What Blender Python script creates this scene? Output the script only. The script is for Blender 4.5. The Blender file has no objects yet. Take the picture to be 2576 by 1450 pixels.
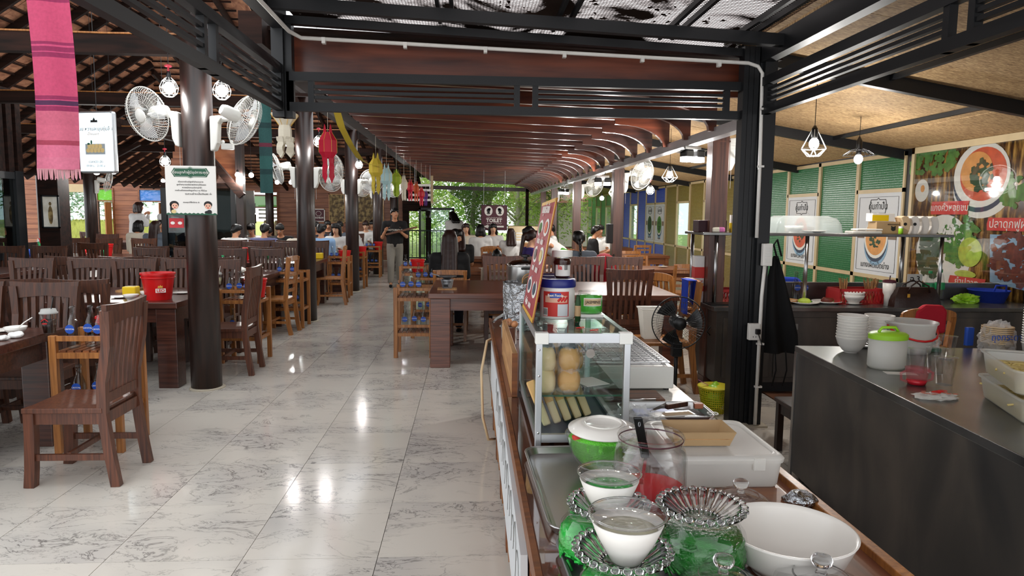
import bpy, bmesh, math, random
from mathutils import Vector, Matrix, Euler, noise as mnoise
random.seed(7)
S = bpy.context.scene
COL = S.collection
PI = math.pi
# ------------------------------------------------------------------ camera
FPX, PITCH, YAW, ROLL, EYE = 1741.25, 0.10569, 0.06123, 0.01116, 1.5467
F_ = Vector((math.sin(YAW)*math.cos(PITCH), math.cos(YAW)*math.cos(PITCH), -math.sin(PITCH)))
R0 = Vector((math.cos(YAW), -math.sin(YAW), 0)); U0 = R0.cross(F_)
R_ = R0*math.cos(ROLL)+U0*math.sin(ROLL); U_ = -R0*math.sin(ROLL)+U0*math.cos(ROLL)
cd = bpy.data.cameras.new('camera'); cam = bpy.data.objects.new('camera', cd); COL.objects.link(cam)
cam.matrix_world = Matrix(((R_.x, U_.x, -F_.x, 0), (R_.y, U_.y, -F_.y, 0), (R_.z, U_.z, -F_.z, EYE), (0, 0, 0, 1)))
cd.sensor_width = 36; cd.lens = FPX/2576*36; cd.clip_start = 0.02; cd.clip_end = 400
S.camera = cam
# ------------------------------------------------------------------ world (bright overcast sky) and exposure
w = bpy.data.worlds.new('overcast_sky'); S.world = w; w.use_nodes = True
wn = w.node_tree; wn.nodes.clear()
wo = wn.nodes.new('ShaderNodeOutputWorld'); wb = wn.nodes.new('ShaderNodeBackground')
wb.inputs[0].default_value = (0.95, 0.97, 1.0, 1); wb.inputs[1].default_value = 1.15
wn.links.new(wb.outputs[0], wo.inputs[0])
S.view_settings.view_transform = 'Standard'; S.view_settings.look = 'None'
S.view_settings.gamma = 1.0; S.view_settings.use_curve_mapping = False
S.view_settings.exposure = 1.05
S.cycles.max_bounces = 10; S.cycles.transparent_max_bounces = 24; S.cycles.transmission_bounces = 10
S.cycles.sample_clamp_indirect = 4.0; S.cycles.caustics_reflective = False; S.cycles.caustics_refractive = False
S.cycles.use_denoising = True
LAMP_W = 22.0      # watts of the small caged bulbs

def at(px, py, **k):
    """Point of the place seen at a pixel of the 2576x1450 photograph, on the plane x=, y= or z=."""
    d = F_ + R_*((px-1288)/FPX) - U_*((py-725)/FPX)
    a, v = list(k.items())[0]; i = 'xyz'.index(a); o = Vector((0, 0, EYE))
    return o + d*((v-o[i])/d[i])

# ------------------------------------------------------------------ materials
MATS = {}
def newmat(name):
    m = bpy.data.materials.new(name); m.use_nodes = True; MATS[name] = m
    return m, m.node_tree.nodes, m.node_tree.links, m.node_tree.nodes['Principled BSDF']
def rgb(c):
    if isinstance(c, str):
        c = [int(c[i:i+2], 16)/255 for i in (0, 2, 4)]
        c = [x/12.92 if x <= .04045 else ((x+.055)/1.055)**2.4 for x in c]
    return (c[0], c[1], c[2], 1)
def plain(name, c, rough=.5, metal=0, trans=0, ior=1.45, var=.06, sc=6, bump=0, emit=0, sub=0, alpha=1, coat=0):
    m, n, l, b = newmat(name); c = rgb(c)
    b.inputs['Roughness'].default_value = rough; b.inputs['Metallic'].default_value = metal
    b.inputs['Transmission Weight'].default_value = trans; b.inputs['IOR'].default_value = ior
    b.inputs['Alpha'].default_value = alpha; b.inputs['Coat Weight'].default_value = coat
    if sub: b.inputs['Subsurface Weight'].default_value = sub; b.inputs['Subsurface Scale'].default_value = .02
    tc = n.new('ShaderNodeTexCoord'); nz = n.new('ShaderNodeTexNoise'); nz.inputs['Scale'].default_value = sc
    nz.inputs['Detail'].default_value = 3
    l.new(tc.outputs['Object'], nz.inputs['Vector'])
    mx = n.new('ShaderNodeMix'); mx.data_type = 'RGBA'
    mx.inputs[6].default_value = tuple(max(0, x*(1-var*2.2)) for x in c[:3])+(1,); mx.inputs[7].default_value = tuple(min(1, x*(1+var)) for x in c[:3])+(1,)
    l.new(nz.outputs['Fac'], mx.inputs[0]); l.new(mx.outputs[2], b.inputs['Base Color'])
    if bump:
        bp = n.new('ShaderNodeBump'); bp.inputs['Strength'].default_value = bump; bp.inputs['Distance'].default_value = .01
        nb = n.new('ShaderNodeTexNoise'); nb.inputs['Scale'].default_value = sc*6; l.new(tc.outputs['Object'], nb.inputs['Vector'])
        l.new(nb.outputs['Fac'], bp.inputs['Height']); l.new(bp.outputs[0], b.inputs['Normal'])
    if emit:
        b.inputs['Emission Color'].default_value = c; b.inputs['Emission Strength'].default_value = emit
    return m
def wood(name, c1, c2, axis=0, sc=3, rough=.4, coat=.15, stretch=9, bump=.08):
    m, n, l, b = newmat(name)
    tc = n.new('ShaderNodeTexCoord'); mp = n.new('ShaderNodeMapping'); s = [sc*stretch]*3; s[axis] = sc
    mp.inputs['Scale'].default_value = s
    oi = n.new('ShaderNodeObjectInfo'); ad = n.new('ShaderNodeVectorMath'); ad.operation = 'ADD'
    cm = n.new('ShaderNodeMath'); cm.operation = 'MULTIPLY'; cm.inputs[1].default_value = 37
    l.new(oi.outputs['Random'], cm.inputs[0]); l.new(tc.outputs['Object'], ad.inputs[0]); l.new(cm.outputs[0], ad.inputs[1])
    l.new(ad.outputs[0], mp.inputs['Vector'])
    n1 = n.new('ShaderNodeTexNoise'); n1.inputs['Scale'].default_value = 1; n1.inputs['Detail'].default_value = 6; n1.inputs['Distortion'].default_value = .5
    l.new(mp.outputs[0], n1.inputs['Vector'])
    rp = n.new('ShaderNodeValToRGB'); rp.color_ramp.elements[0].position = .3; rp.color_ramp.elements[1].position = .72
    rp.color_ramp.elements[0].color = rgb(c1); rp.color_ramp.elements[1].color = rgb(c2)
    l.new(n1.outputs['Fac'], rp.inputs[0]); l.new(rp.outputs[0], b.inputs['Base Color'])
    b.inputs['Roughness'].default_value = rough; b.inputs['Coat Weight'].default_value = coat; b.inputs['Coat Roughness'].default_value = .2
    bp = n.new('ShaderNodeBump'); bp.inputs['Strength'].default_value = bump; bp.inputs['Distance'].default_value = .005
    l.new(n1.outputs['Fac'], bp.inputs['Height']); l.new(bp.outputs[0], b.inputs['Normal'])
    return m
def glass(name, c=(1, 1, 1), rough=0.0, ior=1.3, tint=.92):
    """Thin clear glass/plastic: see-through with a fresnel gloss; lets daylight pass."""
    m, n, l, b = newmat(name); n.remove(b); o = n['Material Output']
    tr = n.new('ShaderNodeBsdfTransparent'); tr.inputs[0].default_value = (c[0]*tint, c[1]*tint, c[2]*tint, 1)
    gl = n.new('ShaderNodeBsdfGlossy'); gl.inputs['Roughness'].default_value = rough+.02
    fr = n.new('ShaderNodeLayerWeight'); fr.inputs[0].default_value = .22
    mt = n.new('ShaderNodeMath'); mt.operation = 'MULTIPLY_ADD'; mt.inputs[1].default_value = .5; mt.inputs[2].default_value = .03
    l.new(fr.outputs['Facing'], mt.inputs[0]); 
    mx = n.new('ShaderNodeMixShader'); l.new(mt.outputs[0], mx.inputs[0]); l.new(tr.outputs[0], mx.inputs[1]); l.new(gl.outputs[0], mx.inputs[2])
    l.new(mx.outputs[0], o.inputs[0]); return m
def frosted(name, c, op=.5, rough=.35):
    """Milky plastic: part see-through, part translucent body."""
    m, n, l, b = newmat(name); n.remove(b); o = n['Material Output']
    tr = n.new('ShaderNodeBsdfTransparent'); df = n.new('ShaderNodeBsdfPrincipled')
    df.inputs['Base Color'].default_value = rgb(c); df.inputs['Roughness'].default_value = rough
    tl = n.new('ShaderNodeBsdfTranslucent'); tl.inputs[0].default_value = rgb(c)
    m1 = n.new('ShaderNodeMixShader'); m1.inputs[0].default_value = .4; l.new(df.outputs[0], m1.inputs[1]); l.new(tl.outputs[0], m1.inputs[2])
    m2 = n.new('ShaderNodeMixShader'); m2.inputs[0].default_value = op; l.new(tr.outputs[0], m2.inputs[1]); l.new(m1.outputs[0], m2.inputs[2])
    l.new(m2.outputs[0], o.inputs[0]); return m
def emis(name, c, s):
    m, n, l, b = newmat(name); n.remove(b); e = n.new('ShaderNodeEmission'); e.inputs[0].default_value = rgb(c); e.inputs[1].default_value = s
    l.new(e.outputs[0], n['Material Output'].inputs[0]); return m
def ramp_mat(name, tex, stops, scale=(1, 1, 1), rough=.5, tscale=1, detail=4, bump=0, coord='Object', dist=0, metal=0):
    m, n, l, b = newmat(name); tc = n.new('ShaderNodeTexCoord'); mp = n.new('ShaderNodeMapping'); mp.inputs['Scale'].default_value = scale
    t = n.new('ShaderNodeTex'+tex); t.inputs['Scale'].default_value = tscale
    if 'Detail' in t.inputs: t.inputs['Detail'].default_value = detail
    if dist and 'Distortion' in t.inputs: t.inputs['Distortion'].default_value = dist
    l.new(tc.outputs[coord], mp.inputs[0]); l.new(mp.outputs[0], t.inputs['Vector'])
    rp = n.new('ShaderNodeValToRGB'); e = rp.color_ramp.elements
    while len(e) < len(stops): e.new(.5)
    for k, (p, c) in enumerate(stops): e[k].position = p; e[k].color = rgb(c)
    src = t.outputs.get('Fac') or t.outputs.get('Distance') or t.outputs[0]
    l.new(src, rp.inputs[0]); l.new(rp.outputs[0], b.inputs['Base Color'])
    b.inputs['Roughness'].default_value = rough; b.inputs['Metallic'].default_value = metal
    if bump:
        bp = n.new('ShaderNodeBump'); bp.inputs['Strength'].default_value = bump; bp.inputs['Distance'].default_value = .01
        l.new(src, bp.inputs['Height']); l.new(bp.outputs[0], b.inputs['Normal'])
    return m

def marble():
    m, n, l, b = newmat('marble')
    g = n.new('ShaderNodeNewGeometry'); oi = n.new('ShaderNodeObjectInfo')
    s1 = n.new('ShaderNodeVectorMath'); s1.operation = 'SCALE'; s1.inputs[3].default_value = 40
    cx = n.new('ShaderNodeCombineXYZ'); l.new(oi.outputs['Random'], cx.inputs[0]); l.new(oi.outputs['Random'], cx.inputs[1]); l.new(cx.outputs[0], s1.inputs[0])
    ad = n.new('ShaderNodeVectorMath'); ad.operation = 'ADD'; l.new(g.outputs['Position'], ad.inputs[0]); l.new(s1.outputs[0], ad.inputs[1])
    mp = n.new('ShaderNodeMapping'); mp.inputs['Rotation'].default_value = (0, 0, .6); mp.inputs['Scale'].default_value = (1, 2.1, 1); l.new(ad.outputs[0], mp.inputs[0])
    def vein(scale, dist, width, off):
        nz = n.new('ShaderNodeTexNoise'); nz.inputs['Scale'].default_value = scale; nz.inputs['Detail'].default_value = 6; nz.inputs['Roughness'].default_value = .62; nz.inputs['Distortion'].default_value = dist
        mo = n.new('ShaderNodeVectorMath'); mo.operation = 'ADD'; mo.inputs[1].default_value = (off, off*.7, 0); l.new(mp.outputs[0], mo.inputs[0]); l.new(mo.outputs[0], nz.inputs['Vector'])
        su = n.new('ShaderNodeMath'); su.operation = 'SUBTRACT'; su.inputs[1].default_value = .5; l.new(nz.outputs['Fac'], su.inputs[0])
        ab = n.new('ShaderNodeMath'); ab.operation = 'ABSOLUTE'; l.new(su.outputs[0], ab.inputs[0])
        mr = n.new('ShaderNodeMapRange'); mr.inputs[1].default_value = 0; mr.inputs[2].default_value = width; mr.inputs[3].default_value = 1; mr.inputs[4].default_value = 0; l.new(ab.outputs[0], mr.inputs[0])
        return mr
    v1 = vein(2.2, 1.0, .014, 0); v2 = vein(5.0, .7, .013, 9)
    ms = n.new('ShaderNodeTexNoise'); ms.inputs['Scale'].default_value = 1.7; ms.inputs['Detail'].default_value = 2; l.new(ad.outputs[0], ms.inputs['Vector'])
    mm = n.new('ShaderNodeMapRange'); mm.inputs[1].default_value = .44; mm.inputs[2].default_value = .68; l.new(ms.outputs['Fac'], mm.inputs[0])
    a1 = n.new('ShaderNodeMath'); a1.operation = 'MULTIPLY'; l.new(v2.outputs[0], a1.inputs[0]); l.new(mm.outputs[0], a1.inputs[1])
    m3 = n.new('ShaderNodeMapRange'); m3.inputs[1].default_value = .35; m3.inputs[2].default_value = .6; l.new(ms.outputs['Fac'], m3.inputs[0])
    a0 = n.new('ShaderNodeMath'); a0.operation = 'MULTIPLY'; l.new(v1.outputs[0], a0.inputs[0]); l.new(m3.outputs[0], a0.inputs[1])
    a2 = n.new('ShaderNodeMath'); a2.operation = 'MAXIMUM'; l.new(a0.outputs[0], a2.inputs[0]); l.new(a1.outputs[0], a2.inputs[1])
    cl = n.new('ShaderNodeMath'); cl.operation = 'MULTIPLY'; cl.inputs[1].default_value = .8; l.new(a2.outputs[0], cl.inputs[0])
    bs = n.new('ShaderNodeMix'); bs.data_type = 'RGBA'; bs.inputs[6].default_value = rgb('d8d3c9'); bs.inputs[7].default_value = rgb('c3bfb9'); l.new(mm.outputs[0], bs.inputs[0])
    mx = n.new('ShaderNodeMix'); mx.data_type = 'RGBA'; mx.inputs[7].default_value = rgb('4d4a48'); l.new(cl.outputs[0], mx.inputs[0]); l.new(bs.outputs[2], mx.inputs[6])
    l.new(mx.outputs[2], b.inputs['Base Color']); b.inputs['Roughness'].default_value = .13
    b.inputs['Specular IOR Level'].default_value = .55
    return m
marble()
wood('dark_wood', '160d0a', '341e17', 2, 2.5, .42, .15)
wood('dark_wood_x', '1c100b', '442820', 0, 2.5, .42, .2)
wood('chair_wood', '28140c', '5a3018', 2, 3, .5, .03, 24)
wood('chair_wood_warm', '3d2015', '70402a', 2, 3, .42, .12, 24)
wood('slab_wood', '2b1612', '5a3326', 0, 2, .3, .35, 24)
wood('slab_warm', '43231b', '7a4733', 0, 2, .3, .35, 24)
wood('teak', '7d4a20', 'b87a3e', 2, 3, .42, .15, 20)
wood('teak_dark', '5a2f16', '8c5226', 0, 3, .45, .1)
wood('red_wood', '3a1710', '7d4029', 0, 1.3, .33, .3)
wood('post_wood', '3a211a', '6b4233', 2, 1.6, .4, .2, 22)
wood('plank_wood', '6b3b26', '9a6240', 0, 1.3, .5, .1)
wood('pale_wood', '97805a', 'c8b088', 2, 3, .5, .1)
wood('board_wood', '9a6a3c', 'c99a63', 1, 3, .5, .1)
wood('counter_wood', '5a3020', '8a543a', 1, 2, .35, .3)
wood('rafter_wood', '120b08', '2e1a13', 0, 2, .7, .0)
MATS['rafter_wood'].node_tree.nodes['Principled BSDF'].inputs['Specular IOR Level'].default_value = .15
plain('black_steel', '131518', .45, .0, var=.2, sc=3, coat=.0)
plain('fan_white', 'e6e6e0', .35, var=.02); plain('black_plastic', '0d0d0e', .35)
plain('white_plastic', 'eceae4', .35, var=.03); plain('cream_paint', 'b9a47e', .5)
plain('steel', 'b9b9b8', .28, 1, var=.1, sc=2); plain('aluminium', 'c9cccf', .33, .75, var=.05)
plain('chrome', 'd8d8d8', .12, 1, var=.04)
plain('white_ceramic', 'e9e6df', .15, var=.02); plain('melamine', 'e7e3dc', .25, var=.02)
plain('red_plastic', 'd21a1c', .35, var=.05); plain('red_cloth', 'b5172c', .8); plain('blue_cloth', '1a3aa8', .85, bump=.3)
plain('clay_tile', '9a6247', .85, var=.35, sc=9, bump=.4)
ramp_mat('osb', 'Noise', [(.3, '7d6040'), (.5, 'b8966a'), (.72, 'e0c290')], (14, 60, 14), .8, 1.2, 5, .15, dist=1.5)
ramp_mat('dark_metal', 'Noise', [(.25, '303133'), (.5, '4b4743'), (.8, '6e655b')], (2.2, 2.2, 1.1), .42, 1.4, 7, .06, dist=.4, metal=.12)
ramp_mat('worktop', 'Noise', [(.3, '4a4a4a'), (.7, '8a8a88')], (2, 2, 2), .25, 1.4, 6, .02, metal=.7)
plain('paper', 'e8e6e0', .7, var=.02); plain('ink', '222222', .7); plain('dark_green', '22573f', .6)
plain('skin', 'c08a68', .55, var=.04, sub=.1); plain('skin_light', 'd8a888', .55, var=.04, sub=.1)
plain('hair', '0b0908', .42, var=.3); plain('hair_brown', '2c1610', .45, var=.3)
glass('clear_glass', tint=.97); glass('green_glass', (.86, .96, .92)); glass('smoke_glass', (.35, .42, .42), tint=.9)
frosted('milky', 'e4e6e2', .62); frosted('bag_film', 'f2f4f6', .3, .1); frosted('milky_dense', 'f4f3ee', .85)
emis('bulb', 'ffffff', 14.0)

# ------------------------------------------------------------------ geometry accumulator
class G:
    def __init__(s): s.v = []; s.f = []; s.mi = []
    def add(s, vs, fs, m=0):
        o = len(s.v); s.v += [tuple(p) for p in vs]; s.f += [tuple(i+o for i in q) for q in fs]; s.mi += [m]*len(fs); return s
    def box(s, x0, x1, y0, y1, z0, z1, m=0):
        vs = [(x, y, z) for z in (z0, z1) for y in (y0, y1) for x in (x0, x1)]
        return s.add(vs, [(0, 2, 3, 1), (4, 5, 7, 6), (0, 1, 5, 4), (2, 6, 7, 3), (0, 4, 6, 2), (1, 3, 7, 5)], m)
    def cbox(s, c, d, rot=None, m=0):
        g = G().box(-d[0]/2, d[0]/2, -d[1]/2, d[1]/2, -d[2]/2, d[2]/2, m)
        M = Matrix.Translation(c) @ (Euler(rot).to_matrix().to_4x4() if rot else Matrix())
        return s.merge(g, M)
    def beam(s, a, b, w, h, up=(0, 0, 1), m=0, w2=None, h2=None):
        a = Vector(a); b = Vector(b); d = (b-a); L = d.length; d.normalize(); u = Vector(up); x = d.cross(u)
        if x.length < 1e-4: x = d.cross(Vector((0, 1, 0)))
        x.normalize(); u = x.cross(d); vs = []
        for p, ww, hh in ((a, w, h), (b, w2 or w, h2 or h)):
            for sx, sy in ((-1, -1), (1, -1), (1, 1), (-1, 1)): vs.append(p+x*sx*ww/2+u*sy*hh/2)
        return s.add(vs, [(3, 2, 1, 0), (4, 5, 6, 7), (0, 1, 5, 4), (1, 2, 6, 5), (2, 3, 7, 6), (3, 0, 4, 7)], m)
    def tube(s, pts, r, n=8, closed=False, m=0):
        pts = [Vector(p) for p in pts]; N = len(pts); rs = r if isinstance(r, (list, tuple)) else [r]*N; vs = []; fs = []
        pd = None
        for i, p in enumerate(pts):
            d = (pts[(i+1) % N]-pts[i-1]) if closed or 0 < i < N-1 else (pts[1]-pts[0] if i == 0 else pts[-1]-pts[-2])
            d.normalize()
            if pd is None:
                x = d.cross(Vector((0, 0, 1)));
                if x.length < .1: x = d.cross(Vector((1, 0, 0)))
            else: x = px - d*px.dot(d)
            x.normalize(); px = x; pd = d; y = d.cross(x)
            for k in range(n):
                a = 2*PI*k/n; vs.append(p+(x*math.cos(a)+y*math.sin(a))*rs[i])
        for i in range(N if closed else N-1):
            j = (i+1) % N
            for k in range(n):
                q = (k+1) % n; fs.append((i*n+k, i*n+q, j*n+q, j*n+k))
        if not closed: fs.append(tuple(range(n-1, -1, -1))); fs.append(tuple((N-1)*n+k for k in range(n)))
        return s.add(vs, fs, m)
    def lathe(s, prof, n=24, c=(0, 0, 0), m=0, sx=1, sy=1, cap=True, wob=None):
        vs = []; fs = []; K = len(prof)
        for i, (r, z) in enumerate(prof):
            for k in range(n):
                a = 2*PI*k/n; rr = r*(wob(a, i) if wob else 1)
                vs.append((c[0]+rr*math.cos(a)*sx, c[1]+rr*math.sin(a)*sy, c[2]+z))
        for i in range(K-1):
            for k in range(n):
                q = (k+1) % n; fs.append((i*n+k, i*n+q, (i+1)*n+q, (i+1)*n+k))
        if cap:
            if prof[0][0] > 1e-5: fs.append(tuple(range(n-1, -1, -1)))
            if prof[-1][0] > 1e-5: fs.append(tuple((K-1)*n+k for k in range(n)))
        return s.add(vs, fs, m)
    def prism(s, poly, t, M=None, m=0):
        """2D polygon in local XZ, thickness t along Y."""
        n = len(poly); vs = [(x, -t/2, z) for x, z in poly]+[(x, t/2, z) for x, z in poly]
        fs = [tuple(range(n)), tuple(range(2*n-1, n-1, -1))]+[(i, i+n, (i+1) % n+n, (i+1) % n) for i in range(n)]
        if M is not None: vs = [M @ Vector(p) for p in vs]
        return s.add(vs, fs, m)
    def strip(s, rings, m=0, closed=False):
        """quads between rows of equal length."""
        n = len(rings[0]); vs = [p for r in rings for p in r]; fs = []
        for i in range(len(rings)-1):
            for k in range(n if closed else n-1):
                q = (k+1) % n; fs.append((i*n+k, i*n+q, (i+1)*n+q, (i+1)*n+k))
        return s.add(vs, fs, m)
    def ell(s, c, r, n=12, k=8, m=0, M=None):
        vs = [(0, 0, -1)]; fs = []
        for i in range(1, k):
            ph = -PI/2+PI*i/k
            for j in range(n): a = 2*PI*j/n; vs.append((math.cos(ph)*math.cos(a), math.cos(ph)*math.sin(a), math.sin(ph)))
        vs.append((0, 0, 1)); L = len(vs)-1
        for j in range(n):
            q = (j+1) % n; fs.append((0, 1+q, 1+j)); fs.append((L, L-n+j, L-n+q))
            for i in range(k-2): fs.append((1+i*n+j, 1+i*n+q, 1+(i+1)*n+q, 1+(i+1)*n+j))
        vs = [Vector((x*r[0], y*r[1], z*r[2])) for x, y, z in vs]
        if M is not None: vs = [M @ p for p in vs]
        return s.add([p+Vector(c) for p in vs], fs, m)
    def cap(s, a, ra, b, rb, n=10):
        """tapered capsule"""
        a = Vector(a); b = Vector(b); d = b-a; L = d.length; d.normalize()
        pts = []; rs = []
        for t in (-1, -.8, -.4): pts.append(a+d*ra*t); rs.append(max(.001, ra*math.sqrt(max(0, 1-t*t))))
        pts += [a, b]; rs += [ra, rb]
        for t in (.4, .8, 1): pts.append(b+d*rb*t); rs.append(max(.001, rb*math.sqrt(max(0, 1-t*t))))
        return s.tube(pts, rs, n)
    def merge(s, g, M=None):
        return s.add([M @ Vector(p) for p in g.v] if M is not None else g.v, g.f, 0) if not any(g.mi) else s._mm(g, M)
    def _mm(s, g, M):
        o = len(s.v); s.v += [tuple(M @ Vector(p)) if M is not None else p for p in g.v]; s.f += [tuple(i+o for i in q) for q in g.f]; s.mi += g.mi; return s
    def mesh(s, name, mats, smooth=False):
        me = bpy.data.meshes.new(name); me.from_pydata(s.v, [], s.f)
        for m in (mats if isinstance(mats, (list, tuple)) else [mats]): me.materials.append(MATS[m] if isinstance(m, str) else m)
        if any(s.mi): me.polygons.foreach_set('material_index', s.mi)
        bm = bmesh.new(); bm.from_mesh(me); bmesh.ops.recalc_face_normals(bm, faces=bm.faces); bm.to_mesh(me); bm.free()
        if smooth:
            me.shade_smooth()
            if smooth is not True: me.set_sharp_from_angle(angle=math.radians(smooth))
        return me

def part(name, g, mat, parent=None, smooth=False, label=None, bevel=0, kind=None, loc=None, rot=None):
    me = g.mesh(name, mat, smooth) if isinstance(g, G) else g
    o = bpy.data.objects.new(name, me); COL.objects.link(o)
    if parent is not None: o.parent = parent
    if label: o['label'] = label
    if kind: o['kind'] = kind
    if loc is not None: o.location = loc
    if rot is not None: o.rotation_euler = rot
    if bevel:
        b = o.modifiers.new('edge', 'BEVEL'); b.width = bevel; b.segments = 2; b.limit_method = 'ANGLE'
    return o
def tag(o, label, cat, group=None, kind=None):
    if label: o['label'] = label
    if cat: o['category'] = cat
    if group: o['group'] = group
    if kind: o['kind'] = kind
    return o
def thing(name, label, cat, loc=(0, 0, 0), rz=0, group=None, scale=None):
    o = bpy.data.objects.new(name, None); COL.objects.link(o); o.location = loc
    o.rotation_euler = rz if isinstance(rz, (tuple, Euler)) else (0, 0, rz); o.empty_display_size = .1
    if scale: o.scale = (scale,)*3
    return tag(o, label, cat, group)
def solo(name, g, mat, label, cat, loc=(0, 0, 0), rz=0, group=None, smooth=False, bevel=0):
    o = part(name, g, mat, None, smooth, None, bevel, None, loc, rz if isinstance(rz, tuple) else (0, 0, rz)); return tag(o, label, cat, group)
def structure(name, g=None, mat=None, smooth=False, parent=None, kind='structure', loc=None):
    if g is None:
        o = bpy.data.objects.new(name, None); COL.objects.link(o); o.empty_display_size = .1
        if parent is not None: o.parent = parent
    else: o = part(name, g, mat, parent, smooth)
    o['kind'] = kind
    if loc is not None: o.location = loc
    return o
KIDS = {}
def dup(root, loc, rz=None, label=None, group=None, scale=None):
    if root.name not in KIDS:
        KIDS[root.name] = [(c, [d for d in c.children]) for c in root.children]
    r = root.copy(); COL.objects.link(r); r.location = loc
    if rz is not None: r.rotation_euler = rz if isinstance(rz, tuple) else (0, 0, rz)
    if label: r['label'] = label
    if group: r['group'] = group
    if scale: r.scale = (scale,)*3
    for c, ds in KIDS[root.name]:
        k = c.copy(); COL.objects.link(k); k.parent = r
        for d in ds:
            e = d.copy(); COL.objects.link(e); e.parent = k
    return r
class Proto:
    """first use returns the original, later uses copies"""
    def __init__(s, root): s.root = root; s.used = False
    def put(s, loc, rz=0, label=None, group=None, scale=None):
        if s.used: return dup(s.root, loc, rz, label, group, scale)
        s.used = True; r = s.root; list_kids = None
        KIDS[r.name] = [(c, [d for d in c.children]) for c in r.children]
        r.location = loc; r.rotation_euler = rz if isinstance(rz, tuple) else (0, 0, rz)
        if label: r['label'] = label
        if group: r['group'] = group
        if scale: r.scale = (scale,)*3
        return r
TMPS = bpy.data.scenes.new('scratch'); FONT = None
def evald(o):
    """evaluated mesh of a temporary object, made in a scratch scene"""
    TMPS.collection.objects.link(o)
    with bpy.context.temp_override(scene=TMPS, view_layer=TMPS.view_layers[0]):
        dg = bpy.context.evaluated_depsgraph_get(); dg.update()
    me = bpy.data.meshes.new_from_object(o.evaluated_get(dg)); bpy.data.objects.remove(o); return me
def text(body, size, parent, mat, loc, rot=(PI/2, 0, 0), name='lettering', ext=.0006, align='CENTER', bold=0, shear=0, xs=1):
    c = bpy.data.curves.new(name, 'FONT'); c.body = body; c.size = size; c.extrude = ext; c.align_x = align; c.align_y = 'CENTER'; c.offset = bold; c.shear = shear
    c.resolution_u = 2
    me = evald(bpy.data.objects.new('tmp', c)); me.materials.clear(); me.materials.append(MATS[mat])
    o = bpy.data.objects.new(name, me); COL.objects.link(o); o.parent = parent; o.location = loc; o.rotation_euler = rot; o.scale = (xs, 1, 1)
    return o
def lamp(loc, power, size=.04, color=(1, .97, .93)):
    l = bpy.data.lights.new('bulb_light', 'POINT'); l.energy = power; l.shadow_soft_size = size; l.color = color
    o = bpy.data.objects.new('bulb_light', l); COL.objects.link(o); o.location = loc; return o
# ================================================================== THE SETTING
CY = [6.13, 9.96, 13.80, 17.62, 21.45]; CX = -2.31
# ---- floor: marble tiles 60 cm, laid in rows along the aisle
floor = structure('floor')
fb = G().box(-16, 5.3, -3.4, 23.2, -.3, -.0125)
plain('grout', '6a6661', .8); part('slab', fb, 'grout', floor)
tx0, ty0 = -.4102, 3.0091
tile_me = G().box(.0015, .5985, .0015, .5985, -.012, 0).mesh('tile', 'marble')
rest = G(); ntile = 0
for j in range(-9, 34):
    y = ty0+.6*j
    for i in range(-25, 9):
        x = tx0+.6*i
        if y+.6 > 23.2 or x < -15.8 or (x > 2.3 and y < 8.4) or x > 4.7: continue
        u0 = x/max(y+.6, .1)
        if 1.7 < y+.3 < 13.2 and -3.4 < x < 2.3 and not (.17 < x < .5 and y < 4.4) and not (.5 <= x < .6 and y < 3.6) and x > -.72*(y+.6)-.3 and x < .84*(y+.6) and ntile < 290:
            o = bpy.data.objects.new('tile', tile_me); COL.objects.link(o); o.location = (x, y, 0); o.parent = floor; ntile += 1
        else: rest.box(x+.0015, x+.5985, y+.0015, y+.5985, -.012, 0)
o = part('tile_field', rest, 'marble', floor); o['kind'] = 'stuff'
ramp_mat('brown_tile', 'Noise', [(.3, '4a2e20'), (.7, '7a5038')], (3, 3, 3), .5, 1, 4)
kf = G()
for i in range(6):
    for j in range(16): kf.box(2.6+i*.45+.003, 2.6+i*.45+.447, 1.0+j*.45+.003, 1.0+j*.45+.447, -.01, .002)
o = part('brown_tile_field', kf, 'brown_tile', floor); o['kind'] = 'stuff'
# cement collars round posts
plain('cement', 'b9b19f', .85, bump=.3)

# ---- round wooden columns of the hall
for k, y in enumerate(CY):
    c = thing('hall_column', ['thick round dark wooden column carrying the notice board and two fans', 'round dark column behind the teak ladder-back chair, second along the aisle', 'round dark column beside the side-on teak chair, third along the aisle', 'round dark column behind the walking waiter, fourth along the aisle', 'farthest round dark column of the aisle row, near the railing'][k], 'column', (CX, y, 0), 0, 'aisle columns'); c['kind'] = 'structure'
    part('shaft', G().lathe([(.128, .012), (.126, 1.5), (.122, 3.15)], 28), 'dark_wood', c, True)
    part('cement_collar', G().lathe([(.15, 0), (.148, .008), (.128, .014)], 24, wob=lambda a, i: 1+.04*math.sin(a*3+1)), 'cement', c, True)
for i, (x, y) in enumerate([(-8.3, 15.8), (-6.4, 22.7), (-6.6, 17.6), (-11.2, 19)]):
    c = structure('wall_left_post', G().lathe([(.13, 0), (.12, 3.3)], 20, (x, y, 0)), 'dark_wood', True)
# ---- wooden posts on the window side
for k, y in enumerate([6.13, 9.96, 13.8, 17.6, 20.2]):
    x = 2.2 if k == 0 else 2.12
    c = thing('veranda_post', ['square reddish wooden post behind the steel rack of the back counter', 'square wooden post beside the red stroller', 'square wooden post behind the bending man', 'slim square wooden post next to the lit globe lamp', 'slimmest wooden post at the garden end'][k], 'post', (x, y, 0), 0, 'square posts'); c['kind'] = 'structure'
    part('shaft', G().box(-.075, .075, -.075, .075, 0, 2.33), 'post_wood', c, bevel=.006)
    part('cap_moulding', G().box(-.08, .08, -.08, .08, 2.2, 2.215).box(-.08, .08, -.08, .08, 0, .1), 'post_wood', c)
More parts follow.
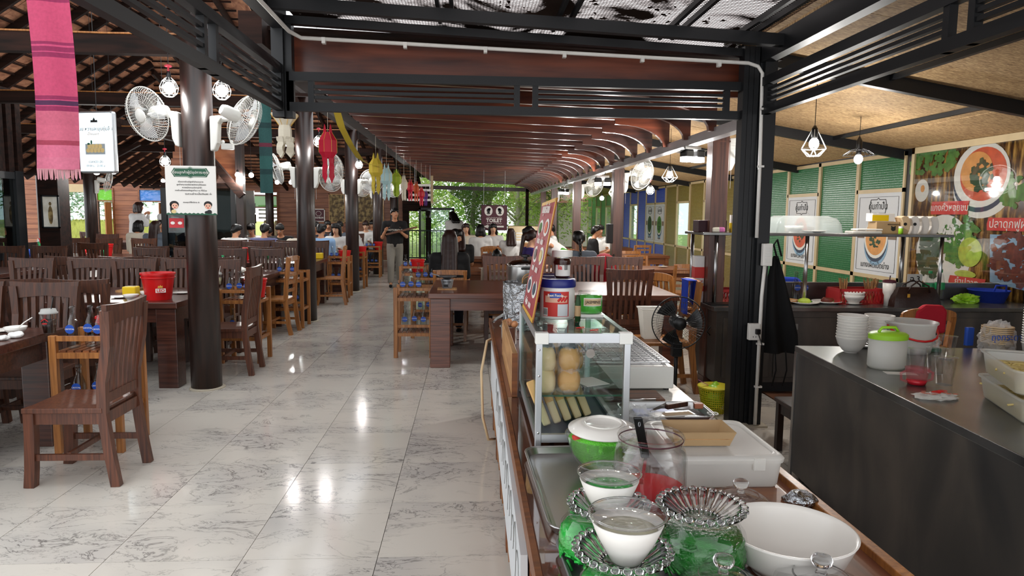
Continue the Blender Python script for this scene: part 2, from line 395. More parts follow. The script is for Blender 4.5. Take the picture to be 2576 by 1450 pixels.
# ---- joists of the corridor roof, scalloped brackets at the ends
jr = thing('corridor_roof', 'reddish-brown varnished joists with scalloped ends over the aisle', 'roof', (0, 0, 0)); jr['kind'] = 'structure'
def zt(x, o): return o-.032*(x+1.4)
pl = [(-1.42, zt(-1.42, 2.84)), (-1.42, 2.70), (-1.40, 2.70), (-1.385, 2.66), (-1.35, 2.63), (-1.31, 2.62), (-1.31, zt(-1.31, 2.605))]
pl += [(1.46, zt(1.46, 2.605)), (1.46, 2.47)]
pl += [(1.5+.46*math.sin(a), 2.25+.215*math.cos(a)) for a in [i*PI/2/8 for i in range(9)]]
pl += [(2.02, 2.25), (2.02, zt(2.02, 2.84))]
jme = G().prism(pl, .05).mesh('joist', 'red_wood'); jb = jme
k = 0; y = 5.72
while y < 22.9:
    o = part('joist', jme, None, jr); o.location = (0, y, 0); o.rotation_euler = (0, 0, random.uniform(-.002, .002)); y += .68
part('fascia_board', G().prism([(-1.4, 2.52), (2.0, 2.43), (2.0, 2.68), (-1.4, 2.80)], .04, Matrix.Translation((0, 5.17, 0))), 'red_wood', jr)
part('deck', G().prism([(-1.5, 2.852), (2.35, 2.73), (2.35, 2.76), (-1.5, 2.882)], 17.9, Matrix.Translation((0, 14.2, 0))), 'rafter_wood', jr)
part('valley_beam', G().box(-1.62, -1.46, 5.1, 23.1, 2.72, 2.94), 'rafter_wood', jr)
part('eave_beam', G().box(2.0, 2.1, 5.2, 23.1, 2.2, 2.28), 'aluminium', jr, label='grey steel eave beam under the joist ends')
part('end_beam', G().beam((-2.4, 23, 2.42), (2.3, 23, 2.36), .1, .12), 'dark_wood_x', jr)

# ---- black steel skylight frame
sf = thing('skylight_frame', 'black steel skylight frame with slatted lattice panels and leaf-littered mesh roof', 'skylight', (0, 0, 0)); sf['kind'] = 'structure'
XL, XR, YF = -1.31, 2.06, 5.0
def lat(a, b, z0, z1, cells, name='lattice'):
    """slatted transom from a to b (xy); cells: fractions where double uprights stand"""
    a = Vector((*a, 0)); b = Vector((*b, 0)); d = (b-a); L = d.length; d.normalize(); zz = Vector((0, 0, 1))
    part(name+'_rail', G().beam(a+zz*(z1-.03), b+zz*(z1-.03), .05, .06), 'black_steel', sf); part(name+'_rail', G().beam(a+zz*(z0+.03), b+zz*(z0+.03), .05, .06), 'black_steel', sf)
    prev = 0
    for f in cells:
        p = a+d*L*f; part(name+'_upright', G().beam(p+zz*z0, p+zz*z1, .04, .04, d), 'black_steel', sf)
    for f0, f1 in zip(cells[:-1], cells[1:]):
        if (f1-f0)*L < .2: continue
        for k in range(3):
            z = z0+.06+(z1-z0-.12)*(k+1)/4
            part('slat', G().beam(a+d*(L*f0+.02)+zz*z, a+d*(L*f1-.02)+zz*z, .03, .02), 'black_steel', sf)
lat((XL+.06, YF), (XR-.06, YF), 2.245, 2.51, [.0, .045, .485, .525, .95, .995], 'front_lattice')
lat((XL, YF), (XL, -.2), 2.24, 2.55, [.01, .245, .275, .75, .78, .99], 'side_lattice')
lat((XR+.02, YF), (XR+.02, -.2), 2.27, 2.53, [.03, .385, .415, .8, .83, .99], 'side_lattice')
for dx, dy in ((0, 0), (.05, .03)): part('corner_stub', G().box(XL-.05+dx, XL+.03+dx, YF-.05+dy, YF+.03+dy, 2.2, 2.86), 'black_steel', sf)
for q, dx in enumerate((-.03, .012, .054, .1)): part('post_tube', G().box(XR-.1+dx*.9, XR-.065+dx*.9, YF-.07-.0*q, YF+.03, .012, 2.75), 'black_steel', sf)
part('post_tube', G().box(XR+.01, XR+.1, YF-.11, YF+.02, .012, 2.75), 'black_steel', sf)
part('cement_collar', G().box(XR-.17, XR+.14, YF-.15, YF+.08, 0, .014), 'cement', sf)
def rz_(x): return 2.86-.045*(x-XL)
for yy, h in ((5.0, .055), (4.6, .075), (2.9, .1), (1.0, .1), (-.4, .1)):
    part('cross_beam', G().beam((XL-.02, yy, rz_(XL)-.0), (XR+.03, yy, rz_(XR)), .06, h), 'black_steel', sf)
for x in (XL, XR+.03): part('side_beam', G().beam((x, 5.02, rz_(x)), (x, -.6, rz_(x)), .08, .14), 'black_steel', sf)
for x in (-.95, -.17, .62, 1.38, 1.86):
    for d in (-.045, .045): part('purlin', G().beam((x+d, 5.0, rz_(x)+.07), (x+d, -.6, rz_(x)+.07), .025, .035), 'black_steel', sf)
def mesh_roof():
    m, n, l, b = newmat('shade_mesh'); n.remove(b); o = n['Material Output']
    tc = n.new('ShaderNodeTexCoord'); mp = n.new('ShaderNodeMapping'); l.new(tc.outputs['Object'], mp.inputs[0])
    wv = n.new('ShaderNodeTexWave'); wv.bands_direction = 'Y'; wv.inputs['Scale'].default_value = 11; wv.inputs['Distortion'].default_value = .8; wv.inputs['Detail'].default_value = 1
    wx = n.new('ShaderNodeTexWave'); wx.bands_direction = 'X'; wx.inputs['Scale'].default_value = 15; wx.inputs['Distortion'].default_value = 2.0; wx.inputs['Detail'].default_value = 1
    for t in (wv, wx): l.new(mp.outputs[0], t.inputs['Vector'])
    r1 = n.new('ShaderNodeMapRange'); r1.inputs[1].default_value = .35; r1.inputs[2].default_value = .65; l.new(wv.outputs['Fac'], r1.inputs[0])
    r2 = n.new('ShaderNodeMapRange'); r2.inputs[1].default_value = .08; r2.inputs[2].default_value = .4; r2.inputs[3].default_value = .35; l.new(wx.outputs['Fac'], r2.inputs[0])
    mu = n.new('ShaderNodeMath'); mu.operation = 'MULTIPLY'; l.new(r1.outputs[0], mu.inputs[0]); l.new(r2.outputs[0], mu.inputs[1])
    nz = n.new('ShaderNodeTexNoise'); nz.inputs['Scale'].default_value = 1.6; nz.inputs['Detail'].default_value = 5; nz.inputs['Distortion'].default_value = 1.2; l.new(mp.outputs[0], nz.inputs['Vector'])
    r3 = n.new('ShaderNodeMapRange'); r3.inputs[1].default_value = .42; r3.inputs[2].default_value = .53; l.new(nz.outputs['Fac'], r3.inputs[0])
    m2 = n.new('ShaderNodeMath'); m2.operation = 'MULTIPLY'; l.new(mu.outputs[0], m2.inputs[0]); l.new(r3.outputs[0], m2.inputs[1])
    tr = n.new('ShaderNodeBsdfTransparent'); tr.inputs[0].default_value = rgb('ece0dc')
    df = n.new('ShaderNodeBsdfDiffuse'); df.inputs[0].default_value = rgb('3a302c')
    mx = n.new('ShaderNodeMixShader'); l.new(m2.outputs[0], mx.inputs[0]); l.new(df.outputs[0], mx.inputs[1]); l.new(tr.outputs[0], mx.inputs[2]); l.new(mx.outputs[0], o.inputs[0])
mesh_roof()
part('mesh_sheet', G().add([(XL, 5.5, rz_(XL)+.13), (XR, 5.5, rz_(XR)+.13), (XR, -.8, rz_(XR)+.13), (XL, -.8, rz_(XL)+.13)], [(0, 1, 2, 3)]), 'shade_mesh', sf)
lv = G()
for i in range(900):
    x = random.uniform(XL+.05, XR-.05); y = random.uniform(.5, 5)
    if mnoise.noise(Vector((x*1.1, y*1.3, 3))) < .12 and random.random() < .8: continue
    a = random.uniform(0, 6.3); r = random.uniform(.015, .045); z = rz_(x)+.14
    lv.add([(x-r*math.cos(a), y-r*math.sin(a), z), (x-r*.3*math.sin(a), y+r*.3*math.cos(a), z+.008), (x+r*math.cos(a), y+r*math.sin(a), z), (x+r*.3*math.sin(a), y-r*.3*math.cos(a), z)], [(0, 1, 2, 3)])
plain('dead_leaf', '2a1c16', .8); o = part('leaf_litter', lv, 'dead_leaf', sf); o['kind'] = 'stuff'
# white conduit round the frame and down the post
cdt = thing('conduit', 'white plastic conduit clipped along the black steel beams and down the post', 'pipe', (0, 0, 0)); cdt['kind'] = 'structure'
pz = 2.735
part('pipe_run', G().tube([(XL+.12, .3, 2.79), (XL+.11, 4.8, 2.735), (XL+.16, 4.93, 2.725), (0, 4.93, 2.69), (XR-.1, 4.93, 2.632), (XR-.03, 4.925, 2.61), (XR, 4.915, 2.56), (XR-.002, 4.88, 1.9), (XR-.0, 4.88, 1.4)], .013, 10), 'white_plastic', cdt, True)
part('pipe_run', G().tube([(XR+.07, 4.875, 1.23), (XR+.055, 4.872, .98), (XR+.05, 4.87, .02)], .013, 10), 'white_plastic', cdt, True)
for x in (-1.0, -.45, .1, .65, 1.2, 1.75): part('clip', G().box(x-.012, x+.012, 4.915, 4.955, 2.7-.032*(x+.2)-.035, 2.7-.032*(x+.2)+.005), 'white_plastic', cdt)
for z in (.3, .62, 1.9, 2.3): part('clip', G().box(XR+.035 if z < 1 else XR-.02, XR+.085 if z < 1 else XR+.02, 4.855, 4.885, z, z+.014), 'white_plastic', cdt)

# ---- OSB lean-to roof on the kitchen side
osr = thing('kitchen_roof', 'sloping strand-board ceiling on black steel rafters above the kitchen side', 'ceiling', (0, 0, 0)); osr['kind'] = 'structure'
def oz(x): return 2.87-.16*(x-2.05)
for i in range(3):
    for j in range(12):
        x0 = 2.08+i*1.22; y0 = -.6+j*2.44
        part('osb_panel', G().prism([(x0, oz(x0)), (min(x0+1.215, 5.45), oz(min(x0+1.215, 5.45))), (min(x0+1.215, 5.45), oz(min(x0+1.215, 5.45))+.012), (x0, oz(x0)+.012)], 2.435, Matrix.Translation((0, y0+1.22, random.uniform(0, .004)))), 'osb', osr)
for y in (5.42, 8.12, 10.85, 13.6, 16.3, 19, 21.7, 2.7, 0):
    part('rafter', G().beam((2.05, y, oz(2.05)-.055), (5.4, y, oz(5.4)-.055), .06, .11), 'black_steel', osr)
for x, ys in ((4.3, (5.45, 8.1)), (3.3, (8.15, 10.8)), (4.3, (10.9, 13.5)), (3.3, (2.73, 5.4)), (3.4, (13.6, 16.2))):
    part('purlin', G().beam((x, ys[0], oz(x)-.02), (x, ys[1], oz(x)-.02), .04, .04), 'black_steel', osr)
part('side_fascia', G().box(2.06, 2.085, -.6, 5.05, 2.66, 2.80), 'osb', osr)
part('roof_skin', G().prism([(2.05, oz(2.05)+.03), (5.8, oz(5.8)+.03), (5.8, oz(5.8)+.06), (2.05, oz(2.05)+.06)], 26, Matrix.Translation((0, 11, 0))), 'black_steel', osr)

# ---- hall roof: clay tiles on battens and rafters
hr = thing('hall_roof', 'dark rafters and battens under reddish clay tiles above the big dining hall', 'roof', (0, 0, 0)); hr['kind'] = 'structure'
SL = .67
def az(x): return 2.6+SL*(x+9.5)
def bz(y): return 4.6-.28*(y-15)
def bxm(y): return -1.6 if y >= 16 else -4.2
tl = []; TG = G()
for i in range(30):
    x0 = -9.9+i*.2
    for j in range(31):
        y0 = 4.4+j*.6
        if y0 > 22.6 or bz(y0+.3) < az(x0)-.25: continue
        tl.append((y0, x0))
tl.sort(); cand = [t for t in tl if -.72 < (t[1])/max(t[0], .1) < -.2 and (az(t[1])-EYE)/t[0] < .33]
near = set(cand[:285])
tile = {}
def roof_tile(): 
    g = G(); L = .62; d = .225
    g.beam((0, .0, .0), (0, .595, .0), d, .014, (-SL, 0, 1)); return g
rt = roof_tile().mesh('roof_tile', 'clay_tile')
wood('clay_a', '7d4d38', 'c08a68', 1, 6, .85, 0, 2, .3)
rt.materials[0] = MATS['clay_a']; back = G()
for (y0, x0) in tl:
    z = az(x0+.1)+.035+random.uniform(-.003, .003)
    if (y0, x0) in near:
        o = bpy.data.objects.new('roof_tile', rt); COL.objects.link(o); o.parent = hr; o.location = (x0+.1, y0+.003, z); o.rotation_euler = (0, random.uniform(-.03, .05), 0)
    else: back.beam((x0+.1, y0+.003, z), (x0+.1, y0+.598, z), .225, .014, (-SL, 0, 1))
for j in range(46):
    y0 = 10.6+j*.27; 
    for i in range(12):
        x0 = -7.8+i*.55
        if az(x0+.3) < bz(y0)-.2 or y0 > 23.2 or x0+.5 > bxm(y0)+.2: continue
        back.beam((x0, y0+.13, bz(y0+.13)+.04), (x0+.545, y0+.13, bz(y0+.13)+.04), .285, .014, (0, .28, 1))
o = part('roof_tile_field', back, 'clay_a', hr); o['kind'] = 'stuff'
part('roof_skin', G().add([(-10, 4, az(-10)+.12), (-4.4, 4, az(-4.4)+.12), (-4.4, 23.4, az(-4.4)+.12), (-10, 23.4, az(-10)+.12)], [(0, 1, 2, 3)]).add([(-10, 10.2, bz(10.2)+.12), (-4.2, 10.2, bz(10.2)+.12), (-4.2, 24, bz(24)+.12), (-10, 24, bz(24)+.12)], [(0, 1, 2, 3)]).add([(-4.2, 16, bz(16)+.12), (-1.6, 16, bz(16)+.12), (-1.6, 24, bz(24)+.12), (-4.2, 24, bz(24)+.12)], [(0, 1, 2, 3)]), 'rafter_wood', hr)
y = 4.45
while y < 22.8:
    xe = min(-4.4, (bz(y)-2.6)/SL-9.5)
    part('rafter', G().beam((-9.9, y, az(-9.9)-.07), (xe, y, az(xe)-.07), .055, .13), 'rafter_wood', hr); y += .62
for i in range(30):
    x = -9.9+i*.2; ye = min(22.9, 15+(4.6-az(x))/.28)
    if ye > 5: part('batten', G().beam((x, 4.4, az(x)), (x, ye, az(x)), .035, .03), 'rafter_wood', hr)
for i in range(9):
    x = -7.4+i*.75; ys = max(10.6, 15-(az(x)-4.6)/.28)
    if x > -4.2: ys = max(ys, 16)
    if x > -1.7 or ys > 22: continue
    part('rafter', G().beam((x, ys, bz(ys)-.07), (x, 23, bz(23)-.07), .055, .12), 'rafter_wood', hr)
for j in range(45):
    y = 10.7+j*.27; xs = max(-8.5, (bz(y)-2.6)/SL-9.5)
    if xs < -1.9 and y < 23: part('batten', G().beam((xs, y, bz(y)), (bxm(y), y, bz(y)), .03, .03), 'rafter_wood', hr)
for k, y in enumerate(CY):
    z = 2.92 if k == 0 else 3.05
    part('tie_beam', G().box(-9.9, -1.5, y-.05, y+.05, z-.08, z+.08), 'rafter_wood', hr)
    if k < 3: part('cable', G().tube([(-9.5+i*1.3, y-.055, z+.085+.008*math.sin(i*2.3)) for i in range(7)], .008, 6), 'teak', hr, True, label='pale yellow cable along the beam top')
part('plate_beam', G().box(CX-.06, CX+.06, 5.9, 23, 3.12, 3.26), 'rafter_wood', hr)
part('plate_beam', G().box(-6.7, -6.58, 5.9, 23, 3.1, 3.26), 'rafter_wood', hr)
for y in (6.02, 7.4, 7.9, 9.0): part('purlin', G().beam((-3.3 if y > 8.9 else -2.4, y, 3.02), (-1.5, y, 3.0), .04, .04), 'rafter_wood', hr)
part('knee_brace', G().beam((-8.3, 15.8, 2.4), (-7.2, 15.8, 3.0), .08, .08), 'rafter_wood', hr)
part('knee_brace', G().beam((-8.3, 15.8, 2.4), (-9.3, 15.8, 3.0), .08, .08), 'rafter_wood', hr)

# ---- back wall of the hall in horizontal planks, with its openings
wbk = structure('wall_back'); YB = 23.0
ops = [(-13.6, -12.15, .5, 2.12), (-11.85, -11.4, .45, 2.2), (-10.55, -9.75, .45, 2.2), (-7.05, -6.25, .45, 2.05)]
def bsegs(z0, z1):
    xs = [(-14.6, -2.15)]
    for a, b, c, d in ops:
        if z1 > c+.02 and z0 < d-.02:
            n = []
            for p, q in xs:
                if b <= p or a >= q: n.append((p, q)); continue
                if a > p: n.append((p, a))
                if b < q: n.append((b, q))
            xs = n
    return xs
zq = 0.0
while zq < 2.62:
    for a, b in bsegs(zq, zq+.155):
        part('plank', G().box(a, b, YB+random.uniform(0, .008), YB+.04, zq+.003, zq+.152), 'plank_wood', wbk)
    zq += .155
part('wall_core', G().box(-14.6, -13.6, YB+.05, YB+.08, 0, 2.6).box(-12.15, -11.85, YB+.05, YB+.08, 0, 2.6).box(-11.4, -10.55, YB+.05, YB+.08, 0, 2.6).box(-9.75, -7.05, YB+.05, YB+.08, 0, 2.6).box(-6.25, -2.15, YB+.05, YB+.08, 0, 2.6).box(-14.6, -2.15, YB+.05, YB+.08, 2.2, 2.9), 'rafter_wood', wbk)
for i, (a, b, c, d) in enumerate(ops[1:], 1):
    wd = structure('window_%d' % i)
    part('window_frame', G().box(a-.05, a, YB-.03, YB+.06, c, d+.05).box(b, b+.05, YB-.03, YB+.06, c, d+.05).box(a, b, YB-.03, YB+.06, d, d+.05).box(a, b, YB-.03, YB+.06, d-.38, d-.34), 'teak_dark', wd)
    col = ['', 'lime_pane', 'sky_pane', 'mint_pane'][i]
    frosted(col, ['', '7fd038', '4a90e0', '9fe08a'][i], .75)
    part('pane', G().box(a, b, YB, YB+.006, d-.34, d), col, wd)
    if i < 3: part('shutter', G().box(b-.06, b-.03, YB-.4, YB-.02, c, d-.4), 'teak', wd)
wd = structure('window_4'); a, b, c, d = ops[3]
for k in range(4): part('slat', G().box(a+.12, b, YB+.3, YB+.33, 1.32+k*.13, 1.38+k*.13), 'white_plastic', wd)
for k in (.2, .55): part('baluster', G().lathe([(.06, 0), (.08, .3), (.08, .7), (.05, .82)], 12, (a+.15+k, YB+.28, .45)), 'cream_paint', wd, True)
wd = structure('window_5'); part('roller_blind', G().box(-13.55, -12.1, YB-.2, YB-.15, 2.1, 2.35), 'cream_paint', wd)
# ---- left partition: dark glass over a black frame, vertical battens above
wl = structure('wall_left'); X0 = -6.65
part('frame_rail', G().box(X0-.04, X0+.04, 6, 10.75, .82, .92).box(X0-.04, X0+.04, 6, 10.75, 1.98, 2.08), 'black_steel', wl)
part('lower_panel', G().box(X0-.02, X0+.02, 6, 10.8, 0, .82), 'dark_wood', wl)
part('pane', G().box(X0-.005, X0+.005, 6, 10.6, .92, 1.98), 'smoke_glass', wl)
part('frame_upright', G().box(X0-.05, X0+.05, 10.6, 10.78, 0, 2.1), 'black_steel', wl)
for k in range(24): part('batten', G().box(X0-.03, X0+.03, 6.1+k*.2, 6.1+k*.2+.12, 2.08, 3.15), 'rafter_wood', wl)
part('back_panel', G().box(X0-.6, X0-.55, 6, 10.8, 2.0, 3.2), 'rafter_wood', wl)
part('corner_post', G().box(-6.55, -6.25, 11.0, 11.3, 0, 2.6), 'rafter_wood', wl)
part('corner_post', G().box(-6.9, -6.7, 10.75, 10.95, 0, 3.1), 'rafter_wood', wl)
# room dimly seen behind the pane
part('interior_wall', G().box(-10.5, -10.4, 6, 13, 0, 2.6), 'dark_green', wl)

# ---- gabled glass booth behind the first column
gb = thing('glass_booth', 'dark timber booth with plank gable, round carving and grey glass front', 'booth', (0, 14.2, 0)); gb['kind'] = 'structure'
for k in range(9):
    z0 = 2.06+k*.13; xr = -4.62-(z0+.13-2.0)*.78
    part('plank', G().box(-6.0+k*.04, xr, -.02+.01*(k % 2), .03, z0, z0+.126), 'plank_wood', gb)
part('gable_edge', G().beam((-5.75, -.08, 3.35), (-4.5, -.08, 1.85), .12, .14), 'rafter_wood', gb)
part('gable_edge', G().beam((-6.05, -.08, 2.05), (-4.7, -.08, 2.05), .1, .1), 'rafter_wood', gb)
part('side_plank_wall', G().prism([(-5.55, 2.5), (-4.7, 2.15), (-4.7, 2.85), (-5.55, 3.0)], .04, Matrix.Translation((0, .3, 0))), 'plank_wood', gb)
part('round_carving', G().tube([(-5.15+.13*math.cos(a), -.06, 2.3+.24*math.sin(a)) for a in [k*PI/12 for k in range(24)]], .022, 6, True), 'board_wood', gb, True)
part('round_carving', G().prism([(-5.15+.12*math.cos(k*PI/10), 2.3+.22*math.sin(k*PI/10)) for k in range(20)], .03, Matrix.Translation((0, -.05, 0))), 'teak_dark', gb)
part('pane', G().box(-6.0, -4.75, -.01, .01, .5, 2.0), 'smoke_glass', gb)
part('pane_frame', G().box(-4.75, -4.66, -.04, .04, .4, 2.05).box(-6.05, -4.7, -.04, .04, .4, .52).box(-6.1, -6.0, -.04, .04, .4, 2.0), 'black_steel', gb)
part('rear_panel', G().box(-6.0, -4.7, 1.3, 1.35, 0, 2.0), 'dark_metal', gb)
part('corner_post', G().box(-4.62, -4.48, -.1, .05, 0, 2.9), 'dark_wood', gb)

# ---- window wall on the right: cream frames, patterned coloured glass
def patglass(name, c, c2, sc=34):
    m, n, l, b = newmat(name); o = n['Material Output']
    tc = n.new('ShaderNodeTexCoord'); v = n.new('ShaderNodeTexVoronoi'); v.inputs['Scale'].default_value = sc; v.inputs['Randomness'].default_value = .05; l.new(tc.outputs['Object'], v.inputs['Vector'])
    rp = n.new('ShaderNodeValToRGB'); rp.color_ramp.elements[0].position = .18; rp.color_ramp.elements[1].position = .5; rp.color_ramp.elements[0].color = rgb(c2); rp.color_ramp.elements[1].color = rgb(c); l.new(v.outputs['Distance'], rp.inputs[0])
    l.new(rp.outputs[0], b.inputs['Base Color']); b.inputs['Roughness'].default_value = .25
    bp = n.new('ShaderNodeBump'); bp.inputs['Strength'].default_value = .6; bp.inputs['Distance'].default_value = .006; l.new(v.outputs['Distance'], bp.inputs['Height']); l.new(bp.outputs[0], b.inputs['Normal'])
    tl_ = n.new('ShaderNodeBsdfTranslucent'); l.new(rp.outputs[0], tl_.inputs[0]); mx = n.new('ShaderNodeMixShader'); mx.inputs[0].default_value = .3
    l.new(b.outputs[0], mx.inputs[1]); l.new(tl_.outputs[0], mx.inputs[2]); l.new(mx.outputs[0], o.inputs[0])
patglass('glass_green', '2a7044', '8cc498'); patglass('glass_amber', '7d6a30', 'd3c58c'); patglass('glass_blue', '1d3fae', '6d8fe8')
patglass('glass_green2', '4f9a6c', '8cc8a0', 20)
plain('frame_cream', 'c2ae86', .45, var=.08)
ww = structure('wall_right'); XW = 5.2
def panel(y0, y1, kind, gl, idx):
    """one bay of the window wall between y0 (near) and y1 (far)"""
    p = structure('window_%d' % (10+idx)); f = .035
    g = G().box(XW-.03, XW+.03, y0, y0+f, .02, 2.35).box(XW-.03, XW+.03, y1-f, y1, .02, 2.35)
    for z in (2.30, .78): g.box(XW-.03, XW+.03, y0, y1, z, z+.05)
    g.box(XW-.03, XW+.03, y0, y1, .02, .09)
    if kind != 'tall': g.box(XW-.03, XW+.03, y0, y1, 1.87, 1.92)
    part('window_frame', g, 'frame_cream', p)
    part('pane', G().box(XW-.004, XW+.004, y0+f, y1-f, .09, .78), gl, p)
    if kind == 'tall': part('pane', G().box(XW-.004, XW+.004, y0+f, y1-f, .83, 2.30), gl, p)
    else:
        part('pane', G().box(XW-.004, XW+.004, y0+f, y1-f, 1.92, 2.30), gl, p)
        part('pane', G().box(XW-.004, XW+.004, y0+f, y1-f, .83, 1.87), 'green_glass' if kind == 'clear' else 'clear_glass', p)
    return p
bays = []
ye = 8.05
seq = ['poster', 'tall', 'poster', 'tall', 'poster', 'poster', 'clear', 'tall', 'clear', 'tall', 'poster', 'poster', 'tall', 'clear', 'tall', 'clear', 'tall', 'clear', 'tall', 'clear', 'tall', 'clear']
for i, kd in enumerate(seq):
    gl = 'glass_green' if i < 4 else 'glass_amber' if i < 10 else 'glass_blue' if i < 15 else 'glass_green2'
    if i in (5,): kd = 'tall'
    wdt = 1.02
    bays.append((ye, ye+wdt, kd)); panel(ye, ye+wdt, kd, gl, i); ye += wdt
part('lower_board', G().box(XW, XW+.04, -1, 8.0, 0, .72), 'dark_wood_x', ww); part('end_board', G().box(XW, XW+.04, -1, 3.65, .72, 2.4), 'plank_wood', ww)
part('dark_strip', G().box(XW-.01, XW+.03, 7.93, 8.05, 0, 2.4), 'black_steel', ww)
part('top_plate', G().box(XW-.02, XW+.05, 3, 23.5, 2.35, 2.42), 'black_steel', ww)
# far wall of the window side: green panes facing us are the last bays

# ---- garden end of the corridor
ge = structure('trim_1')
part('end_post', G().box(1.83, 1.93, 22.95, 23.05, 0, 2.4), 'rafter_wood', ge)
part('end_post', G().box(-2.2, -2.0, 22.9, 23.1, 0, 2.5), 'rafter_wood', ge)
part('end_post', G().box(-1.45, -1.28, 22.9, 23.0, 0, 2.45), 'rafter_wood', ge)
part('side_board', G().box(-2.2, -1.3, 22.85, 22.9, 1.62, 2.5), 'rafter_wood', ge)
rl = thing('railing', 'black steel garden railing at the end of the aisle', 'railing', (0, 22.6, 0))
part('top_rail', G().beam((-2.0, 0, 1.0), (-.4, 0, 1.0), .04, .04), 'black_steel', rl); part('bottom_rail', G().beam((-2.0, 0, .12), (-.4, 0, .12), .04, .04), 'black_steel', rl)
for k in range(13): part('baluster', G().box(-2.0+k*.13, -1.98+k*.13, -.01, .01, .0 if k % 4 == 0 else .12, 1.0), 'black_steel', rl)
gp = thing('glass_partition', 'black-framed clear glass partition in front of the garden', 'partition', (0, 20.5, 0))
part('frame', G().box(-1.5, -1.44, -.02, .02, .1, 1.72).box(-.52, -.46, -.02, .02, .1, 1.72).box(-1.5, -.46, -.02, .02, 1.66, 1.72).box(-1.5, -.46, -.02, .02, .1, .18), 'black_steel', gp)
part('pane', G().box(-1.44, -.52, -.004, .004, .18, 1.66), 'green_glass', gp)
bn = thing('garden_bench', 'long low teak bench back along the garden edge', 'bench', (0, 22.4, 0))
part('backboard', G().box(-.5, 1.8, 0, .04, .55, .68), 'teak', bn)
part('seat', G().box(-.5, 1.8, -.4, 0, .4, .44), 'teak', bn)
for x in (-.45, .6, 1.72): part('leg', G().box(x, x+.07, -.36, .03, 0, .4), 'teak', bn)
# shade cloth hung across the garden opening
def cloth(fn, nu, nv): return G().strip([[fn(u/nu, v/nv) for u in range(nu+1)] for v in range(nv+1)])
m, n, l, b = newmat('net_cloth'); n.remove(b)
tr = n.new('ShaderNodeBsdfTransparent'); df = n.new('ShaderNodeBsdfDiffuse'); df.inputs[0].default_value = rgb('2b2b2a'); mx = n.new('ShaderNodeMixShader'); mx.inputs[0].default_value = .72
l.new(tr.outputs[0], mx.inputs[1]); l.new(df.outputs[0], mx.inputs[2]); l.new(mx.outputs[0], n['Material Output'].inputs[0])
sc_ = cloth(lambda u, v: (-.8+1.75*u+.25*v*(1-u)-.1*v*u, 23.09+.03*math.sin(u*9+v*3), 2.40-(.45+.95*max(0, 1-abs(u-.5)*2.2))*v*(1 if .25 < u < .9 else .6)), 24, 12)
solo('shade_cloth', sc_, 'net_cloth', 'torn dark shade netting draped across the garden opening', 'netting', smooth=True)

# ---- outdoors: ground, field, trees, neighbouring wall
ramp_mat('grass_ground', 'Noise', [(.3, '5f7a34'), (.7, '98a85a')], (1, 1, 1), .9, 3, 5)
ramp_mat('field_crop', 'Noise', [(.3, '8a9a48'), (.5, 'a8ad5a'), (.75, '6f8f38')], (1, .4, 1), .9, 2.5, 6)
g = G().box(-5, 40, 23.2, 60, -.4, -.05); structure('terrain', g, 'grass_ground')
g = G().box(-70, -5, 23.2, 120, -.45, -.06); structure('terrain_field', g, 'field_crop')
def crop_rows():
    g = G()
    for i in range(5200):
        y = 26+random.random()**1.6*60; x = -(1182-random.uniform(160, 450))/1741*y
        h = random.uniform(.25, .5)*(.8+y*.006); w_ = .04+y*.002; a = random.uniform(0, 3.1)
        g.add([(x-w_*math.cos(a), y-w_*math.sin(a), -.1), (x+w_*math.cos(a), y+w_*math.sin(a), -.1), (x+random.uniform(-.1, .1), y, h)], [(0, 1, 2)])
    return g
plain('leaf_haze', 'a9c4b0', .8, var=.1, sc=.3); plain('crop_leaf', 'bcc06a', .8, var=.3, sc=.5); plain('leaf_light', 'c2dc7c', .6, var=.35, sc=1.5, sub=0); plain('leaf_mid', '93bd5a', .6, var=.35, sc=1.5); plain('leaf_dark', '6f9a58', .7, var=.3, sc=1)  # leaf_haze: distance haze put into the colour of the far leaves
solo('crop_field', crop_rows(), 'crop_leaf', 'yellow-green crop growing in the field outside', 'crop')['kind'] = 'stuff'
def leafmat(name):
    m = MATS[name]; n, l = m.node_tree.nodes, m.node_tree.links; b = n['Principled BSDF']
    t = n.new('ShaderNodeBsdfTranslucent'); src = b.inputs['Base Color'].links[0].from_socket; l.new(src, t.inputs[0])
    mx = n.new('ShaderNodeMixShader'); mx.inputs[0].default_value = .6; l.new(b.outputs[0], mx.inputs[1]); l.new(t.outputs[0], mx.inputs[2]); l.new(mx.outputs[0], n['Material Output'].inputs[0])
for q in ('leaf_light', 'leaf_mid', 'leaf_dark', 'crop_leaf'): leafmat(q)
plain('bark', '8a8170', .8, bump=.5); plain('bark_pale', 'b9b4a4', .8, bump=.4)
